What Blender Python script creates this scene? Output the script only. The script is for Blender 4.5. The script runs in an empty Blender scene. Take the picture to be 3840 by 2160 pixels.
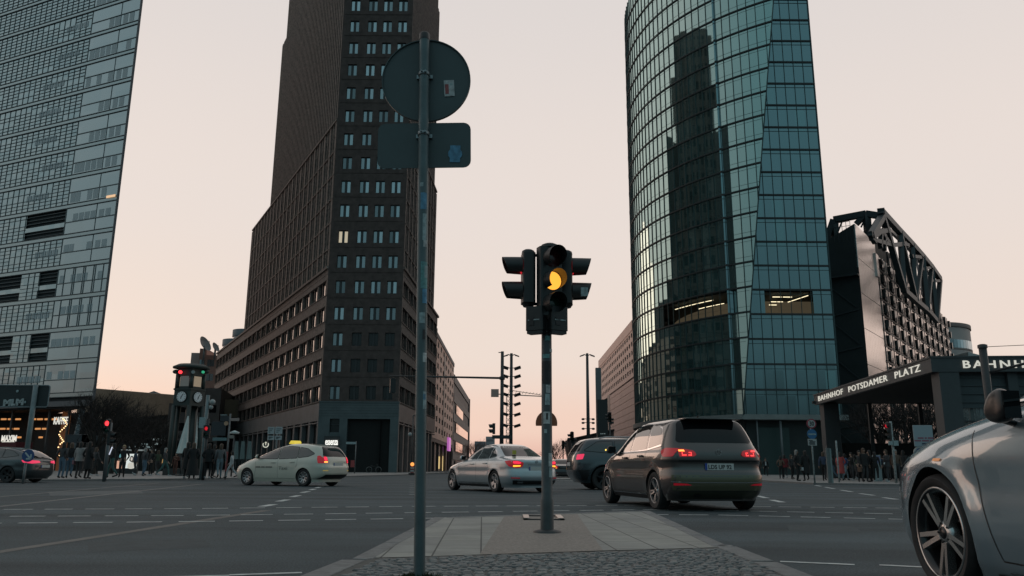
import bpy, bmesh, math, random
import numpy as np
from mathutils import Vector, Matrix
random.seed(7)
V = Vector
C = bpy.context.scene.collection
scn = bpy.context.scene

# ------------------------------------------------------------------ camera and survey helpers
F = 2996.0                      # focal length of the photograph in its own pixels (3840 wide)
TH = math.radians(12.70)        # pitch
RO = math.radians(0.38)         # roll
H = 0.68                        # eye height
cT, sT = math.cos(TH), math.sin(TH)
cR, sR = math.cos(RO), math.sin(RO)

def ray(px, py):
    """world direction through a point of the photograph (survey of the place)"""
    a, b = (px - 1920) / F, (1080 - py) / F
    a, b = a * cR - b * sR, a * sR + b * cR
    return V((a, cT - b * sT, sT + b * cT))

def ground(y):                  # the square falls gently away from the island
    return -0.0012 * (min(max(y, 6.0), 60.0) - 6.0)

def gp(px, py, dz=0.0):
    d = ray(px, py)
    t = -H / d.z if d.z < -1e-4 else 200
    for _ in range(12):
        z = ground(t * d.y) + dz
        t = (z - H) / d.z
    return V((t * d.x, t * d.y, z))

def at(px, py, Y):
    d = ray(px, py); t = Y / d.y
    return V((t * d.x, Y, H + t * d.z))

def hor(px):                    # slope X/Y of a vertical line that meets the horizon at column px
    d = ray(px, 1755 + 0.0067 * (px - 1920))
    return d.x / d.y

def on_plane(px, py, P, n):
    d = ray(px, py); o = V((0, 0, H))
    t = (V(P) - o).dot(n) / d.dot(n)
    return o + d * t

def proj(p):
    p = V(p); y = p.y; z = p.z - H
    d = y * cT + z * sT
    a, b = p.x / d, (-y * sT + z * cT) / d
    a, b = a * cR + b * sR, -a * sR + b * cR
    return 1920 + F * a, 1080 - F * b

cam = bpy.data.cameras.new('camera')
co = bpy.data.objects.new('camera', cam); C.objects.link(co)
cam.sensor_width = 36; cam.lens = 36 * F / 3840
cam.clip_start = 0.05; cam.clip_end = 5000
fwd = V((0, cT, sT)); up = V((0, -sT, cT)); right = V((1, 0, 0))
r2 = right * cR + up * sR
u2 = up * cR - right * sR
co.matrix_world = Matrix(((r2.x, u2.x, -fwd.x, 0), (r2.y, u2.y, -fwd.y, 0), (r2.z, u2.z, -fwd.z, H), (0, 0, 0, 1)))
scn.camera = co

# ------------------------------------------------------------------ materials
MATS = {}
def srgb(r, g, b):
    f = lambda c: (c / 255 / 12.92) if c / 255 <= .04045 else ((c / 255 + .055) / 1.055) ** 2.4
    return (f(r), f(g), f(b))

def mat(name, col, rough=.6, metal=0., noise=0., nscale=4., bump=0., bscale=30., coat=0., spec=.5, emit=None, es=0., rvar=0., alpha=1., stretch=None):
    if name in MATS: return MATS[name]
    m = bpy.data.materials.new(name); m.use_nodes = True
    nt = m.node_tree; N = nt.nodes; L = nt.links
    b = N['Principled BSDF']
    b.inputs['Base Color'].default_value = (*col, 1)
    b.inputs['Roughness'].default_value = rough
    b.inputs['Metallic'].default_value = metal
    b.inputs['Specular IOR Level'].default_value = spec
    b.inputs['Coat Weight'].default_value = coat
    b.inputs['Coat Roughness'].default_value = .03
    b.inputs['Alpha'].default_value = alpha
    if emit:
        b.inputs['Emission Color'].default_value = (*emit, 1); b.inputs['Emission Strength'].default_value = es
    if noise or bump or rvar:
        tc = N.new('ShaderNodeTexCoord'); src = tc.outputs['Object']
        if stretch:
            mp = N.new('ShaderNodeMapping'); mp.inputs['Scale'].default_value = stretch
            L.new(src, mp.inputs[0]); src = mp.outputs[0]
    if noise or rvar:
        n = N.new('ShaderNodeTexNoise'); n.inputs['Scale'].default_value = nscale; n.inputs['Detail'].default_value = 6; n.inputs['Roughness'].default_value = .65
        L.new(src, n.inputs['Vector'])
    if noise:
        r = N.new('ShaderNodeMapRange'); r.inputs[1].default_value = .3; r.inputs[2].default_value = .7
        r.inputs[3].default_value = 1 - noise; r.inputs[4].default_value = 1 + noise
        L.new(n.outputs[0], r.inputs[0])
        mx = N.new('ShaderNodeVectorMath'); mx.operation = 'SCALE'; mx.inputs[0].default_value = col
        L.new(r.outputs[0], mx.inputs['Scale']); L.new(mx.outputs[0], b.inputs['Base Color'])
    if rvar:
        r = N.new('ShaderNodeMapRange'); r.inputs[1].default_value = .3; r.inputs[2].default_value = .7
        r.inputs[3].default_value = max(0, rough - rvar); r.inputs[4].default_value = min(1, rough + rvar)
        L.new(n.outputs[0], r.inputs[0]); L.new(r.outputs[0], b.inputs['Roughness'])
    if bump:
        n2 = N.new('ShaderNodeTexNoise'); n2.inputs['Scale'].default_value = bscale; n2.inputs['Detail'].default_value = 4
        L.new(src, n2.inputs['Vector'])
        bp = N.new('ShaderNodeBump'); bp.inputs['Strength'].default_value = bump; bp.inputs['Distance'].default_value = .02
        L.new(n2.outputs[0], bp.inputs['Height']); L.new(bp.outputs[0], b.inputs['Normal'])
    MATS[name] = m
    return m

def emi(name, col, s):
    """a lit lamp, a lit sign face or a glow put into a surface"""
    if name in MATS: return MATS[name]
    m = mat(name, tuple(c * .5 for c in col), .4, emit=col, es=s)
    return m

def panes(name, col, rough=.04, du=1.35, dv=3.5, cvar=.35, tilt=.012, spec=.8, metal=0., blind=None, bfrac=.3, refl=None, rblend=.25, objrand=0.):
    """curtain wall glass: every pane (in facade metres, uv) has its own tone and hangs a hair out of true"""
    if name in MATS: return MATS[name]
    m = bpy.data.materials.new(name); m.use_nodes = True
    nt = m.node_tree; N = nt.nodes; L = nt.links; b = N['Principled BSDF']
    uv = N.new('ShaderNodeUVMap')
    dv_ = N.new('ShaderNodeVectorMath'); dv_.operation = 'DIVIDE'; dv_.inputs[1].default_value = (du, dv, 1)
    fl = N.new('ShaderNodeVectorMath'); fl.operation = 'FLOOR'
    L.new(uv.outputs[0], dv_.inputs[0]); L.new(dv_.outputs[0], fl.inputs[0])
    wn = N.new('ShaderNodeTexWhiteNoise'); wn.noise_dimensions = '3D'; L.new(fl.outputs[0], wn.inputs['Vector'])
    mr = N.new('ShaderNodeMapRange'); mr.inputs[3].default_value = 1 - cvar; mr.inputs[4].default_value = 1 + cvar
    L.new(wn.outputs['Value'], mr.inputs[0])
    sc = N.new('ShaderNodeVectorMath'); sc.operation = 'SCALE'; sc.inputs[0].default_value = col
    scs = mr.outputs[0]
    if objrand:
        oi = N.new('ShaderNodeObjectInfo'); mo = N.new('ShaderNodeMapRange'); mo.inputs[3].default_value = 1 - objrand; mo.inputs[4].default_value = 1 + objrand; L.new(oi.outputs['Random'], mo.inputs[0])
        mm_ = N.new('ShaderNodeMath'); mm_.operation = 'MULTIPLY'; L.new(mr.outputs[0], mm_.inputs[0]); L.new(mo.outputs[0], mm_.inputs[1]); scs = mm_.outputs[0]
    L.new(scs, sc.inputs['Scale'])
    last = sc.outputs[0]
    if blind:
        gt = N.new('ShaderNodeMath'); gt.operation = 'LESS_THAN'; gt.inputs[1].default_value = bfrac
        sx = N.new('ShaderNodeSeparateXYZ'); L.new(wn.outputs['Color'], sx.inputs[0]); L.new(sx.outputs[1], gt.inputs[0])
        mx = N.new('ShaderNodeMix'); mx.data_type = 'RGBA'; L.new(gt.outputs[0], mx.inputs[0])
        L.new(last, mx.inputs[6]); mx.inputs[7].default_value = (*blind, 1); last = mx.outputs[2]
    L.new(last, b.inputs['Base Color'])
    b.inputs['Roughness'].default_value = rough; b.inputs['Specular IOR Level'].default_value = spec; b.inputs['Metallic'].default_value = metal
    # tilt
    ge = N.new('ShaderNodeNewGeometry')
    sb = N.new('ShaderNodeVectorMath'); sb.operation = 'SUBTRACT'; sb.inputs[1].default_value = (.5, .5, .5)
    L.new(wn.outputs['Color'], sb.inputs[0])
    s2 = N.new('ShaderNodeVectorMath'); s2.operation = 'SCALE'; s2.inputs['Scale'].default_value = tilt * 2
    L.new(sb.outputs[0], s2.inputs[0])
    ad = N.new('ShaderNodeVectorMath'); ad.operation = 'ADD'; L.new(ge.outputs['Normal'], ad.inputs[0]); L.new(s2.outputs[0], ad.inputs[1])
    no = N.new('ShaderNodeVectorMath'); no.operation = 'NORMALIZE'; L.new(ad.outputs[0], no.inputs[0])
    L.new(no.outputs[0], b.inputs['Normal'])
    if refl:
        gl = N.new('ShaderNodeBsdfGlossy'); gl.inputs['Color'].default_value = (*refl, 1); gl.inputs['Roughness'].default_value = rough
        L.new(no.outputs[0], gl.inputs['Normal'])
        if objrand:
            gs = N.new('ShaderNodeVectorMath'); gs.operation = 'SCALE'; gs.inputs[0].default_value = refl; mg = N.new('ShaderNodeMapRange'); mg.inputs[3].default_value = .35; mg.inputs[4].default_value = 1.25
            L.new(oi.outputs['Random'], mg.inputs[0]); L.new(mg.outputs[0], gs.inputs['Scale']); L.new(gs.outputs[0], gl.inputs['Color'])
        fr = N.new('ShaderNodeLayerWeight'); fr.inputs['Blend'].default_value = rblend; L.new(no.outputs[0], fr.inputs['Normal'])
        mx2 = N.new('ShaderNodeMixShader'); L.new(fr.outputs['Facing'], mx2.inputs[0])
        # facing ramp: never less than a base share of reflection
        mr2 = N.new('ShaderNodeMapRange'); mr2.inputs[3].default_value = .35; mr2.inputs[4].default_value = 1
        L.new(fr.outputs['Facing'], mr2.inputs[0]); L.new(mr2.outputs[0], mx2.inputs[0])
        L.new(b.outputs[0], mx2.inputs[1]); L.new(gl.outputs[0], mx2.inputs[2])
        L.new(mx2.outputs[0], N['Material Output'].inputs['Surface'])
    MATS[name] = m
    return m

# ------------------------------------------------------------------ mesh builder
class MB:
    def __init__(s): s.v = []; s.f = []; s.m = []; s.uv = {}; s.sm = set()
    def face(s, pts, m=0, uv=None, smooth=False):
        i = len(s.v); s.v += [tuple(p) for p in pts]; s.f.append(tuple(range(i, i + len(pts)))); s.m.append(m)
        if uv: s.uv[len(s.f) - 1] = uv
        if smooth: s.sm.add(len(s.f) - 1)
    def hexa(s, p, m=0):
        """8 points: bottom four counter clockwise, then top four"""
        i = len(s.v); s.v += [tuple(q) for q in p]
        for f in ((3, 2, 1, 0), (4, 5, 6, 7), (0, 1, 5, 4), (1, 2, 6, 5), (2, 3, 7, 6), (3, 0, 4, 7)):
            s.f.append(tuple(i + k for k in f)); s.m.append(m)
    def box(s, x0, x1, y0, y1, z0, z1, m=0, M=None):
        p = [V(q) for q in ((x0, y0, z0), (x1, y0, z0), (x1, y1, z0), (x0, y1, z0), (x0, y0, z1), (x1, y0, z1), (x1, y1, z1), (x0, y1, z1))]
        if M: p = [M @ q for q in p]
        s.hexa(p, m)
    def beam(s, a, b, w, h=None, m=0, upv=(0, 0, 1)):
        a, b = V(a), V(b); h = h or w; d = (b - a).normalized(); u = V(upv)
        if abs(d.dot(u)) > .98: u = V((0, 1, 0))
        x = d.cross(u).normalized() * w / 2; y = x.cross(d).normalized() * h / 2
        s.hexa([a - x - y, a + x - y, b + x - y, b - x - y, a - x + y, a + x + y, b + x + y, b - x + y], m)
    def prism(s, poly, z0, z1, m=0, M=None, caps=True):
        n = len(poly); i = len(s.v)
        for z in (z0, z1):
            for x, y in poly:
                p = V((x, y, z)); s.v.append(tuple(M @ p if M else p))
        for k in range(n):
            j = (k + 1) % n; s.f.append((i + k, i + j, i + n + j, i + n + k)); s.m.append(m)
        if caps:
            s.f.append(tuple(i + k for k in reversed(range(n)))); s.m.append(m)
            s.f.append(tuple(i + n + k for k in range(n))); s.m.append(m)
    def tube(s, pts, rad, n=10, m=0, caps=True):
        pts = [V(p) for p in pts]; rad = rad if isinstance(rad, (list, tuple)) else [rad] * len(pts)
        i = len(s.v); k0 = None
        for k, p in enumerate(pts):
            d = (pts[min(k + 1, len(pts) - 1)] - pts[max(k - 1, 0)]).normalized()
            if k0 is None: k0 = d.orthogonal().normalized()
            x = (k0 - d * k0.dot(d)); x = x.normalized() if x.length > 1e-6 else d.orthogonal().normalized(); k0 = x
            y = d.cross(x)
            for j in range(n):
                a = 2 * math.pi * j / n; s.v.append(tuple(p + (x * math.cos(a) + y * math.sin(a)) * rad[k]))
        for k in range(len(pts) - 1):
            for j in range(n):
                q = (j + 1) % n; s.f.append((i + k * n + j, i + k * n + q, i + (k + 1) * n + q, i + (k + 1) * n + j)); s.m.append(m); s.sm.add(len(s.f) - 1)
        if caps:
            s.f.append(tuple(i + j for j in reversed(range(n)))); s.m.append(m)
            e = i + (len(pts) - 1) * n; s.f.append(tuple(e + j for j in range(n))); s.m.append(m)
    def lathe(s, prof, n=24, m=0, M=None, smooth=True, a0=0., a1=2 * math.pi):
        """profile of (r, z) turned about z"""
        i = len(s.v); full = abs(a1 - a0 - 2 * math.pi) < 1e-6; c = n if full else n + 1
        for r, z in prof:
            for j in range(c):
                a = a0 + (a1 - a0) * j / n; p = V((r * math.cos(a), r * math.sin(a), z)); s.v.append(tuple(M @ p if M else p))
        for k in range(len(prof) - 1):
            for j in range(n):
                q = (j + 1) % c
                s.f.append((i + k * c + j, i + k * c + q, i + (k + 1) * c + q, i + (k + 1) * c + j)); s.m.append(m)
                if smooth: s.sm.add(len(s.f) - 1)
    def ball(s, c, r, n=10, m=0, sc=(1, 1, 1)):
        M = Matrix.Translation(V(c)) @ Matrix.Diagonal((*sc, 1))
        s.lathe([(r * math.sin(math.pi * k / n) + 1e-5, -r * math.cos(math.pi * k / n)) for k in range(n + 1)], n * 2, m, M)
    def disc(s, c, nrm, r, t, n=28, m=0, m2=None):
        nrm = V(nrm).normalized(); q = nrm.to_track_quat('Z', 'Y').to_matrix().to_4x4(); M = Matrix.Translation(V(c)) @ q
        s.lathe([(1e-5, -t / 2), (r, -t / 2), (r, t / 2)], n, m, M, False)
        s.lathe([(r, t / 2), (1e-5, t / 2)], n, m if m2 is None else m2, M, False)
    def add(s, o, M=None, moff=0):
        i = len(s.v); f0 = len(s.f)
        s.v += [tuple(M @ V(p)) if M else p for p in o.v]
        for f, m in zip(o.f, o.m): s.f.append(tuple(i + k for k in f)); s.m.append(m + moff)
        s.sm |= {f0 + k for k in o.sm}
    def build(s, name, mats, parent=None, bevel=0., autosmooth=0., smooth_all=False, seg=2):
        me = bpy.data.meshes.new(name); me.from_pydata(s.v, [], s.f); me.update()
        mats = mats if isinstance(mats, (list, tuple)) else [mats]
        for m in mats: me.materials.append(m)
        for k, p in enumerate(me.polygons):
            p.material_index = s.m[k]
            if smooth_all or k in s.sm: p.use_smooth = True
        if s.uv:
            ul = me.uv_layers.new(name='UVMap')
            for k, uv in s.uv.items():
                for li, c in zip(me.polygons[k].loop_indices, uv): ul.data[li].uv = c
        if bevel or autosmooth:
            bm = bmesh.new(); bm.from_mesh(me)
            if bevel:
                bmesh.ops.remove_doubles(bm, verts=bm.verts, dist=1e-5)
                es = [e for e in bm.edges if len(e.link_faces) == 2 and e.calc_face_angle(0) > .6]
                bmesh.ops.bevel(bm, geom=es, offset=bevel, segments=seg, affect='EDGES', profile=.6, clamp_overlap=True)
                if autosmooth:
                    for f in bm.faces: f.smooth = True
            bm.to_mesh(me); bm.free()
            if autosmooth: me.set_sharp_from_angle(angle=autosmooth)
        return link(name, me, parent)

def link(name, me, parent=None):
    o = bpy.data.objects.new(name, me); C.objects.link(o)
    if parent is not None:
        o.parent = parent
        if parent.get('_w'):                      # part modelled in world metres
            o.matrix_parent_inverse = Matrix.Translation(V(root_of(parent)['_w'])).inverted() if parent.type == 'EMPTY' else Matrix()
    return o
def root_of(o):
    while o.parent: o = o.parent
    return o

def thing(name, label, cat, loc=(0, 0, 0), rz=0., group=None, world=False):
    o = bpy.data.objects.new(name, None); C.objects.link(o); o.empty_display_size = .2
    o.location = loc; o.rotation_euler = (0, 0, rz); o['label'] = label; o['category'] = cat
    if group: o['group'] = group
    if world: o['_w'] = tuple(loc)
    return o
def tag(o, label, cat, group=None):
    o['label'] = label; o['category'] = cat
    if group: o['group'] = group
    return o
def struct(o): o['kind'] = 'structure'; return o
def stuff(o): o['kind'] = 'stuff'; return o
def dup(root, loc, rz=None, label=None, group=None, sc=None):
    def cp(o, par):
        c = o.copy(); C.objects.link(c)
        if par is not None: c.parent = par; c.matrix_parent_inverse = o.matrix_parent_inverse.copy()
        for ch in [x for x in o.children]: cp(ch, c)
        return c
    r = cp(root, None); r.location = loc
    if rz is not None: r.rotation_euler = (0, 0, rz)
    if label: r['label'] = label
    if group: r['group'] = group
    if sc: r.scale = sc if isinstance(sc, tuple) else (sc,) * 3
    return r

def text_mesh(txt, size, depth, align='LEFT', space=1., shear=0., bold=0.):
    cu = bpy.data.curves.new('t', 'FONT'); cu.body = txt; cu.size = size; cu.extrude = depth; cu.align_x = align; cu.space_character = space; cu.shear = shear; cu.offset = bold
    cu.resolution_u = 3
    o = bpy.data.objects.new('t', cu); C.objects.link(o)
    dg = bpy.context.evaluated_depsgraph_get(); dg.update()
    me = bpy.data.meshes.new_from_object(o.evaluated_get(dg)); me.materials.clear()
    bpy.data.objects.remove(o); bpy.data.curves.remove(cu)
    return me
def lettering(txt, size, mat_, O, u, n, parent, depth=.03, align='LEFT', space=1., width=None, name='lettering', shear=0., bold=0., hscale=1., upv=(0, 0, 1)):
    """letters standing on a wall: origin O, reading direction u, wall normal n"""
    me = text_mesh(txt, size, depth, align, space, shear, bold)
    xs = [v.co.x for v in me.vertices]
    k = width / (max(xs) - min(xs)) if width else hscale
    u, n, w = V(u).normalized(), V(n).normalized(), V(upv).normalized()
    for v in me.vertices: v.co = V(O) + u * v.co.x * k + w * v.co.y + n * v.co.z
    me.name = name; me.materials.append(mat_)
    return link(name, me, parent)

class Fr:
    """a wall frame: origin P, direction u along the wall, outward normal n"""
    def __init__(s, P, u, n=None):
        s.P = V((P[0], P[1], 0)); s.u = V((u[0], u[1], 0)).normalized(); s.n = V((n[0], n[1], 0)).normalized() if n else V((s.u.y, -s.u.x, 0))
    def p(s, u, z, d=0.): return s.P + s.u * u + s.n * d + V((0, 0, z))
    def box(s, mb, u0, u1, z0, z1, d0, d1, m=0):
        mb.hexa([s.p(u0, z0, d0), s.p(u1, z0, d0), s.p(u1, z0, d1), s.p(u0, z0, d1), s.p(u0, z1, d0), s.p(u1, z1, d0), s.p(u1, z1, d1), s.p(u0, z1, d1)], m)
    def quad(s, mb, u0, u1, z0, z1, d=0., m=0):
        mb.face([s.p(u0, z0, d), s.p(u1, z0, d), s.p(u1, z1, d), s.p(u0, z1, d)], m, [(u0, z0), (u1, z0), (u1, z1), (u0, z1)])
    def Z(s, px, py):           # point of the wall seen at px,py -> (u, z)
        q = on_plane(px, py, s.P, s.n); return (q - s.P).dot(s.u), q.z

# ------------------------------------------------------------------ sky and light: just after sunset, glow ahead and to the left
SUN_EL, SUN_AZ = math.radians(3.5), math.radians(-33)      # azimuth from +Y, negative = left
sund = V((math.sin(SUN_AZ) * math.cos(SUN_EL), math.cos(SUN_AZ) * math.cos(SUN_EL), math.sin(SUN_EL)))
w = bpy.data.worlds.new('World'); scn.world = w; w.use_nodes = True
nt = w.node_tree; N = nt.nodes; L = nt.links
tc = N.new('ShaderNodeTexCoord'); sx = N.new('ShaderNodeSeparateXYZ'); L.new(tc.outputs['Generated'], sx.inputs[0])
def ramp(stops):
    r = N.new('ShaderNodeValToRGB'); r.color_ramp.interpolation = 'EASE'
    e = r.color_ramp.elements
    while len(e) < len(stops): e.new(.5)
    for k, (p, c) in enumerate(stops): e[k].position = p; e[k].color = (*srgb(*c), 1)
    L.new(sx.outputs[2], r.inputs[0]); return r
front = ramp([(0, (226, 178, 164)), (.05, (240, 208, 192)), (.14, (236, 219, 208)), (.32, (232, 220, 213)), (.6, (221, 214, 211)), (1, (150, 160, 166))])
back = ramp([(0, (52, 66, 70)), (.05, (72, 92, 98)), (.15, (110, 140, 147)), (.4, (122, 158, 166)), (.7, (130, 160, 168)), (1, (150, 164, 170))])
dt = N.new('ShaderNodeVectorMath'); dt.operation = 'DOT_PRODUCT'; dt.inputs[1].default_value = V((-.10, .99, 0)).normalized()
L.new(tc.outputs['Generated'], dt.inputs[0])
mr = N.new('ShaderNodeMapRange'); mr.interpolation_type = 'SMOOTHSTEP'; mr.inputs[1].default_value = -.62; mr.inputs[2].default_value = .58
L.new(dt.outputs['Value'], mr.inputs[0])
mx = N.new('ShaderNodeMix'); mx.data_type = 'RGBA'; L.new(mr.outputs[0], mx.inputs[0]); L.new(back.outputs[0], mx.inputs[6]); L.new(front.outputs[0], mx.inputs[7])
bg = N['Background']; L.new(mx.outputs[2], bg.inputs[0]); bg.inputs[1].default_value = 1.0
sky = N.new('ShaderNodeTexSky'); sky.sky_type = 'NISHITA'; sky.sun_disc = False; sky.sun_elevation = SUN_EL; sky.sun_rotation = SUN_AZ
bg2 = N.new('ShaderNodeBackground'); L.new(sky.outputs[0], bg2.inputs[0]); bg2.inputs[1].default_value = .004
ads = N.new('ShaderNodeAddShader'); L.new(bg.outputs[0], ads.inputs[0]); L.new(bg2.outputs[0], ads.inputs[1])
L.new(ads.outputs[0], N['World Output'].inputs[0])
sl = bpy.data.lights.new('sun', 'SUN'); so = bpy.data.objects.new('sun', sl); C.objects.link(so)
sl.energy = .25; sl.angle = math.radians(28); sl.color = (1, .66, .5)
so.rotation_euler = (-sund).to_track_quat('-Z', 'Y').to_euler()
scn.view_settings.view_transform = 'Standard'; scn.view_settings.look = 'None'; scn.view_settings.exposure = 0; scn.view_settings.gamma = 1

# ------------------------------------------------------------------ ground
def asphalt():
    m = mat('asphalt', (.056, .073, .080), .78, noise=.16, nscale=.5, bump=.5, bscale=140, spec=.3)
    nt = m.node_tree; N = nt.nodes; L = nt.links; b = N['Principled BSDF']
    # drifting repairs and tyre-polished lanes over the grain
    src = b.inputs['Base Color'].links[0].from_socket
    tc = N.new('ShaderNodeTexCoord')
    vo = N.new('ShaderNodeTexNoise'); vo.inputs['Scale'].default_value = 60; vo.inputs['Detail'].default_value = 3; L.new(tc.outputs['Object'], vo.inputs['Vector'])
    r = N.new('ShaderNodeMapRange'); r.inputs[1].default_value = .35; r.inputs[2].default_value = .65; r.inputs[3].default_value = .62; r.inputs[4].default_value = 1.4
    L.new(vo.outputs[0], r.inputs[0])
    mp = N.new('ShaderNodeMapping'); mp.inputs['Scale'].default_value = (.05, .5, 1); mp.inputs['Rotation'].default_value = (0, 0, .1); L.new(tc.outputs['Object'], mp.inputs[0])
    n2 = N.new('ShaderNodeTexNoise'); n2.inputs['Scale'].default_value = 1.6; n2.inputs['Detail'].default_value = 4; L.new(mp.outputs[0], n2.inputs['Vector'])
    r2 = N.new('ShaderNodeMapRange'); r2.inputs[1].default_value = .35; r2.inputs[2].default_value = .65; r2.inputs[3].default_value = .70; r2.inputs[4].default_value = 1.28; L.new(n2.outputs[0], r2.inputs[0])
    mu = N.new('ShaderNodeMath'); mu.operation = 'MULTIPLY'; L.new(r.outputs[0], mu.inputs[0]); L.new(r2.outputs[0], mu.inputs[1])
    sc = N.new('ShaderNodeVectorMath'); sc.operation = 'SCALE'; L.new(src, sc.inputs[0]); L.new(mu.outputs[0], sc.inputs['Scale'])
    L.new(sc.outputs[0], b.inputs['Base Color'])
    return m
ASPH = asphalt()
mb = MB()
ys = [-400, -40, 0, 3, 6, 10, 15, 20, 26, 32, 38, 44, 50, 60, 90, 150, 400, 2500]
xs = [-2500, -400, -100, -40, -15, 0, 15, 40, 100, 400, 2500]
for j in range(len(ys) - 1):
    for i in range(len(xs) - 1):
        mb.face([(x, y, ground(y)) for x, y in ((xs[i], ys[j]), (xs[i + 1], ys[j]), (xs[i + 1], ys[j + 1]), (xs[i], ys[j + 1]))])
struct(mb.build('road', ASPH))

PAINT = mat('road_paint', (.50, .52, .51), .7, noise=.4, nscale=7, bump=.3, bscale=90)
FADED = mat('faded_paint', (.15, .15, .145), .75, noise=.4, nscale=5)
SEAM = mat('tar_seam', (.125, .118, .108), .8, noise=.3, nscale=3)
def strip(mb, a, b, wd, dz=.004, m=0):
    a, b = V(a), V(b); d = (b - a); d.z = 0; d.normalize(); s = V((-d.y, d.x, 0)) * wd / 2
    n = max(1, int((b - a).length / 3))
    for k in range(n):
        p, q = a.lerp(b, k / n), a.lerp(b, (k + 1) / n)
        P = [p - s, q - s, q + s, p + s]
        mb.face([(t.x, t.y, ground(t.y) + dz) for t in P], m)
mk = MB()
def prow(pix, dash, gap, wd, off=0., skip=None):
    pts = [gp(*p) for p in pix]
    seg = []
    for a, b in zip(pts[:-1], pts[1:]):
        seg.append((a, b, (b - a).length))
    tot = sum(s[2] for s in seg); s0 = off
    def P(s):
        for a, b, l in seg:
            if s <= l: return a.lerp(b, s / l)
            s -= l
        return seg[-1][1]
    while s0 < tot:
        e = min(s0 + dash * random.uniform(.94, 1.06), tot)
        a, b = P(s0), P(e)
        if not skip or not skip(a): strip(mk, a, b, wd)
        s0 += dash + gap
on_island = lambda p: -.9 < p.x < 2.05 and p.y < 12.6
prow([(-900, 1921), (0, 1911), (700, 1908), (1500, 1900), (2400, 1895), (3350, 1906), (4200, 1916)], .43, .16, .11, .05)
prow([(-900, 1948), (0, 1937), (700, 1934), (1500, 1924), (2400, 1912), (2700, 1915), (3370, 1928), (4200, 1941)], .43, .17, .10, .31, on_island)
prow([(-900, 1974), (0, 1963), (700, 1957), (1500, 1946), (2400, 1930), (2700, 1932), (3340, 1947), (4200, 1966)], .43, .17, .10, .12, on_island)
for a, b, wd in [((980, 1900), (1028, 1892), .16), ((1043, 1881), (1079, 1874), .16), ((1094, 1864), (1122, 1858), .16), ((1132, 1848), (1158, 1843), .16), ((1163, 1838), (1181, 1834), .16), ((1186, 1830), (1199, 1827), .16), ((1206, 1824), (1217, 1821), .16),
        ((3056, 1820), (3079, 1824), .14), ((3094, 1827), (3129, 1833), .14), ((3153, 1838), (3196, 1845), .14), ((3225, 1851), (3277, 1858), .14), ((3312, 1866), (3362, 1873), .14), ((3400, 1881), (3470, 1891), .14),
        ((2840, 1860), (2876, 1868), .16), ((2893, 1875), (2935, 1884), .16),
        ((860, 2158), (1132, 2149), .06), ((480, 2170), (860, 2160), .06), ((2926, 2107), (3205, 2119), .07), ((3298, 2120), (3560, 2133), .07),
        ((2050, 1803), (2290, 1801), .3)]:
    strip(mk, gp(*a), gp(*b), wd)
for k in range(7):
    a = gp(1548 + 1.5 * k, 1806 + 8 * k); strip(mk, a - V((.16, 0, 0)), a + V((.16, 0, 0)), .16)
struct(mk.build('road_markings', PAINT))
mk = MB()
strip(mk, gp(-500, 1955), gp(760, 1815), .14, .003); strip(mk, gp(-400, 1898), gp(600, 1811), .12, .003)
for k in range(5): strip(mk, gp(560 + 150 * k, 1846 + (k % 2) * 3), gp(660 + 150 * k, 1845 + (k % 2) * 3), .12, .003)
struct(mk.build('faded_road_lines', FADED))
mk = MB()
strip(mk, gp(-700, 2190), gp(0, 2070), .13, .002); strip(mk, gp(0, 2070), gp(560, 1983), .14, .0022); strip(mk, gp(560, 1983), gp(1000, 1914), .16, .002)
struct(mk.build('tar_seam', SEAM))

# repairs and covers in the roadway
mk = MB()
def slab_patch(pts, dz, m):
    P = [gp(*p) for p in pts]; mk.face([(p.x, p.y, ground(p.y) + dz) for p in P], m)
slab_patch([(330, 2036), (760, 2020), (800, 2052), (330, 2072)], .0012, 0); slab_patch([(2950, 1968), (3200, 1974), (3240, 1998), (2960, 1990)], .0012, 0); slab_patch([(180, 1845), (520, 1838), (540, 1850), (190, 1859)], .0012, 1)
struct(mk.build('road_patches', [mat('patch_dark', (.045, .058, .063), .85, noise=.2, nscale=6, bump=.4, bscale=120), mat('patch_light', (.075, .092, .097), .8, noise=.2, nscale=4)]))

# traffic island ---------------------------------------------------------------
def slabs():
    m = mat('island_slabs', (.25, .25, .235), .75, noise=.2, nscale=2.2, bump=.25, bscale=70)
    nt = m.node_tree; N = nt.nodes; L = nt.links; b = N['Principled BSDF']
    src = b.inputs['Base Color'].links[0].from_socket
    tc = N.new('ShaderNodeTexCoord'); mp = N.new('ShaderNodeMapping'); mp.inputs['Rotation'].default_value = (0, 0, math.radians(88)); L.new(tc.outputs['Object'], mp.inputs[0])
    br = N.new('ShaderNodeTexBrick'); L.new(mp.outputs[0], br.inputs['Vector'])
    br.inputs['Scale'].default_value = 1; br.inputs['Brick Width'].default_value = .62; br.inputs['Row Height'].default_value = .33; br.inputs['Mortar Size'].default_value = .007; br.inputs['Mortar Smooth'].default_value = .2
    br.inputs['Color1'].default_value = (.9, .9, .9, 1); br.inputs['Color2'].default_value = (1.12, 1.1, 1.06, 1); br.inputs['Mortar'].default_value = (.25, .25, .25, 1)
    mu = N.new('ShaderNodeVectorMath'); mu.operation = 'MULTIPLY'; L.new(src, mu.inputs[0]); L.new(br.outputs['Color'], mu.inputs[1]); L.new(mu.outputs[0], b.inputs['Base Color'])
    return m
SLAB = slabs()
PINK = mat('pink_setts', (.235, .205, .182), .8, noise=.35, nscale=38, bump=.5, bscale=60)
KERB = mat('granite_kerb', (.15, .155, .155), .7, noise=.3, nscale=14, bump=.2, bscale=80)
IZ = .10
I = lambda px, py, dz=IZ: gp(px, py, dz)
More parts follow.
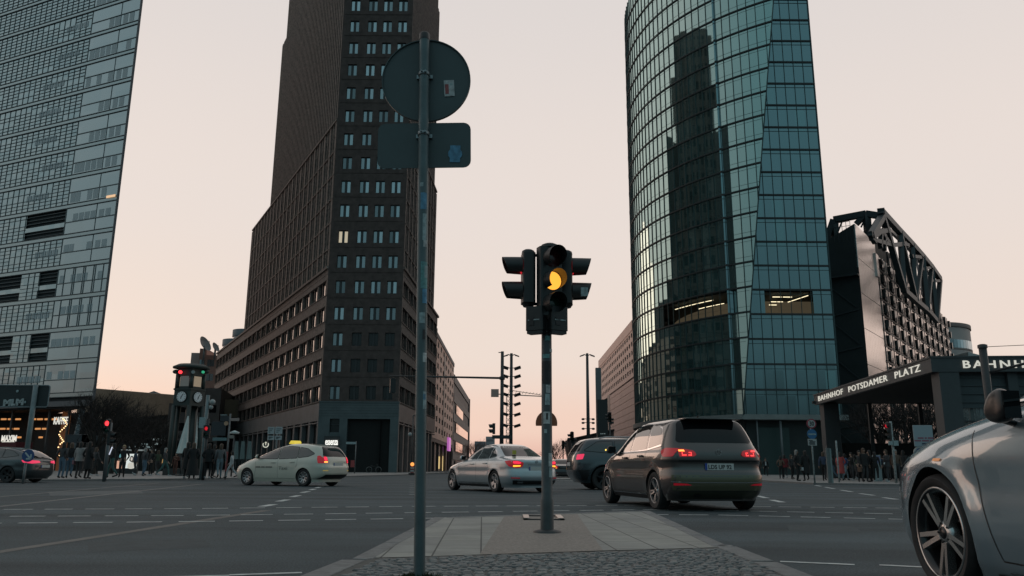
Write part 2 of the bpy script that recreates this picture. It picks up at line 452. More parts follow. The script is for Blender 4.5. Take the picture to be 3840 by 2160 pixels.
fl, fr_, nr, nl = I(1657, 1940), I(2404, 1919), I(2702, 2052), I(1361, 2093)
sfl, sfr, snr, snl = I(1892, 1935), I(2165, 1927), I(2262, 2064.5), I(1798, 2079.5)
kl, kr = I(1628, 1940), I(2436, 1916)              # outer kerb corners, far end
kml, kmr = I(1318, 2096), I(2738, 2051)
cl, cr = I(1283, 2098), I(2760, 2049)
cl2, cr2 = I(1128, 2159), I(3047, 2159)
ext = lambda a, b, y: a + (b - a) * ((y - a.y) / (b.y - a.y))
cl3, cr3 = ext(cl, cl2, -3), ext(cr, cr2, -3)
def flat(mb, pts, z=None, m=0): mb.face([(p[0], p[1], (ground(p[1]) + IZ if z is None else z(p))) for p in pts], m)
mb = MB(); flat(mb, [nl, snl, sfl, fl]); flat(mb, [snr, nr, fr_, sfr]); struct(mb.build('island_paving', SLAB))
mb = MB(); flat(mb, [snl, snr, sfr, sfl]); struct(mb.build('granite_sett_strip', PINK))
mb = MB()
zb = lambda p: ground(p[1]) + IZ - .003
def kerbrun(a, b, wd, side):
    d = (b - a); d.z = 0; d.normalize(); s = V((-d.y, d.x, 0)) * side * wd
    n = max(1, int((b - a).length / 1.0))
    for k in range(n):
        p, q = a.lerp(b, k / n + .004), a.lerp(b, (k + 1) / n - .004)
        lo = lambda t, h: V((t.x, t.y, ground(t.y) + h))
        mb.hexa([lo(p, -.02), lo(q, -.02), lo(q + s, -.02), lo(p + s, -.02), lo(p, IZ + .004), lo(q, IZ + .004), lo(q + s, IZ + .004), lo(p + s, IZ + .004)])
kerbrun(kml, kl, .13, -1); kerbrun(kmr, kr, .13, 1); kerbrun(kl + V((.13, -.02, 0)), kr + V((-.13, -.02, 0)), .14, -1)
kerbrun(cl3, cl, .16, -1); kerbrun(cr3, cr, .16, 1); kerbrun(cl + V((.16, 0, 0)), kml, .14, -1); kerbrun(kmr, cr + V((-.16, 0, 0)), .14, -1)
struct(mb.build('island_kerb', KERB, bevel=.012))
mb = MB(); flat(mb, [cl3, cr3, cr, nr, nl, cl], zb); flat(mb, [kml, nl, fl, kl], zb); flat(mb, [nr, kmr, kr, fr_], zb); flat(mb, [fl, fr_, kr, kl], zb)
struct(mb.build('island_bed', mat('sand_joint', (.09, .088, .082), .9, noise=.3, nscale=20)))
# cobbles: small uneven stones set in sand
mb = MB(); rnd = random.Random(3)
COB = [mat('cobble_%s' % n, c, .62, noise=.3, nscale=25, bump=.4, bscale=90) for n, c in (('grey', (.145, .152, .152)), ('dark', (.105, .112, .114)), ('light', (.185, .188, .182)))]
y = .9; row = 0
front_y = lambda x: nl.y + (nr.y - nl.y) * (x - nl.x) / (nr.x - nl.x)
while y < 8:
    lx = cl.x + (cl2.x - cl.x) * (y - cl.y) / (cl2.y - cl.y) + .2; rx = cr.x + (cr2.x - cr.x) * (y - cr.y) / (cr2.y - cr.y) - .2
    x = lx + rnd.uniform(0, .05)
    while x < rx:
        wx = rnd.uniform(.055, .088); ky = rnd.uniform(.05, .072)
        yy = y + rnd.uniform(-.012, .012) + .012 * math.sin(x * 9)
        if yy + ky < front_y(x) - .01 and yy + ky < max(cl.y, cr.y) + .3:
            z = ground(yy) + IZ - .004 + rnd.uniform(0, .005); hx, hy = wx / 2 - .006, ky / 2 - .005; a = rnd.uniform(-.25, .25)
            base = [(-hx, -hy), (hx, -hy), (hx, hy), (-hx, hy)]
            base = [(bx * rnd.uniform(.8, 1.05), by * rnd.uniform(.8, 1.05)) for bx, by in base]
            R = lambda bx, by, f: (x + wx / 2 + (bx * math.cos(a) - by * math.sin(a)) * f, yy + (bx * math.sin(a) + by * math.cos(a)) * f)
            i0 = len(mb.v)
            for f, dz in ((1.04, -.02), (1, 0), (.78, .006)):
                for bx, by in base: mb.v.append((*R(bx, by, f), z + dz))
            mm = rnd.choices((0, 1, 2), (6, 3, 1.4))[0]
            for k in range(2):
                for j in range(4):
                    q = (j + 1) % 4; mb.f.append((i0 + k * 4 + j, i0 + k * 4 + q, i0 + k * 4 + 4 + q, i0 + k * 4 + 4 + j)); mb.m.append(mm)
            mb.f.append((i0 + 8, i0 + 9, i0 + 10, i0 + 11)); mb.m.append(mm)
        x += wx
    y += .064
stuff(mb.build('cobblestone_paving', COB))

# far pavements -----------------------------------------------------------------
PAVE = mat('pavement_slabs', (.24, .225, .215), .7, noise=.18, nscale=.8, bump=.2, bscale=12)
def pavement(name, pix, back, m=PAVE, h=.09):
    mb = MB(); pts = [gp(*p) for p in pix]
    P = lambda p, d: V((p.x + back[0] * d, p.y + back[1] * d, 0))
    steps = [0, .25, 4, 10, 20, 35, 60, 120, 260]
    for a, b in zip(pts[:-1], pts[1:]):
        mb.face([(a.x, a.y, ground(a.y) - .02), (b.x, b.y, ground(b.y) - .02), (b.x, b.y, ground(b.y) + h), (a.x, a.y, ground(a.y) + h)], 1)
        for s0, s1 in zip(steps[:-1], steps[1:]):
            q = [P(a, s0), P(b, s0), P(b, s1), P(a, s1)]
            mb.face([(p.x, p.y, ground(p.y) + h) for p in q], 1 if s0 == 0 else 0)
    return struct(mb.build(name, [m, KERB]))
pavement('pavement', [(-1800, 1826), (-600, 1814), (0, 1807), (600, 1802), (890, 1797), (1290, 1789.5), (1500, 1783), (1690, 1773.5)], (-.35, .94))
pavement('pavement', [(2330, 1777), (2480, 1790), (2840, 1805), (3050, 1817), (3400, 1823), (3840, 1839), (4600, 1870)], (.3, .95))
mb = MB()
for (a, b, c, d) in [((2030, 1797), (2330, 1793), (2210, 1778), (2050, 1780))]:
    q = [gp(*t, .08) for t in (a, b, c, d)]; mb.face(q)
    for s, t in ((q[0], q[1]), (q[1], q[2]), (q[3], q[0])): mb.face([s - V((0, 0, .12)), t - V((0, 0, .12)), t, s])
struct(mb.build('median_strip', PAVE))

# ------------------------------------------------------------------ brick tower
BRICK = mat('shaded_brick', (.085, .060, .054), .85, noise=.35, nscale=1.2, bump=.35, bscale=9)  # front wall copy of the brick, its shade put into a darker colour
BRICKL = mat('lit_speckled_brick', (.215, .168, .148), .85, noise=.5, nscale=2.6, bump=.5, bscale=7)  # left wall copy, the brighter light there put into the colour
BRICKR = mat('warm_lit_brick', (.15, .112, .10), .85, noise=.5, nscale=2.6, bump=.5, bscale=7)  # right wall copy, warm light put into the colour
STONE = mat('green_stone', (.085, .105, .11), .6, noise=.2, nscale=.7, bump=.2, bscale=6)
DGLASS = panes('dark_window_glass', (.012, .014, .016), .08, 1.4, 3.5, .4, .01, spec=.5)
FRAMEM = mat('window_frame_metal', (.03, .032, .034), .5)
PANE = panes('tower_pane', (.11, .13, .135), .06, 9, 9, .2, .02, refl=(.7, .8, .85), objrand=.75)
PANED = mat('unlit_pane', (.018, .019, .02), .25)
PANEW = emi('lit_pane', (1, .84, .6), .42)
BLACK = mat('dark_interior', (.012, .012, .012), .9)
METAL = mat('grey_metal', (.13, .14, .145), .5, metal=.3, noise=.15, nscale=6)
DARKM = mat('dark_metal', (.03, .033, .035), .5, noise=.2, nscale=5)

D = 105.
KA, KB = V((hor(1188) * D, D, 0)), V((hor(1485) * D, D, 0))
kt = thing('brick_tower', 'tall dark brick tower with a narrow flat front and stepped wings behind the round sign', 'tower', (KA.x, KA.y, -.4), world=True)
FF = Fr(KA, (1, 0)); FL = Fr(KA, (-.534, 1), (-1, -.534)); FR_ = Fr(KB, (.039, 1))
W = (KB - KA).x
rowz = [FF.Z(1380, y)[1] for y in (1473, 1371, 1272, 1175, 1076, 981, 887, 790, 700, 611, 522, 435, 349, 262, 180, 98, 20)]
rowz += [rowz[-1] + 3.52 * k for k in (1, 2, 3, 4, 5, 6)]
ZS = FF.Z(1190, 1509)[1]; ZA = FF.Z(1226, 1007)[1]; ZB = FF.Z(1262, 452)[1]; ZT = rowz[-1] + 3.5
TAL, TBL, TCL = 97.3, 61.8, 44.8
def tl(px):
    r = hor(px); return (KA.x - r * D) / (r + .534)
Z169 = FL.Z(1060, 169)[1]; Z35 = Z169 + 9
# inner masses
mb = MB()
def mass(tL, tR, z0, z1, ins=.5):
    a = FL.p(tL, 0) ; b = FR_.p(tR, 0)
    pts = [FL.p(0, 0) + V((.35, ins, 0)), FR_.p(0, 0) + V((-.35, ins, 0)), FR_.p(tR - .05, 0, -ins), FL.p(tL - .05, 0, -ins)]
    mb.prism([(p.x, p.y) for p in pts], z0, z1)
mass(TAL, 36, -.4, ZA - .3); mass(TBL, 30, ZA - .3, ZB - .3); mass(TCL, 28, ZB - .3, Z169); mass(41.5, 26, Z169, Z35); mass(38., 24, Z35, ZT)
mb.build('core', BLACK, kt)
# front wall
cols = [.171, .422, .64, .855]; ww, wh = .127 * W, 1.78
mb = MB(); th = -.45
zz = ZS
for k, rz in enumerate(rowz):
    z0, z1 = rz - wh / 2, rz + wh / 2
    FF.box(mb, 0, W, zz, z0, th, 0)
    u = 0
    for c in cols + [None]:
        e = W if c is None else c * W - ww / 2
        FF.box(mb, u, e, z0, z1, th, 0); u = None if c is None else c * W + ww / 2
    FF.box(mb, .3, W - .3, z0 - .62, z0 - .5, -.02, .05)
    zz = z1
FF.box(mb, 0, W, zz, ZT, th, 0)
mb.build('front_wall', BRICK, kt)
# windows: one of each kind, then copies
def mkwin(pm):
    m1 = MB(); m1.box(-ww / 2, ww / 2, -.02, .1, -wh / 2, wh / 2); m1.box(-ww / 2 - .06, ww / 2 + .06, -.14, .0, -wh / 2 - .09, -wh / 2)
    m1.box(-ww * .12, ww * .12, -.12, .1, -wh / 2, wh / 2); m1.box(-ww / 2, ww / 2, -.1, .1, wh / 2 - .12, wh / 2)
    f = m1.build('window', FRAMEM, kt)
    for s in (-1, 1):
        m2 = MB(); x0, x1 = sorted((s * ww * .14, s * ww * .46))
        m2.box(x0, x1, -.06, -.02, -wh / 2 + .08, wh / 2 - .14); m2.build('pane', pm, f)
    return f
proto = {k: mkwin(m) for k, m in (('n', PANE), ('d', PANED), ('l', PANEW))}
used = set()
for k, rz in enumerate(rowz[:18]):
    for j, c in enumerate(cols):
        kind = 'd' if (k < 3 and j > 0) else 'l' if (k == 6 and j == 0) else 'n'
        o = proto[kind]; p = FF.p(c * W, rz, -.3) - V((KA.x, KA.y, -.4))
        if kind in used:
            q = o.copy(); C.objects.link(q)
            for ch in o.children:
                c2 = ch.copy(); C.objects.link(c2); c2.parent = q; c2.matrix_parent_inverse = ch.matrix_parent_inverse.copy()
            o = q
        used.add(kind); o.matrix_parent_inverse = Matrix(); o.location = p
# side facades
PIER = {}
def facade(fr, brick, L, name):
    LA, LB, LC, LC2, LC3 = L
    mbk = MB(); glz = []
    # lower wing: long brick bands and window bands in bays
    zz = ZS
    for k in range(5):
        rz = rowz[k]; z0, z1 = rz - 1.05, rz + 1.05
        fr.box(mbk, 0, LA, zz, z0, -.5, 0); fr.box(mbk, 0, LA, z0 - .14, z0 - .02, .0, .09)
        u = .5
        while u < LA - .3:
            fr.box(mbk, u, u + .42, z0, z1, -.5, -.06); u += 4.4
        fr.box(mbk, 0, .5, z0, z1, -.5, 0)
        g = MB(); fr.quad(g, 0, LA, z0, z1, -.42)
        u = .5
        while u < LA:
            for q in (1.47, 2.93): fr.box(g, u + q, u + q + .16, z0, z1, -.42, -.3, 1)
            u += 4.4
        glz.append(g); zz = z1
    fr.box(mbk, 0, LA, zz, ZA, -.5, 0); fr.box(mbk, 0, LA + .3, ZA, ZA + .35, -.6, .25)
    # middle block: grid of slots with thin ledges
    zz = ZA + .35; rr = [z for z in rowz[5:] if z < ZB - 1]
    for rz in rr:
        z0, z1 = rz - 1.0, rz + 1.0
        fr.box(mbk, 0, LB, zz, z0, -.5, -.16); fr.box(mbk, 0, LB, z0 - .75, z0 - .6, -.16, .04)
        g = MB(); fr.quad(g, 0, LB, z0, z1, -.42); glz.append(g); zz = z1
    fr.box(mbk, 0, LB, zz, ZB, -.5, -.16); fr.box(mbk, 0, LB + .3, ZB, ZB + .3, -.6, .12)
    u = 0
    while u < LB:
        fr.box(mbk, u, u + .8, ZA + .35, ZB, -.5, 0); fr.box(mbk, u + 1.75, u + 1.98, ZA + .35, ZB, -.45, -.05); u += 2.9
    # shaft: close ribs
    u = 0
    while u < LC:
        top = ZT if u < LC3 else Z35 if u < LC2 else Z169
        fr.box(mbk, u, u + .42, ZB + .3, top, -.5, 0); u += 1.0
    for rz in [z for z in rowz if z > ZB - 1] + [ZT - 1]:
        ll = LC if rz < Z169 else LC2 if rz < Z35 else LC3
        fr.box(mbk, 0, ll, rz + .85, rz + 2.6, -.5, -.3)
        g = MB(); fr.quad(g, 0, ll, rz - .92, rz + .85, -.42); glz.append(g)
    mbk.build(name, brick, kt)
    for g in glz: g.build('window_band', [DGLASS, FRAMEM], kt)
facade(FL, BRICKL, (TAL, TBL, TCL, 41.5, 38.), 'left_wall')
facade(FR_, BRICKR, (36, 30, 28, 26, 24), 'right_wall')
# return walls at the far ends of the wings
mb = MB()
for t, z0, z1 in ((TAL, -.4, ZA), (TBL, ZA, ZB), (TCL, ZB, Z169)):
    mb = MB(); mb.face([FL.p(t, z0), FL.p(t, z0) + V((14, 6, 0)), FL.p(t, z1) + V((14, 6, 0)), FL.p(t, z1)]); mb.build('end_wall', BRICKL, kt)
# stone base with portal
mb = MB(); zl = FF.Z(1400, 1571)[1]
u0, u1 = FF.Z(1297, 1700)[0], FF.Z(1459, 1700)[0]
FF.box(mb, -.12, W + .12, zl, ZS, -.6, .12); FF.box(mb, -.18, W + .18, ZS, ZS + .16, -.5, .2)
FF.box(mb, -.12, 1.35, -.4, zl, -.6, .12); FF.box(mb, u0 - 1.0, u0, -.4, zl, -.6, .14); FF.box(mb, u1, W + .12, -.4, zl, -.6, .12)
zw = FF.Z(1245, 1621)[1]
FF.box(mb, 1.35, u0 - 1.0, -.4, zw, -.6, .03)
FF.box(mb, u0 - .9, u0 - .55, zl - .6, zl - .3, .1, .17)
for k in (1, 2, 3, 4, 5): FF.box(mb, -.1, W + .1, zl + (ZS - zl) * k / 6 - .015, zl + (ZS - zl) * k / 6 + .015, .1, .128, 1)
mb.build('stone_base', [STONE, FRAMEM], kt)
mb = MB(); FF.box(mb, 1.4, u0 - 1.05, zw, zl, -.6, -.35); FF.box(mb, 1.4, u0 - 1.05, zw + (zl - zw) * .55, zw + (zl - zw) * .6, -.35, -.25, 1); mb.build('display_window', [PANED, FRAMEM], kt)
mb = MB(); mb.box(KA.x + u0, KA.x + u1, D + 9, D + 9.3, -.4, zl); mb.build('portal_back', mat('portal_wall', (.03, .022, .02), .7, noise=.4, nscale=1.1), kt)
for q, zt in ((.62, .62), (.80, .68), (.9, .68)):
    mb = MB(); x = KA.x + u0 + (u1 - u0) * q; mb.box(x - .06, x + .06, D + 4, D + 4.2, -.4, zl * zt); mb.build('portal_post', METAL, kt)
mb = MB(); x = KA.x + u0 + (u1 - u0) * .60; mb.box(x - .35, x + .35, D + 3, D + 3.1, zl * .62, zl * .8); mb.build('hanging_board', mat('pale_board', (.3, .33, .34), .6), kt)
mb = MB(); x = KA.x + u0 + (u1 - u0) * .62; mb.box(x - .35, x + .35, D + 3, D + 3.1, zl * .42, zl * .49); mb.build('lit_sign', emi('lit_notice', (1, .85, .55), .6), kt)
for q in (.86, .9, .965): 
    mb = MB(); x = KA.x + u0 + (u1 - u0) * q; mb.box(x - .08, x + .08, D + 8, D + 8.1, zl * .72, zl * .84); mb.build('wall_lamp', emi('dim_warm', (1, .7, .4), .5), kt)
def arcade(fr, L, stone, pitch):
    m = MB(); fr.box(m, 0, L, zl - .25, ZS - .05, -.6, .06); fr.box(m, 0, L, zl - .6, zl - .45, -.5, .1)
    u = .2
    while u < L:
        fr.box(m, u, u + .95, -.4, zl - .25, -.6, .03); u += pitch
    m.build('arcade', stone, kt)
    g = MB(); fr.quad(g, 0, L, -.4, zl - .25, -2.2); 
    u = .2
    while u < L: fr.box(g, u + 2.3, u + 2.45, -.4, zl - .3, -2.2, -2.0, 1); u += pitch
    g.build('shop_front', [DGLASS, FRAMEM], kt)
arcade(FL, TAL, mat('grey_stone', (.12, .13, .135), .65, noise=.2, nscale=.6), 4.4); arcade(FR_, 36, mat('pink_lit_stone', (.19, .14, .13), .65, noise=.2, nscale=.6), 4.0)  # base stone on the right wall has the pink light in its colour
mb = MB(); lettering('essenza', 1.25, emi('white_sign_light', (1, .97, .9), 1.1), at(1219, 1668, 103.6), (1, 0, 0), (0, -1, 0), kt, .04, name='shop_name', width=at(1266, 1668, 103.6).x - at(1219, 1668, 103.6).x, bold=.015)
b = at(1219, 1668, 103.6); mb.box(b.x - .2, at(1266, 1668, 103.6).x + .2, 103.7, 103.85, b.z - .25, b.z + 1.1); mb.box(b.x + .7, b.x + .8, 103.7, 105, b.z + .3, b.z + .4); mb.build('sign_bracket', DARKM, kt)

# ------------------------------------------------------------------ buildings left, behind the wing
def wall_grid(fr, L, z0, z1, wall, wname, root, nx, nz, fx, fz, wm, depth=.25, zs=None, u0=0., wparts='window', skip=None):
    """wall with real openings; every window its own part"""
    mbw = MB(); dz = (z1 - z0) / nz; du = (L - u0) / nx; first = None
    fr.box(mbw, u0, L, z0 - .8, z0, -.4, 0)
    for k in range(nz):
        a, b = z0 + dz * (k + .5 - fz / 2), z0 + dz * (k + .5 + fz / 2)
        fr.box(mbw, u0, L, z0 + dz * k, a, -.4, 0); fr.box(mbw, u0, L, b, z0 + dz * (k + 1), -.4, 0)
        for j in range(nx + 1):
            x0 = u0 + du * (j - 1 + .5 + fx / 2) if j else u0; x1 = u0 + du * (j + .5 - fx / 2) if j < nx else L
            fr.box(mbw, x0, x1, a, b, -.4, 0)
    mbw.build(wname, wall, root)
    loc = V(root['_w'])
    for k in range(nz):
        for j in range(nx):
            if skip and skip(j, k): continue
            m_ = wm(j, k) if callable(wm) else wm
            if first is None:
                g = MB(); s, t = fx * du / 2, fz * dz / 2
                Q = lambda u, z, d: fr.u * u + V((0, 0, z)) + fr.n * d
                g.face([Q(-s, -t, 0), Q(s, -t, 0), Q(s, t, 0), Q(-s, t, 0)], 0, [(0, 0), (1, 0), (1, 1), (0, 1)])
                for a_, b_, c_, d_ in ((-s, -s * .86, -t, t), (s * .86, s, -t, t), (-s, s, -t, -t * .9), (-s, s, t * .9, t), (-s, s, -t * .25, -t * .15)):
                    g.hexa([Q(a_, c_, .0), Q(b_, c_, .0), Q(b_, c_, .08), Q(a_, c_, .08), Q(a_, d_, .0), Q(b_, d_, .0), Q(b_, d_, .08), Q(a_, d_, .08)], 1)
                first = g.build(wparts, [m_, FRAMEM], root); o = first
                o.matrix_parent_inverse = Matrix()
                o.material_slots[0].link = 'OBJECT'; o.material_slots[0].material = m_
            else:
                o = first.copy(); C.objects.link(o); o.material_slots[0].material = m_
            o.location = fr.p(u0 + du * (j + .5), z0 + dz * (k + .5), -depth) - loc
REDW = mat('red_render', (.27, .14, .11), .8, noise=.15, nscale=1)
P = at(704, 1320, 235); P2 = at(806, 1330, 235)
rb = thing('red_office_block', 'red rendered block with roof dishes left of the brick wing', 'building', (P.x, P.y, -.4), world=True)
fr1 = Fr((P.x, P.y), (1, .12))
wr = P2.x - P.x
zr = at(760, 1306, 235).z; zr2 = at(800, 1332, 235).z
mb = MB(); fr1.box(mb, 0, wr * .62, -.4, zr - 6, -12, 0); fr1.box(mb, wr * .42, wr * .66, zr - 6, zr, -12, 0); fr1.box(mb, wr * .68, wr * 1.3, -.4, zr2, -12, .6)
mb.build('wall', REDW, rb)
mb = MB(); fr1.box(mb, wr * .1, wr * .42, zr - 6, zr - 1.2, -10, -1); mb.build('plant_room', mat('pink_cladding', (.34, .26, .24), .7, noise=.1, nscale=1), rb)
for k in range(7):
    z = zr2 - 3.3 - 4.2 * k
    for (a, b, d) in ((.74, .98, .62), (.45, .62, .02)):
        mb = MB(); fr1.box(mb, wr * a, wr * b, z, z + 2.0, d - .2, d + .03); fr1.box(mb, wr * (a + b) / 2 - .07, wr * (a + b) / 2 + .07, z, z + 2, d + .03, d + .08, 1); mb.build('window', [PANE, FRAMEM], rb)
def dish(px, py, r, Yd, lab):
    c = at(px, py, Yd); t = thing('satellite_dish', lab, 'dish', (c.x, c.y, c.z - r * 1.6)); mb = MB()
    q = V((.86, -.2, .45)).normalized().to_track_quat('Z', 'Y').to_matrix().to_4x4(); M = Matrix.Translation((0, 0, r * 1.6)) @ q
    mb.lathe([(r * k / 6 + .01, .42 * r * (k / 6) ** 2 - .3 * r) for k in range(7)], 22, 0, M); mb.build('reflector', mat('dish_grey', (.17, .17, .17), .6), t)
    mb = MB(); mb.tube([M @ V((r * .9 * math.cos(a), r * .9 * math.sin(a), .05 * r)) for a in (0,)] + [M @ V((0, 0, r * .7))], .07, 6); mb.tube([M @ V((-r * .5, .6 * r, -.1 * r)), M @ V((0, 0, r * .7))], .07, 6); mb.build('feed_arm', METAL, t)
    mb = MB(); mb.tube([(0, 0, -1.2), (0, 0, r * 1.35)], .3, 8); mb.build('mount', METAL, t)
dish(768, 1290, 2.4, 233, 'large grey satellite dish on the red block roof'); dish(808, 1302, 1.5, 233.5, 'smaller grey satellite dish on the roof, right of the large dish')
c = at(880, 1230, 290)
rt = thing('round_office_tower', 'round grey glass tower rising behind the brick wing', 'building', (c.x, c.y + 10, -.4), world=True)
zt1, zt2 = at(880, 1224, 290).z, at(830, 1264, 290).z
R1 = (at(925, 1230, 290).x - at(842, 1230, 290).x) / 2 + 1
M = Matrix.Translation((c.x + 1.5, c.y + 10, 0)); mb = MB()
mb.lathe([(R1, -.4), (R1, zt1 - 4.4)], 40, 1, M); mb.lathe([(R1 + .3, zt1 - 2.6), (R1 + .3, zt1), (.1, zt1)], 40, 0, M); mb.build('drum', [mat('drum_band', (.10, .115, .125), .6), DGLASS], rt)
mb = MB(); mb.lathe([(R1, zt1 - 4.4), (R1, zt1 - 2.6)], 40, 0, M); mb.build('glazed_ring', mat('pale_glazing', (.28, .31, .33), .2), rt)
M = Matrix.Translation((c.x - 1.4, c.y + 8, 0)); mb = MB(); mb.lathe([(R1, -.4), (R1, zt2 - 5)], 40, 1, M); mb.lathe([(R1 + .2, zt2 - 2.4), (R1 + .2, zt2), (.1, zt2)], 40, 0, M); mb.build('lower_drum', [mat('drum_band', (.1, .1, .1)), DGLASS], rt)
mb = MB(); mb.lathe([(R1, zt2 - 5), (R1, zt2 - 2.4)], 40, 0, M); mb.build('glazed_ring', mat('pale_glazing', (.28, .31, .33), .2), rt)
# tan concert hall and low dark arcade
a, b = at(330, 1740, 170), at(650, 1740, 150)
th_ = thing('tan_hall', 'low tan windowless hall behind the bare tree', 'building', (a.x, a.y, -.4), world=True)
mb = MB(); fr1 = Fr((a.x, a.y), (b.x - a.x, b.y - a.y)); LL = (b - a).length
z0, z1 = fr1.Z(355, 1452)[1], fr1.Z(637, 1487)[1]; zb_ = fr1.Z(600, 1556)[1]
mb.hexa([fr1.p(-8, zb_), fr1.p(LL, zb_), fr1.p(LL, zb_, -20), fr1.p(-8, zb_, -20), fr1.p(-8, z0 + .4), fr1.p(LL, z1), fr1.p(LL, z1, -20), fr1.p(-8, z0 + .4, -20)])
mb.build('upper_wall', mat('tan_cladding', (.21, .165, .115), .8, noise=.15, nscale=.5), th_)
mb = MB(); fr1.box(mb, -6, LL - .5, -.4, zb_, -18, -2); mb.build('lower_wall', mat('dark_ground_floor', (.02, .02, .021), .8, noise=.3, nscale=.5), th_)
mb = MB(); q = at(577, 1466, 175)
mb.face([q + V((-4.5, 0, -1.6)), q + V((4.5, 0, -1.6)), q]); mb.face([q + V((4.5, 0, -1.6)), q + V((0, 7, -1.6)), q]); mb.face([q + V((0, 7, -1.6)), q + V((-4.5, 0, -1.6)), q]); mb.build('glass_roof_light', mat('roof_glass', (.25, .3, .33), .2), th_)
a, b = at(262, 1740, 96), at(650, 1740, 108)
ar = thing('low_dark_arcade', 'low dark shopping arcade behind the crowd on the left plaza', 'building', (a.x, a.y, -.4), world=True)
fr1 = Fr((a.x, a.y), (b.x - a.x, b.y - a.y)); LL = (b - a).length
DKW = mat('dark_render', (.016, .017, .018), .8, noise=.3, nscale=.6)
za = fr1.Z(450, 1600)[1]
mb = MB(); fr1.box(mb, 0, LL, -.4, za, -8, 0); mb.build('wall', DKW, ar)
mb = MB(); fr1.box(mb, LL * .42, LL * .98, za - 1.2, za - .8, 0, 1.6); mb.build('canopy', DARKM, ar)
for px, py in ((565, 1649), (609, 1651), (512, 1667), (480, 1677), (531, 1677), (570, 1665)):
    u, z = fr1.Z(px, py); mb = MB(); fr1.box(mb, u - .55, u + .55, z - .1, z + .12, 1.0, 1.5); mb.build('ceiling_light', emi('pale_lamp' if px > 560 else 'dim_lamp', (.8, .95, .95), .22 if px > 560 else .08), ar)
for k in range(5):
    u, z = fr1.Z(452 + 28 * k, 1689); u2 = fr1.Z(474 + 28 * k, 1689)[0]; mb = MB(); fr1.box(mb, u, u2, z - .05, z + .12, .1, .3); mb.build('shop_light', emi('cool_strip', (.75, .85, .85), .22), ar)
for px, py, cc in ((445, 1735, (1, .55, .35)), (443, 1751, (1, .8, .6)), (421, 1753, (1, 1, 1)), (569, 1735, (1, .6, .2)), (607, 1729, (1, .55, .2)), (450, 1708, (.3, .7, .75))):
    u, z = fr1.Z(px, py); mb = MB(); fr1.box(mb, u - .13, u + .13, z - .25, z + .25, .05, .2); mb.build('lit_window', emi('lit_%d' % px, cc, .35), ar)
# grey curved neighbour behind the clock tower
a = at(640, 1460, 150)
gn = thing('grey_office_block', 'plain grey office block directly behind the clock tower', 'building', (a.x, a.y, -.4), world=True)
fr1 = Fr((a.x, a.y), (1, .2)); zg = fr1.Z(665, 1452)[1]
mb = MB(); fr1.box(mb, 0, 9, -.4, zg - 3, -20, 0); fr1.box(mb, 1.2, 9, zg - 3, zg, -20, -.4); mb.build('wall', mat('mauve_render', (.16, .145, .14), .8, noise=.15, nscale=.6), gn)
for k in range(5):
    mb = MB(); fr1.box(mb, 1.6, 8.4, zg - 4.6 - 3.4 * k, zg - 3.2 - 3.4 * k, -.2, .04); mb.build('window_band', DGLASS, gn)

# ------------------------------------------------------------------ glass tower at the left edge
LGL = panes('left_tower_glass', (.11, .145, .155), .12, 2.6, 1.83, .10, .012, refl=(.50, .62, .66))
LOUV = panes('louvre_glass', (.105, .145, .157), .15, 1.05, .46, .22, .03, refl=(.44, .58, .62))
BLIND = mat('window_blind', (.38, .44, .46), .5, noise=.08, nscale=.7)
LINE = mat('shadow_gap', (.09, .118, .126), .6)
Dl = 90.
Pl = V((hor(320) * Dl, Dl, 0))
lt = thing('glass_office_tower', 'tall grey louvred glass tower with a cafe at its foot at the left edge', 'tower', (Pl.x, Pl.y, -.4), world=True)
fl_ = Fr(Pl, (-2.25, 1), (-1, -2.25))
zs = sorted(fl_.Z(x, y)[1] for x, y in ((440, 742), (427, 857), (412, 978), (398, 1099), (384, 1222), (370, 1348)))
st = (zs[-1] - zs[0]) / 5; Zb = fl_.Z(349, 1500)[1]
levels = [zs[0] + st * k for k in range(-1, 20)]
LW = 46.; RZ = 8.6
rnd = random.Random(11)
WEDGE = V((-.86, 1, 0)).normalized()        # the far side runs back at a sharp angle
def wedge(mb, u0, u1, z0, z1, d, m=0, back=26):
    a, b = fl_.p(u0, 0, d), fl_.p(u1, 0, d); c = b + WEDGE * back; e = a + WEDGE * back
    mb.prism([(p.x, p.y) for p in (b, a, e, c)], z0, z1, m)
mb = MB(); wedge(mb, .3, LW, Zb, levels[-1], -.35); mb.build('core', mat('tower_core', (.05, .055, .06), .7), lt)
mb = MB(); fl_.box(mb, -.02, .06, Zb, levels[-1], -.2, .1); wedge(mb, -.05, LW, Zb - .6, Zb, .1); mb.build('corner_fin', mat('fin_metal', (.10, .105, .115), .5), lt)
def bl_one(u, a, b):
    m_ = MB(); fl_.box(m_, u, u + .8, a, b, -.01, .02); m_.build('blind', BLIND, lt)
open_ = {4: [(8.6, 15.8)], 2: [(8.6, 12.0), (15.2, 24)], 0: [(8.6, 12.0), (15.2, 22)]}
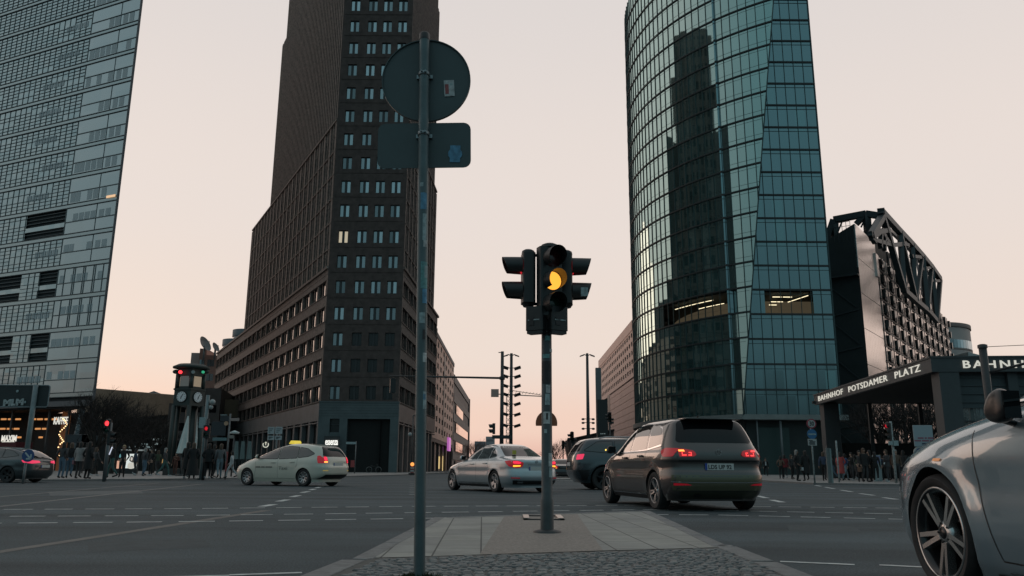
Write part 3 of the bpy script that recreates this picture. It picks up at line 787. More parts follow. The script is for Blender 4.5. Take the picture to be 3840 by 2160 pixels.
for k, z in enumerate(levels[:-1]):
    s0, s1 = z + .26, z + st - .26; zm = z + st * .46
    g = MB(); fl_.quad(g, 0.02, RZ, s0, s1, 0); g.build('glass_panel', LGL, lt)
    g = MB(); fl_.quad(g, 0, LW, z - .22, z + .22, .03); g.build('slab_edge', panes('slab_panels', (.11, .14, .147), .2, 1.05, 40, .12, .004, refl=(.42, .54, .57)), lt)
    fr_l = MB()
    for zz in (z - .25, z + .25): fl_.box(fr_l, 0, LW, zz - .045, zz + .045, -.1, .1, 1)
    fl_.box(fr_l, 0, RZ, zm - .05, zm + .05, -.1, .06)
    for u in ((3.3,) if k not in (2, 3) else (.9, 2.2, 2.5, 3.9, 4.2, 5.6, 5.9, 7.4)): fl_.box(fr_l, u, u + .035 + .05 * (k in (2, 3)), s0, s1, -.1, .05)
    fl_.box(fr_l, RZ - .04, RZ + .04, s0, s1, -.1, .05)
    # louvre field, with open bays that read dark
    ops = open_.get(k - 1, [])
    def clear(u): return not any(a <= u < b for a, b in ops)
    bd = sorted({RZ, LW} | {x for o in ops for x in o})
    lo = MB()
    for a, b in zip(bd[:-1], bd[1:]):
        if clear((a + b) / 2): fl_.quad(lo, a, b, s0, s1, -.02)
        else:
            fl_.quad(lo, a, b, s0 + 1.05, s0 + 1.6, -.02)
            dk = MB(); fl_.box(dk, a, b, s0, s1, -.33, -.3)
            for q in range(7):
                zq = s0 + .2 + q * .46
                if not 1.0 < zq - s0 < 1.62: fl_.box(dk, a, b, zq, zq + .07, -.3, -.05, 1)
            dk.build('open_bay', [mat('vent_dark', (.042, .052, .056), .8), mat('vent_blade', (.08, .10, .106), .6)], lt)
    lo.build('louvre_field', LOUV, lt)
    u = RZ
    while u < LW:
        if clear(u + .5): fl_.box(fr_l, u, u + .035, s0, s1, -.02, .04)
        u += 1.05
    nl_ = 6
    for q in range(1, nl_ + 1):
        zq = s0 + (s1 - s0) * q / (nl_ + 1)
        for a, b in zip(bd[:-1], bd[1:]):
            if clear((a + b) / 2):
                a2 = a
                while a2 < b:      # louvres stop at random bays where the plain panes start
                    if rnd.random() < .88 or k > 12: fl_.box(fr_l, a2, min(a2 + 3.15, b), zq - .016, zq + .016, -.02, .05)
                    a2 += 3.15
    fr_l.build('mullions', [LINE, mat('dark_gap', (.055, .07, .075), .6)], lt)
    if k != 1 or True:
        for g0 in (RZ + rnd.choice((.6, 1.6, 3.7)),):
            if clear(g0 + 1):
                if clear(g0 + 4) and k < 13:
                    for q in range(4): bl = MB(); fl_.box(bl, g0 + 1.05 * q + .1, g0 + 1.05 * q + .95, s0 + 1.3, s0 + 2.1, -.01, .02); bl.build('blind', BLIND, lt)
        lo_, hi_ = (s0 + .2, zm - .12) if k > 5 else (zm + .1, zm + 1.0)
        bl = MB()
        for q, u in enumerate((.95, 2.05, 3.5, 4.5, 5.5, 6.5, 7.4)):
            if k > 7 and q > 3 and k % 3 == 0: continue
            if rnd.random() < (.85 if k > 4 else .7): fl_.box(bl, u, u + .8, lo_, hi_, -.01, .02) if k > 12 else bl_one(u, lo_, hi_)
        if k > 12 and bl.v: stuff(bl.build('blinds', BLIND, lt))
# sunset glint imitated by a glowing strip on one storey
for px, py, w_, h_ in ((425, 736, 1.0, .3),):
    u, z = fl_.Z(px, py); mb = MB(); fl_.box(mb, u - w_ * .5, u + w_, z - h_ / 2, z + h_ / 2, .13, .16); mb.build('glint_strip', emi('warm_glint', (1, .62, .35), .75), lt)
# cafe storey
zc = fl_.Z(200, 1532)[1]
mb = MB(); wedge(mb, 1.2, LW, zc, Zb - .6, -.2); mb.build('soffit', DKW, lt)
mb = MB(); wedge(mb, 6.5, LW, -.4, zc, -6); mb.build('cafe_wall', mat('cafe_brown', (.035, .024, .02), .8, noise=.4, nscale=.8), lt)
mb = MB(); fl_.box(mb, 2.2, 2.6, -.4, zc, -2.2, -1.8); wedge(mb, 5.2, 6.4, -.4, zc, -5, 0, 16)
for u in (5.2, 8.5, 11.8, 15): fl_.box(mb, u, u + .22, -.4, zc, -1.4, -1.2)
mb.build('cafe_frame', DARKM, lt)
mb = MB(); q0 = fl_.p(2.6, zc, -.9); q1 = fl_.p(3.6, -.3, -.6); mb.tube([q1, q0], [.22, .3], 10); mb.build('column', mat('blue_grey_column', (.11, .14, .16), .5), lt)
fw = Fr(fl_.p(0, 0, -3), fl_.u, fl_.n)
for py, xs_ in ((1572, (14, 40, 68, 125, 150, 178, 205)), (1608, (10, 36, 62, 142, 168)), (1640, (150, 155, 69, 75))):
    for px in xs_:
        u, z = fw.Z(px, py); mb = MB(); hw = .38 if py < 1630 else .12
        fw.box(mb, u - hw, u + hw, z - .1, z + .1, -.1, .1); mb.build('cafe_lamp', emi('cafe_orange', (1, .42, .14), .6), lt)
mb = MB(); u, z = fw.Z(232, 1575); fw.box(mb, u - .7, u + .7, -.4, z + 2, -.6, -.5); mb.build('orange_panel', mat('orange_brown', (.22, .08, .035), .7, emit=(1, .35, .12), es=.05), lt)
fs = Fr(fl_.p(0, 0, -.4), fl_.u, fl_.n)
def signtext(txt, px0, px1, py, h, m, fr, name):
    u0, z = fr.Z(px0, py); u1 = fr.Z(px1, py)[0]
    lettering(txt, h, m, fr.p(u0, z, .05), -fr.u, fr.n, lt, .03, width=abs(u1 - u0), name=name, bold=.02)
WS = emi('white_sign_dim', (1, .95, .85), .62)
signtext('KAFFEE', 201, 253, 1591, 1.15, WS, fs, 'cafe_sign')
signtext('MAXIM', 5, 61, 1655, 1.0, WS, fs, 'bar_sign'); signtext('CAFE/BAR', 7, 56, 1666, .45, WS, fs, 'bar_sign')
mb = MB(); u, z = fs.Z(60, 1690); fs.box(mb, u - 3, u + 9, z - .2, z + .9, .2, 2.2); mb.build('awning', mat('dark_red_canvas', (.10, .012, .016), .8), lt)
# string of bulbs
path = [(236, 1570), (245, 1579), (251, 1592), (240, 1605), (226, 1618), (222, 1630), (230, 1643), (238, 1655), (226, 1665), (219, 1677), (222, 1690), (229, 1699), (221, 1709), (223, 1716)]
pw = [on_plane(px, py, fl_.p(0, 0, .3), fl_.n) for px, py in path]
ls = thing('string_lights', 'wavy string of warm bulbs hanging by the cafe window', 'string lights', tuple(pw[-1]), world=True)
mb = MB(); mb.tube(pw, .02, 5); mb.build('cable', DARKM, ls)
for a, b in zip(pw[:-1], pw[1:]):
    n_ = max(1, round((b - a).length / .33))
    for k in range(n_):
        mb = MB(); mb.ball(a.lerp(b, k / n_), .075, 5); mb.build('bulb', emi('bulb_warm', (1, .66, .32), 2.2), ls)

# ------------------------------------------------------------------ curved glass tower on the right
Yr = 105.; Rc = 35.7; Cx, Cy = 57., 135.5
def arc(phi, r=Rc): return V((Cx + r * math.cos(phi), Cy + r * math.sin(phi), 0))
PH0 = math.radians(160)
def phi_for(px):                    # where a vertical line of the drum meets column px
    lo, hi = math.radians(175), math.radians(245)
    for _ in range(50):
        m_ = (lo + hi) / 2; p = arc(m_)
        if p.x / p.y < hor(px): lo = m_
        else: hi = m_
    return lo
bt = thing('curved_glass_tower', 'tall teal glass tower with a curved front right of the traffic light', 'tower', (Cx, Cy, -.4), world=True)
YF = 111.
ff = Fr((hor(2790) * YF - 1.0, YF), (1, 0)); XR = hor(3172) * YF; LFw = XR - ff.P.x
zL = ff.Z(3000, 1555)[1]; fh = 3.55
lev = [ff.Z(3000, 1272)[1] - 3 * fh + fh * k for k in range(0, 23)]
ZTOP = lev[-1]
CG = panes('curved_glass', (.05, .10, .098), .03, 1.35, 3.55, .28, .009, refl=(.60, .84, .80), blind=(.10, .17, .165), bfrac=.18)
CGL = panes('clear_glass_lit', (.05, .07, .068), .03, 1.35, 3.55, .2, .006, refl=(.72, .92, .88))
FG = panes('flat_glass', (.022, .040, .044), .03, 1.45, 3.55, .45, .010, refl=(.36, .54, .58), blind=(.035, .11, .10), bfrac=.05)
MUL = mat('mullion_teal', (.034, .060, .061), .5)
SLABE = mat('slab_edge_brown', (.040, .044, .045), .7)
def phi_end(z):                     # free edge of the screen leans outward with height
    f = (z - lev[0]) / (lev[18] - lev[0]); return phi_for(2800) + (phi_for(3046) - phi_for(2800)) * f
nA = 46
def arcquad(g, a0, a1, z0, z1, r=Rc, m=0, n=None):
    n = n or max(1, int((a1 - a0) * Rc / 1.35))
    for k in range(n):
        b0, b1 = a0 + (a1 - a0) * k / n, a0 + (a1 - a0) * (k + 1) / n
        p, q = arc(b0, r), arc(b1, r)
        u0, u1 = b0 * Rc, b1 * Rc
        g.face([(p.x, p.y, z0), (q.x, q.y, z0), (q.x, q.y, z1), (p.x, p.y, z1)], m, [(u0, z0), (u1, z0), (u1, z1), (u0, z1)], smooth=True)
# lit office behind the glass on two stretches of one storey
LITK = 4
a_l0, a_l1 = phi_for(2510), phi_for(2810)
for k in range(len(lev) - 1):
    z0, z1 = lev[k], lev[k + 1]; e0, e1 = phi_end(z0), phi_end(z1)
    g = MB()
    n = 54
    step = 1.35 / Rc
    a = PH0
    last = e0
    while a < last - 1e-4:
        b = min(a + step, last); 
        if k == LITK and a_l0 < (a + b) / 2 < a_l1:
            if g.v: g.build('curved_glazing', CG, bt); g = MB()
            a = b; continue
        p, q = arc(a), arc(b); bt1 = b if b < last else e1; q1 = arc(bt1)
        g.face([(p.x, p.y, z0), (q.x, q.y, z0), (q1.x, q1.y, z1), (p.x, p.y, z1)], 0, [(a * Rc + .01, z0 - lev[0] + .01), (b * Rc - .01, z0 - lev[0] + .01), (b * Rc - .01, z1 - lev[0] - .01), (a * Rc + .01, z1 - lev[0] - .01)], smooth=True)
        a = b
    if g.v: g.build('curved_glazing', CG, bt)
    g = MB(); arcquad(g, PH0, e0, z0 - .10, z0 + .10, Rc + .10, n=60)
    arcquad(g, PH0, e0, z0 - .16, z0 - .16 + .001, Rc + .14, n=1)
    for k2 in range(60):
        b0, b1 = PH0 + (e0 - PH0) * k2 / 60, PH0 + (e0 - PH0) * (k2 + 1) / 60
        g.face([(*arc(b0)[:2], z0 - .16), (*arc(b1)[:2], z0 - .16), (*arc(b1, Rc + .14)[:2], z0 - .16), (*arc(b0, Rc + .14)[:2], z0 - .16)])
    arcquad(g, PH0, e0, z0 + .72, z0 + .75, Rc + .03, n=60)
    arcquad(g, PH0, e0, z0 + fh - .60, z0 + fh - .57, Rc + .03, n=60)
    g.build('slab_edge', SLABE, bt)
    # flat side
    g = MB(); 
    if k == LITK:
        ul, ur = ff.Z(2868, 1130)[0], ff.Z(3050, 1130)[0]
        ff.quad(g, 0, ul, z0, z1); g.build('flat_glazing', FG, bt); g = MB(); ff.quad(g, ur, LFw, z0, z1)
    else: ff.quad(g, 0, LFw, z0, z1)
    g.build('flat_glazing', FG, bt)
    g = MB(); ff.box(g, 0, LFw + .15, z0 - .13, z0 + .13, -.3, .13); ff.box(g, 0, LFw, z0 + .62 + 2.25, z0 + .68 + 2.25, -.1, .06, 1); g.build('slab_edge', [SLABE, MUL], bt)
g = MB(); a = PH0
while a < phi_end(ZTOP):
    # each mullion starts where the leaning edge passes it
    zst = lev[0] if a < phi_end(lev[0]) else lev[0] + (a - phi_end(lev[0])) / (phi_end(lev[18]) - phi_end(lev[0])) * (lev[18] - lev[0])
    if zst < ZTOP - 1:
        p, q = arc(a, Rc - .05), arc(a, Rc + .11); t_ = V((-math.sin(a), math.cos(a), 0)) * .032
        g.hexa([V((*(p - t_)[:2], zst)), V((*(q - t_)[:2], zst)), V((*(q + t_)[:2], zst)), V((*(p + t_)[:2], zst)), V((*(p - t_)[:2], ZTOP)), V((*(q - t_)[:2], ZTOP)), V((*(q + t_)[:2], ZTOP)), V((*(p + t_)[:2], ZTOP))])
    a += step
for z0, z1 in zip(lev[:-1], lev[1:]):
    p0, p1 = arc(phi_end(z0), Rc + .06), arc(phi_end(z1), Rc + .06); g.beam((p0.x, p0.y, z0), (p1.x, p1.y, z1), .14, .14)
g.build('mullions', MUL, bt)
g = MB(); u = LFw
while u > 0: ff.box(g, u - .035, u + .035, lev[0], ZTOP, -.05, .09); u -= 1.45
ff.box(g, LFw - .02, LFw + .14, lev[0], ZTOP, -.2, .14)
g.build('flat_mullions', MUL, bt)
# body behind the glass, with the lit storey left hollow
body = MB()
zl0, zl1 = lev[LITK] + .05, lev[LITK + 1] - .25
prof = [arc(PH0 + (phi_end(lev[0]) - PH0) * k / 30, Rc - .4) for k in range(31)]
poly = [(p.x, p.y) for p in prof] + [(ff.P.x + 1.2, YF + .5), (XR - .35, YF + .5), (XR - .35, YF + 60), (Cx, YF + 60)]
body.prism(poly, lev[0], zl0); body.prism(poly, zl1, ZTOP)
inner = [(p.x, p.y) for p in [arc(PH0 + (phi_end(lev[0]) - PH0) * k / 30, Rc - 7) for k in range(31)]] + [(ff.P.x + 6, YF + 7), (XR - .35, YF + 7), (XR - .35, YF + 60), (Cx, YF + 60)]
body.prism(inner, zl0, zl1, 1)
body.build('core', [mat('teal_core', (.02, .028, .028), .7), mat('office_wall', (.12, .10, .075), .8, emit=(1, .8, .5), es=.05)], bt)
ft = MB(); ft.prism([(XR - .3, YF + .3), (XR - .05, YF + .3), (XR - .05, YF + 40), (XR - .3, YF + 40)], lev[0], ZTOP); ft.build('side_wall', FG, bt)
OFF = emi('office_tube', (1, .86, .55), 1.5)
def tubeline(a, b, z, fr=None, r=None, n=3):
    g = MB()
    for k in range(n):
        if fr: fr.box(g, a + (b - a) * (k + .08) / n, a + (b - a) * (k + .92) / n, z - .05, z + .03, -r - .15, -r)
        else:
            p, q = arc(a + (b - a) * (k + .08) / n, r), arc(a + (b - a) * (k + .92) / n, r); g.beam((p.x, p.y, z), (q.x, q.y, z), .14, .06)
    g.build('ceiling_lights', OFF, bt)
tubeline(phi_for(2520), phi_for(2680), zl1 - .45, r=Rc - 1.6, n=5); tubeline(phi_for(2570), phi_for(2690), zl1 - .75, r=Rc - 3.6, n=3); tubeline(phi_for(2740), phi_for(2808), zl1 - .4, r=Rc - 1.4, n=2)
tubeline(ff.Z(2912, 1110)[0], ff.Z(2992, 1110)[0], zl1 - .35, ff, 2.0, 2); tubeline(ff.Z(2925, 1110)[0], ff.Z(2975, 1110)[0], zl1 - .6, ff, 4.2, 2); tubeline(ff.Z(2930, 1110)[0], ff.Z(2965, 1110)[0], zl1 - .75, ff, 5.8, 1)
g = MB(); ux = ff.Z(3000, 1110)[0]; g.beam(ff.p(ux, zl1 - .5, -5), ff.p(ux + 1.6, zl1 - .3, -1.2), .14, .06); g.build('ceiling_lights', OFF, bt)
for px, py in ((2738, 1148), (2767, 1143), (2665, 1167), (2626, 1176), (2490, 1110), (2622, 1088)):
    pass
# base: ledge, recessed dark ground floor, columns
LEDGE = mat('pale_ledge', (.20, .21, .205), .6, noise=.15, nscale=.8)
g = MB(); z0_, z1_ = ff.Z(3000, 1575)[1], ff.Z(3000, 1556)[1]
ex = ff.Z(3158, 1565)[0] + .6
ff.box(g, 0.5, ex, z0_, z1_, -3, .8); ff.box(g, ex - 6.6, ex - 6.52, z0_, z1_, .8, .81)
arcledge = [arc(PH0 + (phi_for(2800) - PH0) * k / 24, Rc + .5) for k in range(25)]
for p, q in zip(arcledge[:-1], arcledge[1:]):
    g.hexa([(p.x, p.y, z0_), (q.x, q.y, z0_), (q.x + 2, q.y + 3, z0_), (p.x + 2, p.y + 3, z0_), (p.x, p.y, z1_), (q.x, q.y, z1_), (q.x + 2, q.y + 3, z1_), (p.x + 2, p.y + 3, z1_)])
g.build('ledge', LEDGE, bt)
g = MB(); pr = [arc(PH0 + (phi_for(2780) - PH0) * k / 24, Rc - 1.5) for k in range(25)]
g.prism([(p.x, p.y) for p in pr] + [(ff.P.x + 2, YF + 1.5), (XR - .5, YF + 1.5), (XR - .5, YF + 40), (Cx, YF + 40)], -.4, z0_); g.build('ground_floor', mat('dark_lobby', (.022, .028, .028), .5, noise=.3, nscale=.4), bt)
gq = Fr((at(2850, 1700, 112).x, 112), (1, 0)); g = MB(); gq.box(g, 0, at(2965, 1700, 112).x - at(2850, 1700, 112).x, -.4, z0_ - 1.0, -.2, -.05); g.build('lobby_panel', mat('lobby_teal', (.035, .06, .058), .35), bt)
for px, r_ in ((3128, .62), (2846, .12), (2935, .16)):
    p = at(px, 1700, 110.5); g = MB(); g.tube([(p.x, 110.6, -.4), (p.x, 110.6, z0_)], r_, 16); g.build('column', METAL, bt)
# lowest storeys between ledge and lev[0]
if z1_ < lev[0] - .3:
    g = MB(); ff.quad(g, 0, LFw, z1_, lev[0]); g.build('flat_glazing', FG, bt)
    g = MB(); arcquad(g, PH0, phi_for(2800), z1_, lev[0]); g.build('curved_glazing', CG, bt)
    u = LFw; g = MB()
    while u > 0: ff.box(g, u - .09, u + .09, z1_, lev[0], -.05, .12); u -= 1.45
    g.build('flat_mullions', MUL, bt)

# ------------------------------------------------------------------ the street beyond
XL = -16.0
Yn = lambda px, X: X / hor(px)
REFL = panes('street_window_bright', (.05, .05, .05), .05, 9, 9, .1, .006, refl=(1, .86, .8), rblend=.4)
DWIN = mat('street_window_dark', (.035, .034, .036), .3)
Y0, Y1 = 140., Yn(1694, XL)
PKW = mat('sunset_pink_stone', (.74, .52, .44), .75, noise=.1, nscale=.3)  # pink evening light on this row is put into the stone colour
s1 = thing('sunset_pink_stone_block', 'pinkish stone street building with small square windows behind the brick tower', 'building', (XL, Y0, -.4), world=True)
f1 = Fr((XL, Y0), (0, 1), (1, 0)); L1 = Y1 - Y0
ztop = f1.Z(1694, 1362)[1]; zlow = f1.Z(1690, 1655)[1]
dzr = (ztop - zlow) / 9
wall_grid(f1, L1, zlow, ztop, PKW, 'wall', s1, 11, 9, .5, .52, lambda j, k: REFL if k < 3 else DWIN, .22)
mb = MB(); f1.box(mb, L1 * .60, L1 * .64, zlow, ztop - 1, -.1, .06); mb.build('dark_recess', DARKM, s1)
mb = MB(); f1.box(mb, 0, L1, ztop, ztop + 1.0, -12, .15); f1.box(mb, 0, L1 * .3, ztop + 1, ztop + 9, -10, -2); mb.build('roof_storey', mat('rooftop_grey', (.12, .12, .125), .7), s1)
mb = MB(); f1.box(mb, 0, L1, -.4, zlow - .8, -1.4, -.9); mb.build('shop_front', mat('dark_shop', (.02, .018, .018), .5), s1)
mb = MB()
for k in range(9): f1.box(mb, L1 * k / 8 - .3, L1 * k / 8 + .3, -.4, zlow - .8, -.6, -.02)
f1.box(mb, 0, L1, zlow - 1.6, zlow - .82, -.55, -.03); mb.build('arcade', mat('dark_red_stone', (.10, .075, .07), .7), s1)
u, z = f1.Z(1680, 1667); mb = MB(); f1.box(mb, u - 3.0, u + 3.0, z - 1.6, z + 1.7, .0, .5); mb.build('lit_sign', emi('violet_sign', (.78, .22, .75), .5), s1)
for px, py, hw, hh in ((1657, 1735, 2.2, 1.4), (1669, 1745, 1.0, 2.2), (1652, 1752, 1.0, .7)):
    u, z = f1.Z(px, py); mb = MB(); f1.box(mb, u - hw, u + hw, z - hh, z + hh, -.8, -.6); mb.build('shop_light', emi('shop_yellow', (1, .72, .30), .75), s1)
Y0b, Y1b = Yn(1697, XL), Yn(1757, XL)
s2 = thing('dark_striped_building', 'dark grey building with bright strip windows at the end of the left street row', 'building', (XL, Y0b, -.4), world=True)
f2 = Fr((XL, Y0b), (0, 1), (1, 0)); L2 = Y1b - Y0b
zt2 = f2.Z(1700, 1396)[1]
mb = MB(); f2.box(mb, 0, L2, -.4, zt2, -20, -.3, 0)
zst = [f2.Z(1740, y)[1] for y in (1475, 1512, 1548, 1585, 1622, 1657, 1685)]
zz = zt2
for k in range(9): f2.box(mb, 0, L2, zt2 - 2.2 - 5.3 * k, zt2 - 5.3 * k, -.3, 0, 1)
f2.box(mb, L2 - 3, L2, -.4, zt2, -.3, .2, 1)
mb.build('wall', [mat('striped_dark', (.05, .052, .056), .6), mat('striped_grey', (.085, .088, .092), .6, noise=.15, nscale=.3)], s2)
for k, z in enumerate(zst):
    a, b = (.12, .50) if k % 2 == 0 else (.12, .88)
    z_a = zt2 - 2.2 - 5.3 * (k + 1) + .1
    mb = MB(); f2.box(mb, L2 * a, L2 * b, z_a - 3.0, z_a - .3, .02, .06); mb.build('window_strip', REFL, s2)
# right side row
XRr = 24.5
Ya, Yb = 160., Yn(2252, XRr)
s3 = thing('sunset_pink_building', 'salmon clad building with rows of pale windows left of the curved glass tower', 'building', (XRr, Yb, -.4), world=True)
f3 = Fr((XRr, Yb), (0, -1), (-1, 0)); L3 = Yb - Ya
zt = f3.Z(2252, 1345)[1]; z1_ = f3.Z(2253, 1497)[1]
SAL = mat('sunset_pink_cladding', (.80, .56, .48), .7, noise=.06, nscale=.4)  # sunset glow on this facade painted in as a bright pink base colour
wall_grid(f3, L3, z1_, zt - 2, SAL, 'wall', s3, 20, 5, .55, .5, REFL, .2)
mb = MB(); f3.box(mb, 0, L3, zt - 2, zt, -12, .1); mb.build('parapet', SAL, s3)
mb = MB()
for k in range(14): f3.box(mb, L3 * .38, L3, -.4 + z1_ / 14 * k, -.4 + z1_ / 14 * (k + .94), -.3, 0)
mb.build('lower_cladding', mat('sunset_pink_low', (.66, .45, .39), .7, noise=.08, nscale=.4), s3)
mb = MB(); f3.box(mb, 0, L3, -.4, z1_, -3, -.4, 1); f3.box(mb, L3 * .30, L3 * .38, -.4, z1_ - .5, -.4, .05, 0); f3.box(mb, L3 * .1, L3 * .30, -.4, z1_ - 3, -.4, -.02, 2)
mb.build('dark_slot', [DARKM, BLACK, mat('sunset_pink_pale', (.45, .33, .29), .7)], s3)
def near(px, py0, py1, Yd): return at(px, py0, Yd), at(px, py1, Yd)
pa, pb = near(2244, 1380, 1770, 95)
t = thing('advert_pylon', 'dark tall pylon with a wider black lower box beside the salmon clad building', 'pylon', (pa.x, 95, ground(95)))
mb = MB(); mb.box(-.35, .28, -.3, .3, 0, pa.z - ground(95)); mb.build('mast', METAL, t)
zlo = at(2244, 1500, 95).z - ground(95); mb = MB(); mb.box(-.32, .92, -.75, -.32, .0, zlo); mb.build('black_box', mat('black_panel', (.018, .02, .021), .3), t)
for k in range(3):
    mb = MB(); mb.box(.05 + .22 * k, .12 + .22 * k, -.78, -.75, zlo - 4.0, zlo - 3.9); mb.build('small_light', emi('pale_lamp', (.8, .95, .95), .32), t)
# distant ends of the street
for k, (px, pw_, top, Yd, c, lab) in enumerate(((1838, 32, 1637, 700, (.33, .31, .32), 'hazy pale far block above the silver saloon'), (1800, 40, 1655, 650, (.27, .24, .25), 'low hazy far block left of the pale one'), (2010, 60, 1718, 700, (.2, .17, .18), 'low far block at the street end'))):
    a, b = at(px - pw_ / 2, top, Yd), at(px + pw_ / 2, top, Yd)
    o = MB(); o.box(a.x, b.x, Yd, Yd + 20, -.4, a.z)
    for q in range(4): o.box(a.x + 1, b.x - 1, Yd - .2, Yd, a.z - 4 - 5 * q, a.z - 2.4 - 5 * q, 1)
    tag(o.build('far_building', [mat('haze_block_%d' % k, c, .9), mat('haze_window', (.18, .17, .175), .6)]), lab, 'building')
WEDG = mat('brown_wedge', (.16, .12, .11), .7, noise=.15, nscale=.5)
a, b = at(2128, 1650, 150), at(2215, 1612, 140)
t = thing('brown_metal_pavilion', 'low brown wedge shaped pavilion behind the dark suv', 'pavilion', (a.x, 150, -.4), world=True)
mb = MB(); mb.hexa([(a.x + .8, 150, -.4), (b.x + 4, 140, -.4), (b.x + 4, 160, -.4), (a.x + 1, 160, -.4), (a.x, 150, a.z), (b.x + 4, 140, b.z), (b.x + 4, 160, b.z), (a.x, 160, a.z)]); mb.build('body', WEDG, t)
mb = MB(); mb.beam((a.x, 149.9, a.z), (b.x + 4, 139.9, b.z), .3, .3); mb.build('roof_edge', DARKM, t)

# ------------------------------------------------------------------ building with the roof truss
Yc = 136.
Pc = V((hor(3290) * Yc, Yc, 0))
rr = hor(4180); sd = V((rr, 1, 0)).normalized(); sn = V((1, -rr, 0)).normalized()
fs_ = Fr(Pc, (sd.x, sd.y), (sn.x, sn.y)); fg_ = Fr(Pc, (-sn.x, -sn.y), (-sd.x, -sd.y))
tb = thing('truss_topped_building', 'dark building with pale cladding and a huge steel roof truss on the right', 'building', (Pc.x, Pc.y, -.4), world=True)
ztc = fs_.Z(3208, 841)[1]
u1, zt1 = fs_.Z(3284, 937); u2, zz2 = fs_.Z(3530, 1110)
STEEL = mat('truss_steel', (.045, .052, .056), .5, metal=.2, noise=.15, nscale=2)
CLAD = mat('pale_cladding', (.84, .75, .71), .30, metal=.92, noise=.05, nscale=.5)
GAB = mat('dark_gable', (.018, .021, .022), .6, noise=.3, nscale=.3)
up_ = fs_.Z(3318, 1322)[0]; u1 = (u1 + up_) / 2
mb = MB(); H_ = ztc + .4; nj = 7
for k in range(nj):
    n_ = 12
    for j in range(n_):
        a, b = u1 * j / n_ + .02, u1 * (j + 1) / n_ - .02
        fs_.box(mb, a, b, -.4 + H_ * k / nj + .05, -.4 + H_ * (k + 1) / nj - .05, -.3, 0)
mb.build('cladding', CLAD, tb)
rE = hor(3618); LS = (Pc.x - rE * Pc.y) / (rE * sd.y - sd.x)
mb = MB(); q_ = [fs_.p(.02, -.4, -14), fs_.p(u1, -.4, -14), fs_.p(u1, -.4, -.12), fs_.p(.02, -.4, -.12)]
t_ = [fs_.p(.02, ztc - 6.5, -14), fs_.p(u1, ztc - 6.5, -14), fs_.p(u1, ztc, -.12), fs_.p(.02, ztc, -.12)]
mb.hexa(q_ + t_); fs_.box(mb, u1, LS, -.4, ztc - 1.6, -14, -1.4, 0); mb.build('core', GAB, tb)
# gable: skin with its shadow put into a dark colour, and bracing
mb = MB(); fg_.box(mb, 0, 14, -.4, ztc - 8, -.1, .0, 0)
for k in range(6):
    z = ztc - 9 - 6.5 * k
    mb.beam(fg_.p(.6, z, .1), fg_.p(13, z - 2, .1), .25, .25, 1); mb.beam(fg_.p(7, z, .12), fg_.p(1, z - 6, .12), .2, .2, 1); mb.beam(fg_.p(7, z, .12), fg_.p(12, z - 6, .12), .2, .2, 1)
fg_.box(mb, 6.8, 7.1, 0, ztc - 8, 0, .2, 1); fg_.box(mb, 0, 13, ztc - 9.6, ztc - 9.3, 0, 1.2, 1)
mb.build('gable', [GAB, DARKM], tb)
mb = MB(); 
for k in range(6): mb.beam(fg_.p(.8 + .7 * k, ztc - 3, 0), fg_.p(.8 + .7 * k, ztc + .6, 0), .07)
for z in (ztc + .6, ztc - .2): mb.beam(fg_.p(.8, z, 0), fg_.p(4.3, z, 0), .07)
mb.build('roof_railing', DARKM, tb)
# storeys of pale panels and dark bays
rows = 14; zb0 = -.4; dz = (ztc - 2.0 - zb0) / rows
pan = MB(); dk = MB(); rail = MB(); rnd = random.Random(5)
u = u1 + .8; bays = []
while u < LS - 1: bays.append(u); u += 2.45
for k in range(rows):
    z0 = zb0 + dz * k; fs_.box(dk, u1 + .1, LS, z0 - .2, z0 + .18, -1.4, .12)
    for j, u in enumerate(bays):
        typ = (j + k // 2 * 0) % 3
        if typ == 0: fs_.box(pan, u, u + .95, z0 + .3, z0 + dz - .25, -.2, .1); fs_.box(dk, u + 1.5, u + 2.2, z0 + .5, z0 + dz - .8, -.9, .55, 1)
        elif typ == 1: fs_.box(pan, u, u + 1.9, z0 + 1.3, z0 + dz - .25, -.5, -.1); fs_.box(rail, u - .3, u + 2.1, z0 + .2, z0 + 1.15, .0, .35)
        else: fs_.box(pan, u + .2, u + .75, z0 + .3, z0 + dz - .25, -.2, .08); fs_.box(pan, u + 1.1, u + 1.5, z0 + .3, z0 + dz - .25, -.2, .08)
stuff(pan.build('facade_panels', CLAD, tb)); stuff(dk.build('balcony_bays', [DARKM, DGLASS], tb)); stuff(rail.build('balcony_railings', GAB, tb))
class TB(MB):
    def beam(s, a, b, w, h=None, m=0, upv=(0, 0, 1)): MB.beam(s, a, b, w * .95, (h or w) * .95, m, upv)
# the truss: front plane stands off the facade
Pt = fs_.p(0, 0, 5.5)
T = lambda px, py: on_plane(px, py, Pt, sn)
S = lambda x, y: (2980 + x / 2.1314, 740 + y / 2.1314)
top = [(690, 112), (840, 275), (935, 375), (1020, 470), (1095, 560), (1162, 655)]
bot = [(875, 745), (970, 830), (1060, 905), (1135, 990)]
tp = [T(*S(*p)) for p in top]; bp = [T(*S(*p)) for p in bot]
mb = TB()
for a, b in zip(tp[:-1], tp[1:]): mb.beam(a, b, .95, 1.15)
for a, b in zip(bp[:-1], bp[1:]): mb.beam(a, b, .9, 1.0)
for a, b, w_ in ((tp[0], bp[0], 1.0), (tp[1], bp[0], .8), (tp[1], bp[1], .9), (tp[2], bp[1], .8), (tp[2], bp[1], .6), (tp[3], bp[1], .7), (tp[3], bp[2], .9), (tp[4], bp[2], .8), (tp[4], bp[3], .8), (tp[5], bp[3], .95)): mb.beam(a, b, w_, w_)
mb.build('front_truss', STEEL, tb)
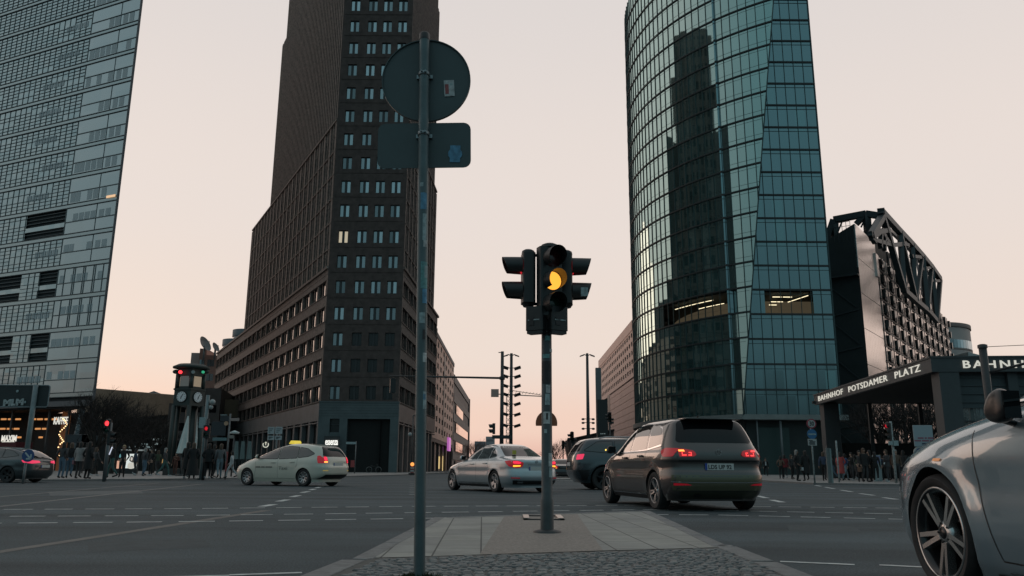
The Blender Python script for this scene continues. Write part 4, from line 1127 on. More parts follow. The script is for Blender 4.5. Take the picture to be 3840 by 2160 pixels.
Pk = fs_.p(0, 0, -7)
K = lambda x, y: on_plane(*S(x, y), Pk, sn)
mb = TB()
tk = [K(760, 265), K(880, 375), K(965, 470), K(1045, 570), K(1120, 670)]
for a, b in zip(tk[:-1], tk[1:]): mb.beam(a, b, .8)
for a, b in zip(tp[:-1], tk): mb.beam(a, b, .7)
for a, b in zip(tp[1:], tk): mb.beam(a, b, .6)
for a, b in zip(tk[:-1], bp): mb.beam(a, b, .6)
mb.build('rear_truss', STEEL, tb)
# arch over the gable end, in the gable plane set a little forward
Pg = fg_.p(0, 0, -2.0)
G = lambda x, y: on_plane(*S(x, y), Pg, fg_.n)
ar_ = [G(262, 335), G(314, 180), G(572, 132), G(700, 152)]
mb = TB()
for a, b in zip(ar_[:-1], ar_[1:]): mb.beam(a, b, 1.15, 1.15)
mb.beam(G(325, 185), G(328, 320), .9); mb.beam(G(572, 135), G(490, 215), .9); mb.beam(G(575, 135), G(585, 270), 1.1); mb.beam(G(695, 155), G(610, 285), 1.1); mb.beam(G(340, 290), G(380, 190), .25); mb.beam(G(560, 180), G(530, 240), .25); mb.beam(G(262, 340), G(360, 320), .6)
mb.build('end_arch', STEEL, tb)
mb = TB()
mb.beam(G(700, 152), tp[0], 1.2); mb.beam(T(*S(697, 160)), T(*S(612, 305)), 1.0); mb.beam(T(*S(600, 290)), T(*S(750, 262)), .8); mb.beam(T(*S(612, 330)), T(*S(700, 262)), .7); mb.beam(T(*S(690, 280)), T(*S(684, 400)), .7); mb.beam(T(*S(720, 300)), T(*S(716, 420)), .7); mb.beam(T(*S(600, 290)), T(*S(640, 360)), .7); mb.beam(T(*S(640, 345)), T(*S(770, 380)), .7); mb.beam(T(*S(700, 290)), T(*S(760, 380)), .7); mb.beam(T(*S(850, 365)), T(*S(905, 385)), .7); mb.beam(T(*S(770, 385)), T(*S(880, 370)), .8); mb.beam(T(*S(930, 470)), T(*S(1005, 480)), .7); mb.beam(T(*S(1015, 575)), T(*S(1080, 560)), .6); mb.beam(T(*S(1090, 665)), T(*S(1160, 670)), .6)
mb.build('cross_bracing', STEEL, tb)
mb = MB(); fs_.box(mb, u1 + 2, u1 + 8, ztc - 1.6, ztc + .8, -9, -3.5); fs_.box(mb, u1 + 12, u1 + 20, ztc - 1.6, ztc - .2, -9, -4); fs_.box(mb, u1 - 1.8, u1 - .2, ztc - 7, ztc - 2.5, .0, .35, 1); 
for k, (a_, b_, h_) in enumerate(((.02, .20, 4.6), (.22, .40, 4.2), (.42, .60, 3.8), (.62, .80, 3.0), (.82, .97, 2.4))):
    ua_, ub_ = u1 + (LS - u1) * a_, u1 + (LS - u1) * b_; fs_.box(mb, ua_, ub_, ztc - 1.7, ztc - 1.6 + h_, -8, -1.3); fs_.box(mb, ua_ + .8, ua_ + 1.7, ztc - 1.2, ztc - 1.6 + h_ * .7, -1.3, -1.2, 1)
mb.build('roof_plant', [GAB, CLAD], tb)
# round pale block beyond
YR_ = 300.
a = V((hor(3560) * YR_, YR_, 0)); b = V((hor(3690) * YR_, YR_, 0))
rbk = thing('round_pale_building', 'pale curved building behind the truss topped block', 'building', (a.x, YR_, -.4), world=True)
Rr = (b.x - a.x) * 1.3; cx_ = b.x - Rr + .5; zt = at(3590, 1232, YR_).z
M = Matrix.Translation((cx_, YR_ + Rr * .2, 0)); 
mb = MB(); mb.lathe([(Rr, -.4), (Rr, zt - 1.5)], 64, 0, M); mb.lathe([(Rr + .4, zt - 1.5), (Rr + .4, zt), (.1, zt)], 64, 1, M); mb.build('wall', [mat('pale_round', (.42, .36, .34), .6, noise=.08, nscale=.3), mat('brown_cornice', (.16, .12, .11), .7)], rbk)
for k in range(5):
    mb = MB(); z = zt - 8 - 7.5 * k; mb.lathe([(Rr + .05, z - 1.9), (Rr + .12, z - 1.7), (Rr + .05, z - 1.5)], 64, 0, M); mb.build('ledge', mat('brown_cornice', (.2, .2, .2)), rbk)
    if k < 3:
        for j in range(20):
            an = math.radians(-92 + 5.2 * j); c = V((cx_ + (Rr + .02) * math.cos(an), YR_ + Rr * .2 + (Rr + .02) * math.sin(an), z + .3)); q = Matrix.Translation(c) @ Matrix.Rotation(an, 4, 'Z')
            mb = MB(); mb.box(-.1, .06, -.7, .7, -1.5, 1.5, 0, q); mb.build('window', PANE, rbk)
# far low glass roof
a = at(3630, 1320, 150); o = MB(); b = at(3720, 1342, 150); o.hexa([(a.x, 150, 5), (b.x + 8, 150, 5), (b.x + 8, 160, 5), (a.x, 160, 5), (a.x, 150, a.z), (b.x + 8, 150, b.z - 2), (b.x + 8, 160, b.z - 2), (a.x, 160, a.z)])
for k in range(6): q = at(3640 + 14 * k, 1330 + 3 * k, 149.5); o.box(q.x - .25, q.x + .25, 149.5, 150, 6, q.z - .8, 1)
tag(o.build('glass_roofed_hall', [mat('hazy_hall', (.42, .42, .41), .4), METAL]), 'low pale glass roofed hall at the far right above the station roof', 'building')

# ------------------------------------------------------------------ station entrance pavilion
Yk = 46.
r1, r2_ = hor(3535), hor(3073)
Pk_ = V((r1 * Yk, Yk, 0)); dv = V((hor(2215), 1, 0)).normalized()
tt = (Pk_.x - r2_ * Pk_.y) / (r2_ * dv.y - dv.x)
sl_ = Fr(Pk_, (dv.x, dv.y), (-dv.y, dv.x)); sr_ = Fr(Pk_, (dv.y, -dv.x))
if sr_.n.y > 0: sr_.n = -sr_.n
LT = tt; z1s, z0s = sl_.Z(3493, 1338)[1], sl_.Z(3496, 1394)[1]
gs_ = ground(46)
sp = thing('station_entrance', 'grey steel station entrance hall with white letters on its roof edge', 'station entrance', (Pk_.x, Pk_.y, gs_), world=True)
ANTH = mat('anthracite_steel', (.048, .056, .06), .5, noise=.12, nscale=1.2)
LR = 22.
mb = MB()
sl_.box(mb, -.02, LT, z0s, z1s, -.3, 0); sr_.box(mb, 0.02, LR, z0s, z1s, -.3, 0); sl_.box(mb, -.02, LT, z1s - .05, z1s + .05, -.35, .06); sr_.box(mb, 0, LR, z1s - .045, z1s + .055, -.35, .06)
mb.build('fascia', ANTH, sp)
mb = MB(); mb.prism([(p.x, p.y) for p in (sl_.p(.1, 0, -.2), sl_.p(.1, 0, -LR), sl_.p(LT - .1, 0, -LR), sl_.p(LT - .1, 0, -.2))][::-1], z0s + .15, z1s - .1); mb.build('roof', mat('roof_dark', (.022, .025, .027), .8), sp)
def post(fr, u, w_, name='column', d=-.4):
    m = MB(); fr.box(m, u, u + w_, gs_ - .2, z0s + .02, d - w_, d); m.build(name, ANTH, sp)
post(sl_, .05, 1.1); post(sl_, LT - 1.3, 1.25)
post(sr_, 4.3, .55); post(sr_, 8.4, .55); post(sr_, 12.6, .55)
zglass = sr_.Z(3600, 1520)[1]
mb = MB(); sr_.box(mb, 1.0, LR, zglass - .1, z0s, -1.0, -.7)
for k in range(4): sr_.box(mb, 1.0, LR, zglass + .2 + (z0s - zglass) * k / 4, zglass + .28 + (z0s - zglass) * k / 4, -.7, -.62)
mb.build('louvre_panel', mat('louvre_dark', (.05, .062, .068), .5, noise=.15, nscale=.6), sp)
SG = mat('station_glass', (.3, .34, .34), .03, spec=.6, alpha=.38)
mb = MB(); sr_.quad(mb, 1.0, LR, gs_, zglass, -.85); mb.build('glass_wall', SG, sp)
mb = MB()
for k in range(1, 5): sr_.box(mb, 1.0, LR, gs_ + (zglass - gs_) * k / 5, gs_ + (zglass - gs_) * k / 5 + .07, -.84, -.74)
mb.build('glazing_bars', ANTH, sp)
zs_ = sl_.Z(3300, 1502)[1]
# deep dark header across the far side, low dark screen below it
fb = Fr(sl_.p(LT - .4, 0), (sr_.u.x, sr_.u.y)); 
if fb.n.y > 0: fb.n = -fb.n
zhd = fb.Z(3300, 1503)[1]; zsc = fb.Z(3300, 1662)[1]
mb = MB(); fb.box(mb, -.2, 20, zhd, z0s + .1, -.4, 0); mb.build('header', mat('header_dark', (.02, .024, .025), .7), sp)
mb = MB(); fb.box(mb, 2.0, 20, gs_, zsc, -.4, -.2); mb.build('rear_screen', mat('rear_screen_dark', (.018, .018, .018), .7, noise=.3, nscale=.6), sp)
for u in (4.4, 8.6, 12.8):
    mb = MB(); fb.box(mb, u, u + .3, gs_, zhd, -.3, -.02); mb.build('column', ANTH, sp)
GL = emi('letter_light', (1, .955, .83), .52)
u0_, za_ = sl_.Z(3066, 1479); u1_, zb_2 = sl_.Z(3459, 1388)
zlet = sl_.Z(3459, 1388)[1]; hl = (sl_.Z(3459, 1361)[1] - zlet) 
zl_ = z0s + (z1s - z0s) * .25; hh = (z1s - z0s) * .50
for txt, pa_, pb_ in (('BAHNHOF', 3066, 3160), ('POTSDAMER', 3182, 3332), ('PLATZ', 3361, 3459)):
    ua, ub = sl_.Z(pa_, 1440)[0], sl_.Z(pb_, 1440)[0]
    lettering(txt, hh * 1.42, GL, sl_.p(ua, zl_, .07), -sl_.u, sl_.n, sp, .02, width=abs(ua - ub), name='lettering', bold=.0, space=1.12)
ua = sr_.Z(3605, 1360)[0]; ub = sr_.Z(3838, 1360)[0]
lettering('BAHNHOF', hh * 1.42, GL, sr_.p(ua, zl_, .07), sr_.u, sr_.n, sp, .02, width=(ub - ua) * 7 / 5.06, space=1.35, name='lettering', bold=.01)

# ------------------------------------------------------------------ cars
def pchip(xs, ys):
    xs, ys = np.array(xs, float), np.array(ys, float); h = np.diff(xs); d = np.diff(ys) / h; m = np.zeros(len(xs))
    for k in range(1, len(xs) - 1):
        if d[k - 1] * d[k] > 0:
            w1, w2 = 2 * h[k] + h[k - 1], h[k] + 2 * h[k - 1]; m[k] = (w1 + w2) / (w1 / d[k - 1] + w2 / d[k])
    m[0], m[-1] = d[0], d[-1]
    def f(x):
        x = np.clip(x, xs[0], xs[-1]); k = int(np.clip(np.searchsorted(xs, x) - 1, 0, len(h) - 1)); t = (x - xs[k]) / h[k]
        return float((1 + 2 * t) * (1 - t) ** 2 * ys[k] + t * (1 - t) ** 2 * h[k] * m[k] + t * t * (3 - 2 * t) * ys[k + 1] + t * t * (t - 1) * h[k] * m[k + 1])
    return f

TYRE = mat('tyre_rubber', (.016, .016, .017), .75, noise=.3, nscale=20)
ARCHM = mat('wheel_well', (.008, .008, .008), .9)
TRIM = mat('black_trim', (.012, .012, .013), .45)
CHROME = mat('chrome', (.62, .62, .63), .12, metal=1)
CARGLASS = mat('car_glass', (.005, .006, .007), .02, spec=.32)
SIDEGLASS = mat('car_side_glass', (.006, .007, .008), .02, spec=1.0, coat=.4)
PLATE = mat('plate_white', (.5, .5, .48), .5)
PLATEB = mat('plate_blue', (.02, .06, .3), .5)
INK = mat('plate_ink', (.01, .01, .01), .6)
REDL = mat('red_lens', (.25, .005, .012), .15, coat=.6, emit=(1, .02, .03), es=.17)
REDH = emi('red_lamp', (1, .06, .06), 1.6)
ORNH = emi('orange_lamp', (1, .30, .06), 2.4)
YELH = emi('yellow_lamp', (1, .72, .12), 1.6)
REFLR = mat('reflector_red', (.30, .01, .02), .2, emit=(1, .02, .05), es=.10)
HEADL = mat('head_lens', (.35, .36, .37), .06, metal=.5, coat=.8)
ALLOY = mat('alloy', (.42, .43, .44), .28, metal=.85)
ALLOYD = mat('alloy_dark', (.03, .03, .032), .35, metal=.6)
def paint(name, col, rough=.32, metal=.55, flake=.06): return mat(name, col, rough, metal=metal, coat=1.0, noise=flake, nscale=3)

class Body:
    """car body as a stack of plan curves: x forward, y left, z up; origin on the ground between the axles"""
    def __init__(s, sp):
        s.sp = sp
        s.xf = pchip(*zip(*sp['front'])); s.xr = pchip(*zip(*sp['rear'])); s.hw = pchip(*zip(*sp['width']))
        s.z0 = sp['front'][0][0]; s.z1 = sp['front'][-1][0]
        s.nf = pchip(*zip(*sp.get('nf', [(0, 7), (.8, 6), (1.6, 7)]))); s.mf = pchip(*zip(*sp.get('mf', [(0, 3.2), (1.6, 3.6)])))
        s.nr = pchip(*zip(*sp.get('nr', [(0, 11), (.9, 10), (1.6, 9)]))); s.mr = pchip(*zip(*sp.get('mr', [(0, 5), (1.6, 5)])))
    def ends(s, z): return s.xf(z), s.xr(z), s.hw(z)
    def y(s, x, z):
        a, b, w = s.ends(z); c = (a + b) / 2 + s.sp.get('mid', 0) * (a - b); 
        if x >= c: n, m, L = s.nf(z), s.mf(z), a - c
        else: n, m, L = s.nr(z), s.mr(z), c - b
        t = min(abs(x - c) / max(L, 1e-4), 1); yy = w * max(0, 1 - t ** n) ** (1 / m)
        return yy + s.bump(x, z) * min(1, yy / (w + 1e-6)) ** 4
    def bump(s, x, z):
        o = 0
        for bx, R in ((s.sp['axf'], s.sp['arch']), (s.sp['axr'], s.sp['arch'])):
            r = math.hypot(x - bx, z - s.sp['rw'])
            o += s.sp.get('flare', .018) * math.exp(-((r - R - .02) / .075) ** 2)
        for zl, x0, x1, amp in s.sp.get('lines', []):
            zz = zl[0] + (zl[1] - zl[0]) * (x - x0) / (x1 - x0)
            if x0 < x < x1:
                f = min(1, (x - x0) / .3, (x1 - x) / .3); d = z - zz
                o += amp * f * (math.exp(-(d / .02) ** 2) if d > 0 else math.exp(-(d / .09) ** 2))
        for zl, zw, amp in s.sp.get('waist', []): o -= amp * math.exp(-((z - zl) / zw) ** 2)
        return o
    def xe(s, y, z, rear):
        a, b, w = s.ends(z); c = (a + b) / 2 + s.sp.get('mid', 0) * (a - b); q = min(abs(y) / max(w, 1e-4), .9999)
        if rear: return c - (c - b) * (1 - q ** s.mr(z)) ** (1 / s.nr(z))
        return c + (a - c) * (1 - q ** s.mf(z)) ** (1 / s.nf(z))
    def mesh(s, nz=46, ns=30):
        zs = []
        for k in range(nz + 1):
            t = k / nz; zs.append(s.z0 + (s.z1 - s.z0) * t)
        zs += [s.z1 - .004, s.z1 - .012, s.z1 - .022, s.z1 - .035]
        for zc in s.sp.get('dense', []): zs += [zc - .03, zc - .02, zc - .01, zc, zc + .01, zc + .02, zc + .03]
        zs = sorted({round(z, 4) for z in zs if s.z0 <= z <= s.z1})
        qs = [0, .2, .4, .55, .68, .78, .86, .92, .96, .985]
        V_, F_ = [], []; N = None
        for z in zs:
            a, b, w = s.ends(z); c = (a + b) / 2 + s.sp.get('mid', 0) * (a - b)
            half = [(s.xe(q * w, z, False), q * w) for q in qs]
            xa, xb = s.xe(.985 * w, z, False), s.xe(.985 * w, z, True)
            for k in range(1, ns):
                x = xa + (xb - xa) * k / ns; half.append((x, None))
            half += [(s.xe(q * w, z, True), q * w) for q in reversed(qs)]
            half = [(x, (s.y(x, z) if yy is None else yy * (1 + s.bump(x, z) * (yy / w) ** 4))) for x, yy in half]
            ring = half + [(x, -yy) for x, yy in reversed(half[1:-1])]
            N = len(ring); V_ += [(x, yy, z) for x, yy in ring]
        for k in range(len(zs) - 1):
            for j in range(N):
                q = (j + 1) % N; F_.append((k * N + j, k * N + q, (k + 1) * N + q, (k + 1) * N + j))
        F_.append(tuple(reversed(range(N)))); e = (len(zs) - 1) * N; F_.append(tuple(e + j for j in range(N)))
        return V_, F_
    # surface patches -------------------------------------------------
    def patch(s, mb, poly, kind, side=1, off=.004, m=0, cell=.07):
        """polygon in the side view (x,z) or end view (y,z), laid on the skin"""
        bm = bmesh.new(); vs = [bm.verts.new((p[0], 0, p[1])) for p in poly]; bm.faces.new(vs)
        lo = [min(p[k] for p in poly) for k in (0, 1)]; hi = [max(p[k] for p in poly) for k in (0, 1)]
        for ax, no in ((0, (1, 0, 0)), (1, (0, 0, 1))):
            n = int((hi[ax] - lo[ax]) / cell)
            for k in range(1, n + 1):
                c = lo[ax] + (hi[ax] - lo[ax]) * k / (n + 1); co_ = (c, 0, 0) if ax == 0 else (0, 0, c)
                bmesh.ops.bisect_plane(bm, geom=bm.verts[:] + bm.edges[:] + bm.faces[:], plane_co=co_, plane_no=no, dist=1e-5)
        bm.normal_update()
        i = len(mb.v); bm.verts.index_update()
        for v in bm.verts:
            a, z = v.co.x, v.co.z
            if kind == 'side': mb.v.append((a, side * (s.y(a, z) + off), z))
            else: mb.v.append((s.xe(a, z, kind == 'rear') + (-off if kind == 'rear' else off), a, z))
        for f in bm.faces:
            idx = tuple(i + v.index for v in f.verts)
            p = [V(mb.v[k]) for k in idx[:3]]; nn = (p[1] - p[0]).cross(p[2] - p[0])
            out = V((0, side, 0)) if kind == 'side' else V((-1 if kind == 'rear' else 1, 0, 0))
            if nn.dot(out) < 0: idx = tuple(reversed(idx))
            mb.f.append(idx); mb.m.append(m); mb.sm.add(len(mb.f) - 1)
        bm.free()
    def seam(s, mb, pts, side=1, w=.007, off=.0025, m=0, kind='side'):
        for a, b in zip(pts[:-1], pts[1:]):
            d = V((b[0] - a[0], b[1] - a[1])); L = d.length
            if L < 1e-5: continue
            n = V((-d.y, d.x)) / L * w / 2
            s.patch(mb, [(a[0] - n.x, a[1] - n.y), (b[0] - n.x, b[1] - n.y), (b[0] + n.x, b[1] + n.y), (a[0] + n.x, a[1] + n.y)], kind, side, off, m)

def smooth_poly(p, k=3):
    if k == 1:                      # round the corners only
        q = []; n = len(p)
        for i in range(n):
            a, b, c = V(p[i - 1]), V(p[i]), V(p[(i + 1) % n]); r = min(.032, (a - b).length * .4, (c - b).length * .4)
            s, e = b + (a - b).normalized() * r, b + (c - b).normalized() * r
            for t in (0, .33, .67, 1): q.append(tuple(s * (1 - t) ** 2 + b * 2 * t * (1 - t) + e * t * t))
        return q
    for _ in range(k):
        q = []
        for i in range(len(p)):
            a, b = p[i], p[(i + 1) % len(p)]
            q += [(a[0] * .75 + b[0] * .25, a[1] * .75 + b[1] * .25), (a[0] * .25 + b[0] * .75, a[1] * .25 + b[1] * .75)]
        p = q
    return p
def inset(p, d):
    cx_ = sum(q[0] for q in p) / len(p); cy_ = sum(q[1] for q in p) / len(p); out = []
    n = len(p)
    ar_ = sum(p[i][0] * p[(i + 1) % n][1] - p[(i + 1) % n][0] * p[i][1] for i in range(n)); sg = 1 if ar_ > 0 else -1
    for i in range(n):
        a, b, c = V(p[i - 1]), V(p[i]), V(p[(i + 1) % n])
        e1, e2 = (b - a).normalized(), (c - b).normalized(); n1, n2 = V((-e1.y, e1.x)) * sg, V((-e2.y, e2.x)) * sg
        m_ = (n1 + n2); m_ = m_.normalized() if m_.length > 1e-6 else n1
        out.append(tuple(b + m_ * d / max(.35, m_.dot(n1))))
    return out

def wheel(root, x, y, side, R, Wd, style, rim_r, res=40, spin=0., mats=(TYRE, ALLOY, ALLOYD), steer=0.):
    M = Matrix.Translation((x, y, R)) @ Matrix.Rotation(steer, 4, 'Z') @ Matrix.Rotation(-math.pi / 2 * side, 4, 'X')    # local z points outward
    mb = MB(); h = Wd / 2
    mb.lathe([(rim_r - .01, -h), (R - .03, -h), (R - .008, -h + .02), (R, -h + .045), (R, h - .045), (R - .008, h - .02), (R - .028, h), (rim_r + .018, h - .003), (rim_r + .004, h - .012), (rim_r - .01, h - .03), (rim_r - .01, -h)], res, 0, M)
    t = mb.build('wheel', mats[0], root, autosmooth=.7)
    mb = MB()
    mb.lathe([(rim_r - .008, h - .035), (rim_r, h - .014), (rim_r - .010, h - .008), (rim_r - .016, h - .012)], res, 0, M); mb.lathe([(rim_r - .016, h - .012), (rim_r - .03, h - .02), (rim_r - .045, h - .06), (rim_r - .05, -h + .03)], res, 1, M)
    mb.lathe([(1e-4, -h + .05), (rim_r * .62, -h + .05), (rim_r * .62, h - .11), (1e-4, h - .11)], res, 2, M)           # brake disc behind
    mb.lathe([(rim_r * .62, -h + .04), (rim_r - .045, -h + .03)], res, 1, M)
    n, kind = style
    for k in range(n):
        a = 2 * math.pi * k / n + spin
        arms = ((-.15, .029), (.15, .029)) if kind == 'twin' else ((0, .09),) if kind == 'broad' else ((-.0, .045), (.16, .03)) if kind == 'y' else ((0, .055),)
        for da, wd in arms:
            p0 = .055; p1 = rim_r - .013
            c0, c1 = a + da * (1.3 if kind == 'twin' else .35), a + da
            if kind == 'y': c0 = a
            P = lambda r, an, z, o: M @ V((r * math.cos(an) - o * math.sin(an), r * math.sin(an) + o * math.cos(an), z))
            w0, w1 = wd * .62, wd * (.85 if kind != 'broad' else 1.3); 
            mb.hexa([P(p0, c0, h - .075, -w0), P(p1, c1, h - .07, -w1 / 2 - .004), P(p1, c1, h - .07, w1 / 2 + .004), P(p0, c0, h - .075, w0), P(p0, c0, h - .035, -w0 * .8), P(p1, c1, h - .016, -w1 / 2), P(p1, c1, h - .016, w1 / 2), P(p0, c0, h - .035, w0 * .8)], 0)
    mb.lathe([(1e-4, h - .03), (.032, h - .031), (.034, h - .036)], 20, 1, M); mb.lathe([(.034, h - .036), (.062, h - .04), (.075, h - .06), (.08, h - .09)], 20, 0, M)
    for k in range(5):
        a = 2 * math.pi * k / 5; c = M @ V((.055 * math.cos(a), .055 * math.sin(a), h - .035)); mb.ball(c, .007, 4, 1)
    mb.build('rim', [mats[1], mats[2], mats[2]], t)
    return t

def car(sp, name, label, cat, group=None):
    root = thing(name, label, cat, group=group); B = Body(sp)
    v, f = B.mesh(*sp.get('res', (46, 34)))
    me = bpy.data.meshes.new('body'); me.from_pydata(v, [], f); me.materials.append(sp['paint']); me.materials.append(ARCHM)
    bo = link('body', me, root)
    # wheel openings are cut out of the shell
    cm = MB()
    for ax in (sp['axf'], sp['axr']):
        for s_ in (1, -1):
            M = Matrix.Translation((ax, s_ * (sp['w'] - .12), sp['rw'] + sp.get('archdz', 0))) @ Matrix.Rotation(math.pi / 2, 4, 'X')
            cm.lathe([(1e-4, -.20), (sp['arch'], -.20), (sp['arch'], .24), (1e-4, .24)], 48, 0, M, False)
    co_ = cm.build('cut', ARCHM)
    bm = bmesh.new(); bm.from_mesh(co_.data); bmesh.ops.remove_doubles(bm, verts=bm.verts, dist=1e-4); bmesh.ops.recalc_face_normals(bm, faces=bm.faces); bm.to_mesh(co_.data); bm.free()
    bm = bmesh.new(); bm.from_mesh(me); bmesh.ops.recalc_face_normals(bm, faces=bm.faces); bm.to_mesh(me); bm.free()
    md = bo.modifiers.new('b', 'BOOLEAN'); md.object = co_; md.operation = 'DIFFERENCE'; md.solver = 'EXACT'; md.material_mode = 'TRANSFER'
    dg = bpy.context.evaluated_depsgraph_get(); dg.update()
    me2 = bpy.data.meshes.new_from_object(bo.evaluated_get(dg)); bo.modifiers.clear(); bo.data = me2; me2.name = 'body'
    bpy.data.objects.remove(co_); bpy.data.meshes.remove(me)
    bm = bmesh.new(); bm.from_mesh(me2)
    for fc in bm.faces: fc.smooth = fc.material_index == 0
    bm.to_mesh(me2); bm.free(); me2.set_sharp_from_angle(angle=math.radians(38))
    gm = sp.get('glass', SIDEGLASS)
    for s_ in sp.get('sides', (1, -1)):
        for w_ in sp['windows']:
            nm, poly = w_; mb = MB(); big = inset(poly, -.022)
            B.patch(mb, big, 'side', s_, .0035, 1); B.patch(mb, poly, 'side', s_, .0065, 0); mb.build(nm, [gm, sp.get('surround', TRIM)], root)
        mb = MB()
        for ln in sp.get('seams', []): B.seam(mb, ln, s_)
        mb.build('panel_gap', TRIM, root)
        if sp.get('sill'): mb = MB(); B.patch(mb, sp['sill'], 'side', s_, .006); mb.build('sill', sp.get('sillmat', TRIM), root)
        for st_ in sp.get('strips', []): mb = MB(); B.seam(mb, st_[0], s_, st_[1], .008); mb.build('trim_strip', st_[2], root)
        for hx, hz in sp.get('handles', []):
            mb = MB(); y0 = B.y(hx, hz); mb.box(hx - .11, hx + .11, min(s_ * y0, s_ * (y0 + .035)), max(s_ * y0, s_ * (y0 + .035)), hz - .016, hz + .016); mb.build('door_handle', sp.get('handlemat', sp['paint']), root, bevel=.01, autosmooth=.6)
        if sp.get('flap') and s_ == sp['flap'][2]:
            mb = MB(); x_, z_ = sp['flap'][:2]; B.seam(mb, [(x_ - .1, z_ - .08), (x_ + .08, z_ - .08), (x_ + .08, z_ + .09), (x_ - .1, z_ + .09), (x_ - .1, z_ - .08)], s_, .005); mb.build('fuel_flap', TRIM, root)
        # mirror
        mx_, mz_ = sp['mirror']; mb = MB(); y0 = B.y(mx_, mz_)
        pr = [(-.085, .0), (-.075, .08), (-.03, .105), (.04, .095), (.10, .03), (.105, -.02), (.06, -.055), (-.06, -.06)]
        n_ = len(pr); i0 = len(mb.v); lay = ((.05, .35, .02), (.10, .85, 0), (.17, 1, 0), (.225, .92, 0), (.255, .6, 0))
        k0 = sp.get('mirror_k', 1.); kl = sp.get('mirror_l', k0)
        for dy, kk, dz_ in lay:
            for px, pz in pr: mb.v.append((mx_ + px * kk * .95 * k0 - dy * .12, s_ * (y0 + dy * kl), mz_ + .02 + pz * kk * k0 + dz_))
        for k in range(len(lay) - 1):
            for j in range(n_):
                q = (j + 1) % n_; mb.f.append((i0 + k * n_ + j, i0 + k * n_ + q, i0 + (k + 1) * n_ + q, i0 + (k + 1) * n_ + j)); mb.m.append(0)
        mb.f.append(tuple(i0 + j for j in range(n_))); mb.m.append(0); mb.f.append(tuple(i0 + (len(lay) - 1) * n_ + j for j in range(n_))); mb.m.append(0)
        mb.beam((mx_ + .02, s_ * (y0 - .03), mz_ - .05), (mx_ + .0, s_ * (y0 + .1), mz_ - .02), .07, .035)
        mi = mb.build('mirror', sp.get('mirrormat', TRIM), root, smooth_all=True, autosmooth=.9)
        bm = bmesh.new(); bm.from_mesh(mi.data); bmesh.ops.recalc_face_normals(bm, faces=bm.faces); bm.to_mesh(mi.data); bm.free()
        sd_ = mi.modifiers.new('s', 'SUBSURF'); sd_.levels = 1; sd_.render_levels = 2
        mb = MB(); mb.box(mx_ - .098 * k0, mx_ - .088 * k0, min(s_ * (y0 + .09 * kl), s_ * (y0 + .23 * kl)), max(s_ * (y0 + .09 * kl), s_ * (y0 + .23 * kl)), mz_ - .02, mz_ + .10 * k0); mb.build('mirror_glass', CARGLASS, mi)
        if sp.get('mirror_lamp'): mb = MB(); mb.box(mx_ + .04, mx_ + .10, min(s_ * (y0 + .18), s_ * (y0 + .25)), max(s_ * (y0 + .18), s_ * (y0 + .25)), mz_ + .02, mz_ + .05); mb.build('indicator', sp['mirror_lamp'], mi)
    for nm, kind, poly, mt, off in sp.get('ends', []):
        mb = MB(); B.patch(mb, poly, kind, 1, off); mb.build(nm, mt, root)
    for nm, kind, poly, mt, off in sp.get('mirrored_ends', []):
        for s_ in (1, -1):
            mb = MB(); B.patch(mb, [(s_ * a, b) for a, b in poly], kind, 1, off); mb.build(nm, mt, root)
    for nm, poly, mt, off in sp.get('side_patches', []):
        for s_ in (1, -1):
            mb = MB(); B.patch(mb, poly, 'side', s_, off); mb.build(nm, mt, root)
    for pts, w_, mt, kind in sp.get('end_strips', []):
        mb = MB(); B.seam(mb, pts, 1, w_, .006, 0, kind); mb.build('trim_strip', mt, root)
    # plate
    if sp.get('plate'):
        tx, pz, pk = sp['plate']; x = B.xe(0, pz, True) - .012; mb = MB(); mb.box(x - .006, x, -.26, .26, pz - .055, pz + .055); pl = mb.build('number_plate', PLATE, root)
        mb = MB(); mb.box(x - .008, x - .006, .22, .26, pz - .055, pz + .055); mb.build('euro_band', PLATEB, pl)
        if tx: lettering(tx, .098, INK, (x - .008, .205, pz - .036), (0, -1, 0), (-1, 0, 0), pl, .001, width=.42, name='plate_text', bold=.002)
    y_ = sp['w'] - sp['ww'] / 2 - .012
    for ax in (sp['axf'], sp['axr']):
        for s_ in (1, -1): wheel(root, ax, s_ * y_, s_, sp['rw'], sp['ww'], sp['wheel'], sp['rim'], sp.get('wres', 36), sp.get('spin', .3), sp.get('wmats', (TYRE, ALLOY, ALLOYD)), sp.get('steer', 0) if ax == sp['axf'] else 0)
    mb = MB(); mb.box(sp['axr'] - .4, sp['axf'] + .4, -sp['w'] + .28, sp['w'] - .28, .16, .34); mb.build('underbody', ARCHM, root)
    return root, B
def put(root, p, ang, sc=None):
    """ang: heading in degrees, measured from +X"""
    root.location = (p.x, p.y, ground(p.y)); root.rotation_euler = (math.atan(.0065 if 6 < p.y < 60 else 0) * -math.sin(math.radians(ang)) * 0, 0, math.radians(ang))
def rrect(x0, x1, z0, z1, r=.03, k=2):
    return [(cx + r * math.cos(math.radians(a0 + 22.5 * j)), cz + r * math.sin(math.radians(a0 + 22.5 * j))) for cx, cz, a0 in ((x1 - r, z0 + r, -90), (x1 - r, z1 - r, 0), (x0 + r, z1 - r, 90), (x0 + r, z0 + r, 180)) for j in range(5)]
arch_line = lambda ax, R, rw, a0, a1, n=14: [(ax + R * math.cos(math.radians(a0 + (a1 - a0) * k / n)), rw + R * math.sin(math.radians(a0 + (a1 - a0) * k / n))) for k in range(n + 1)]
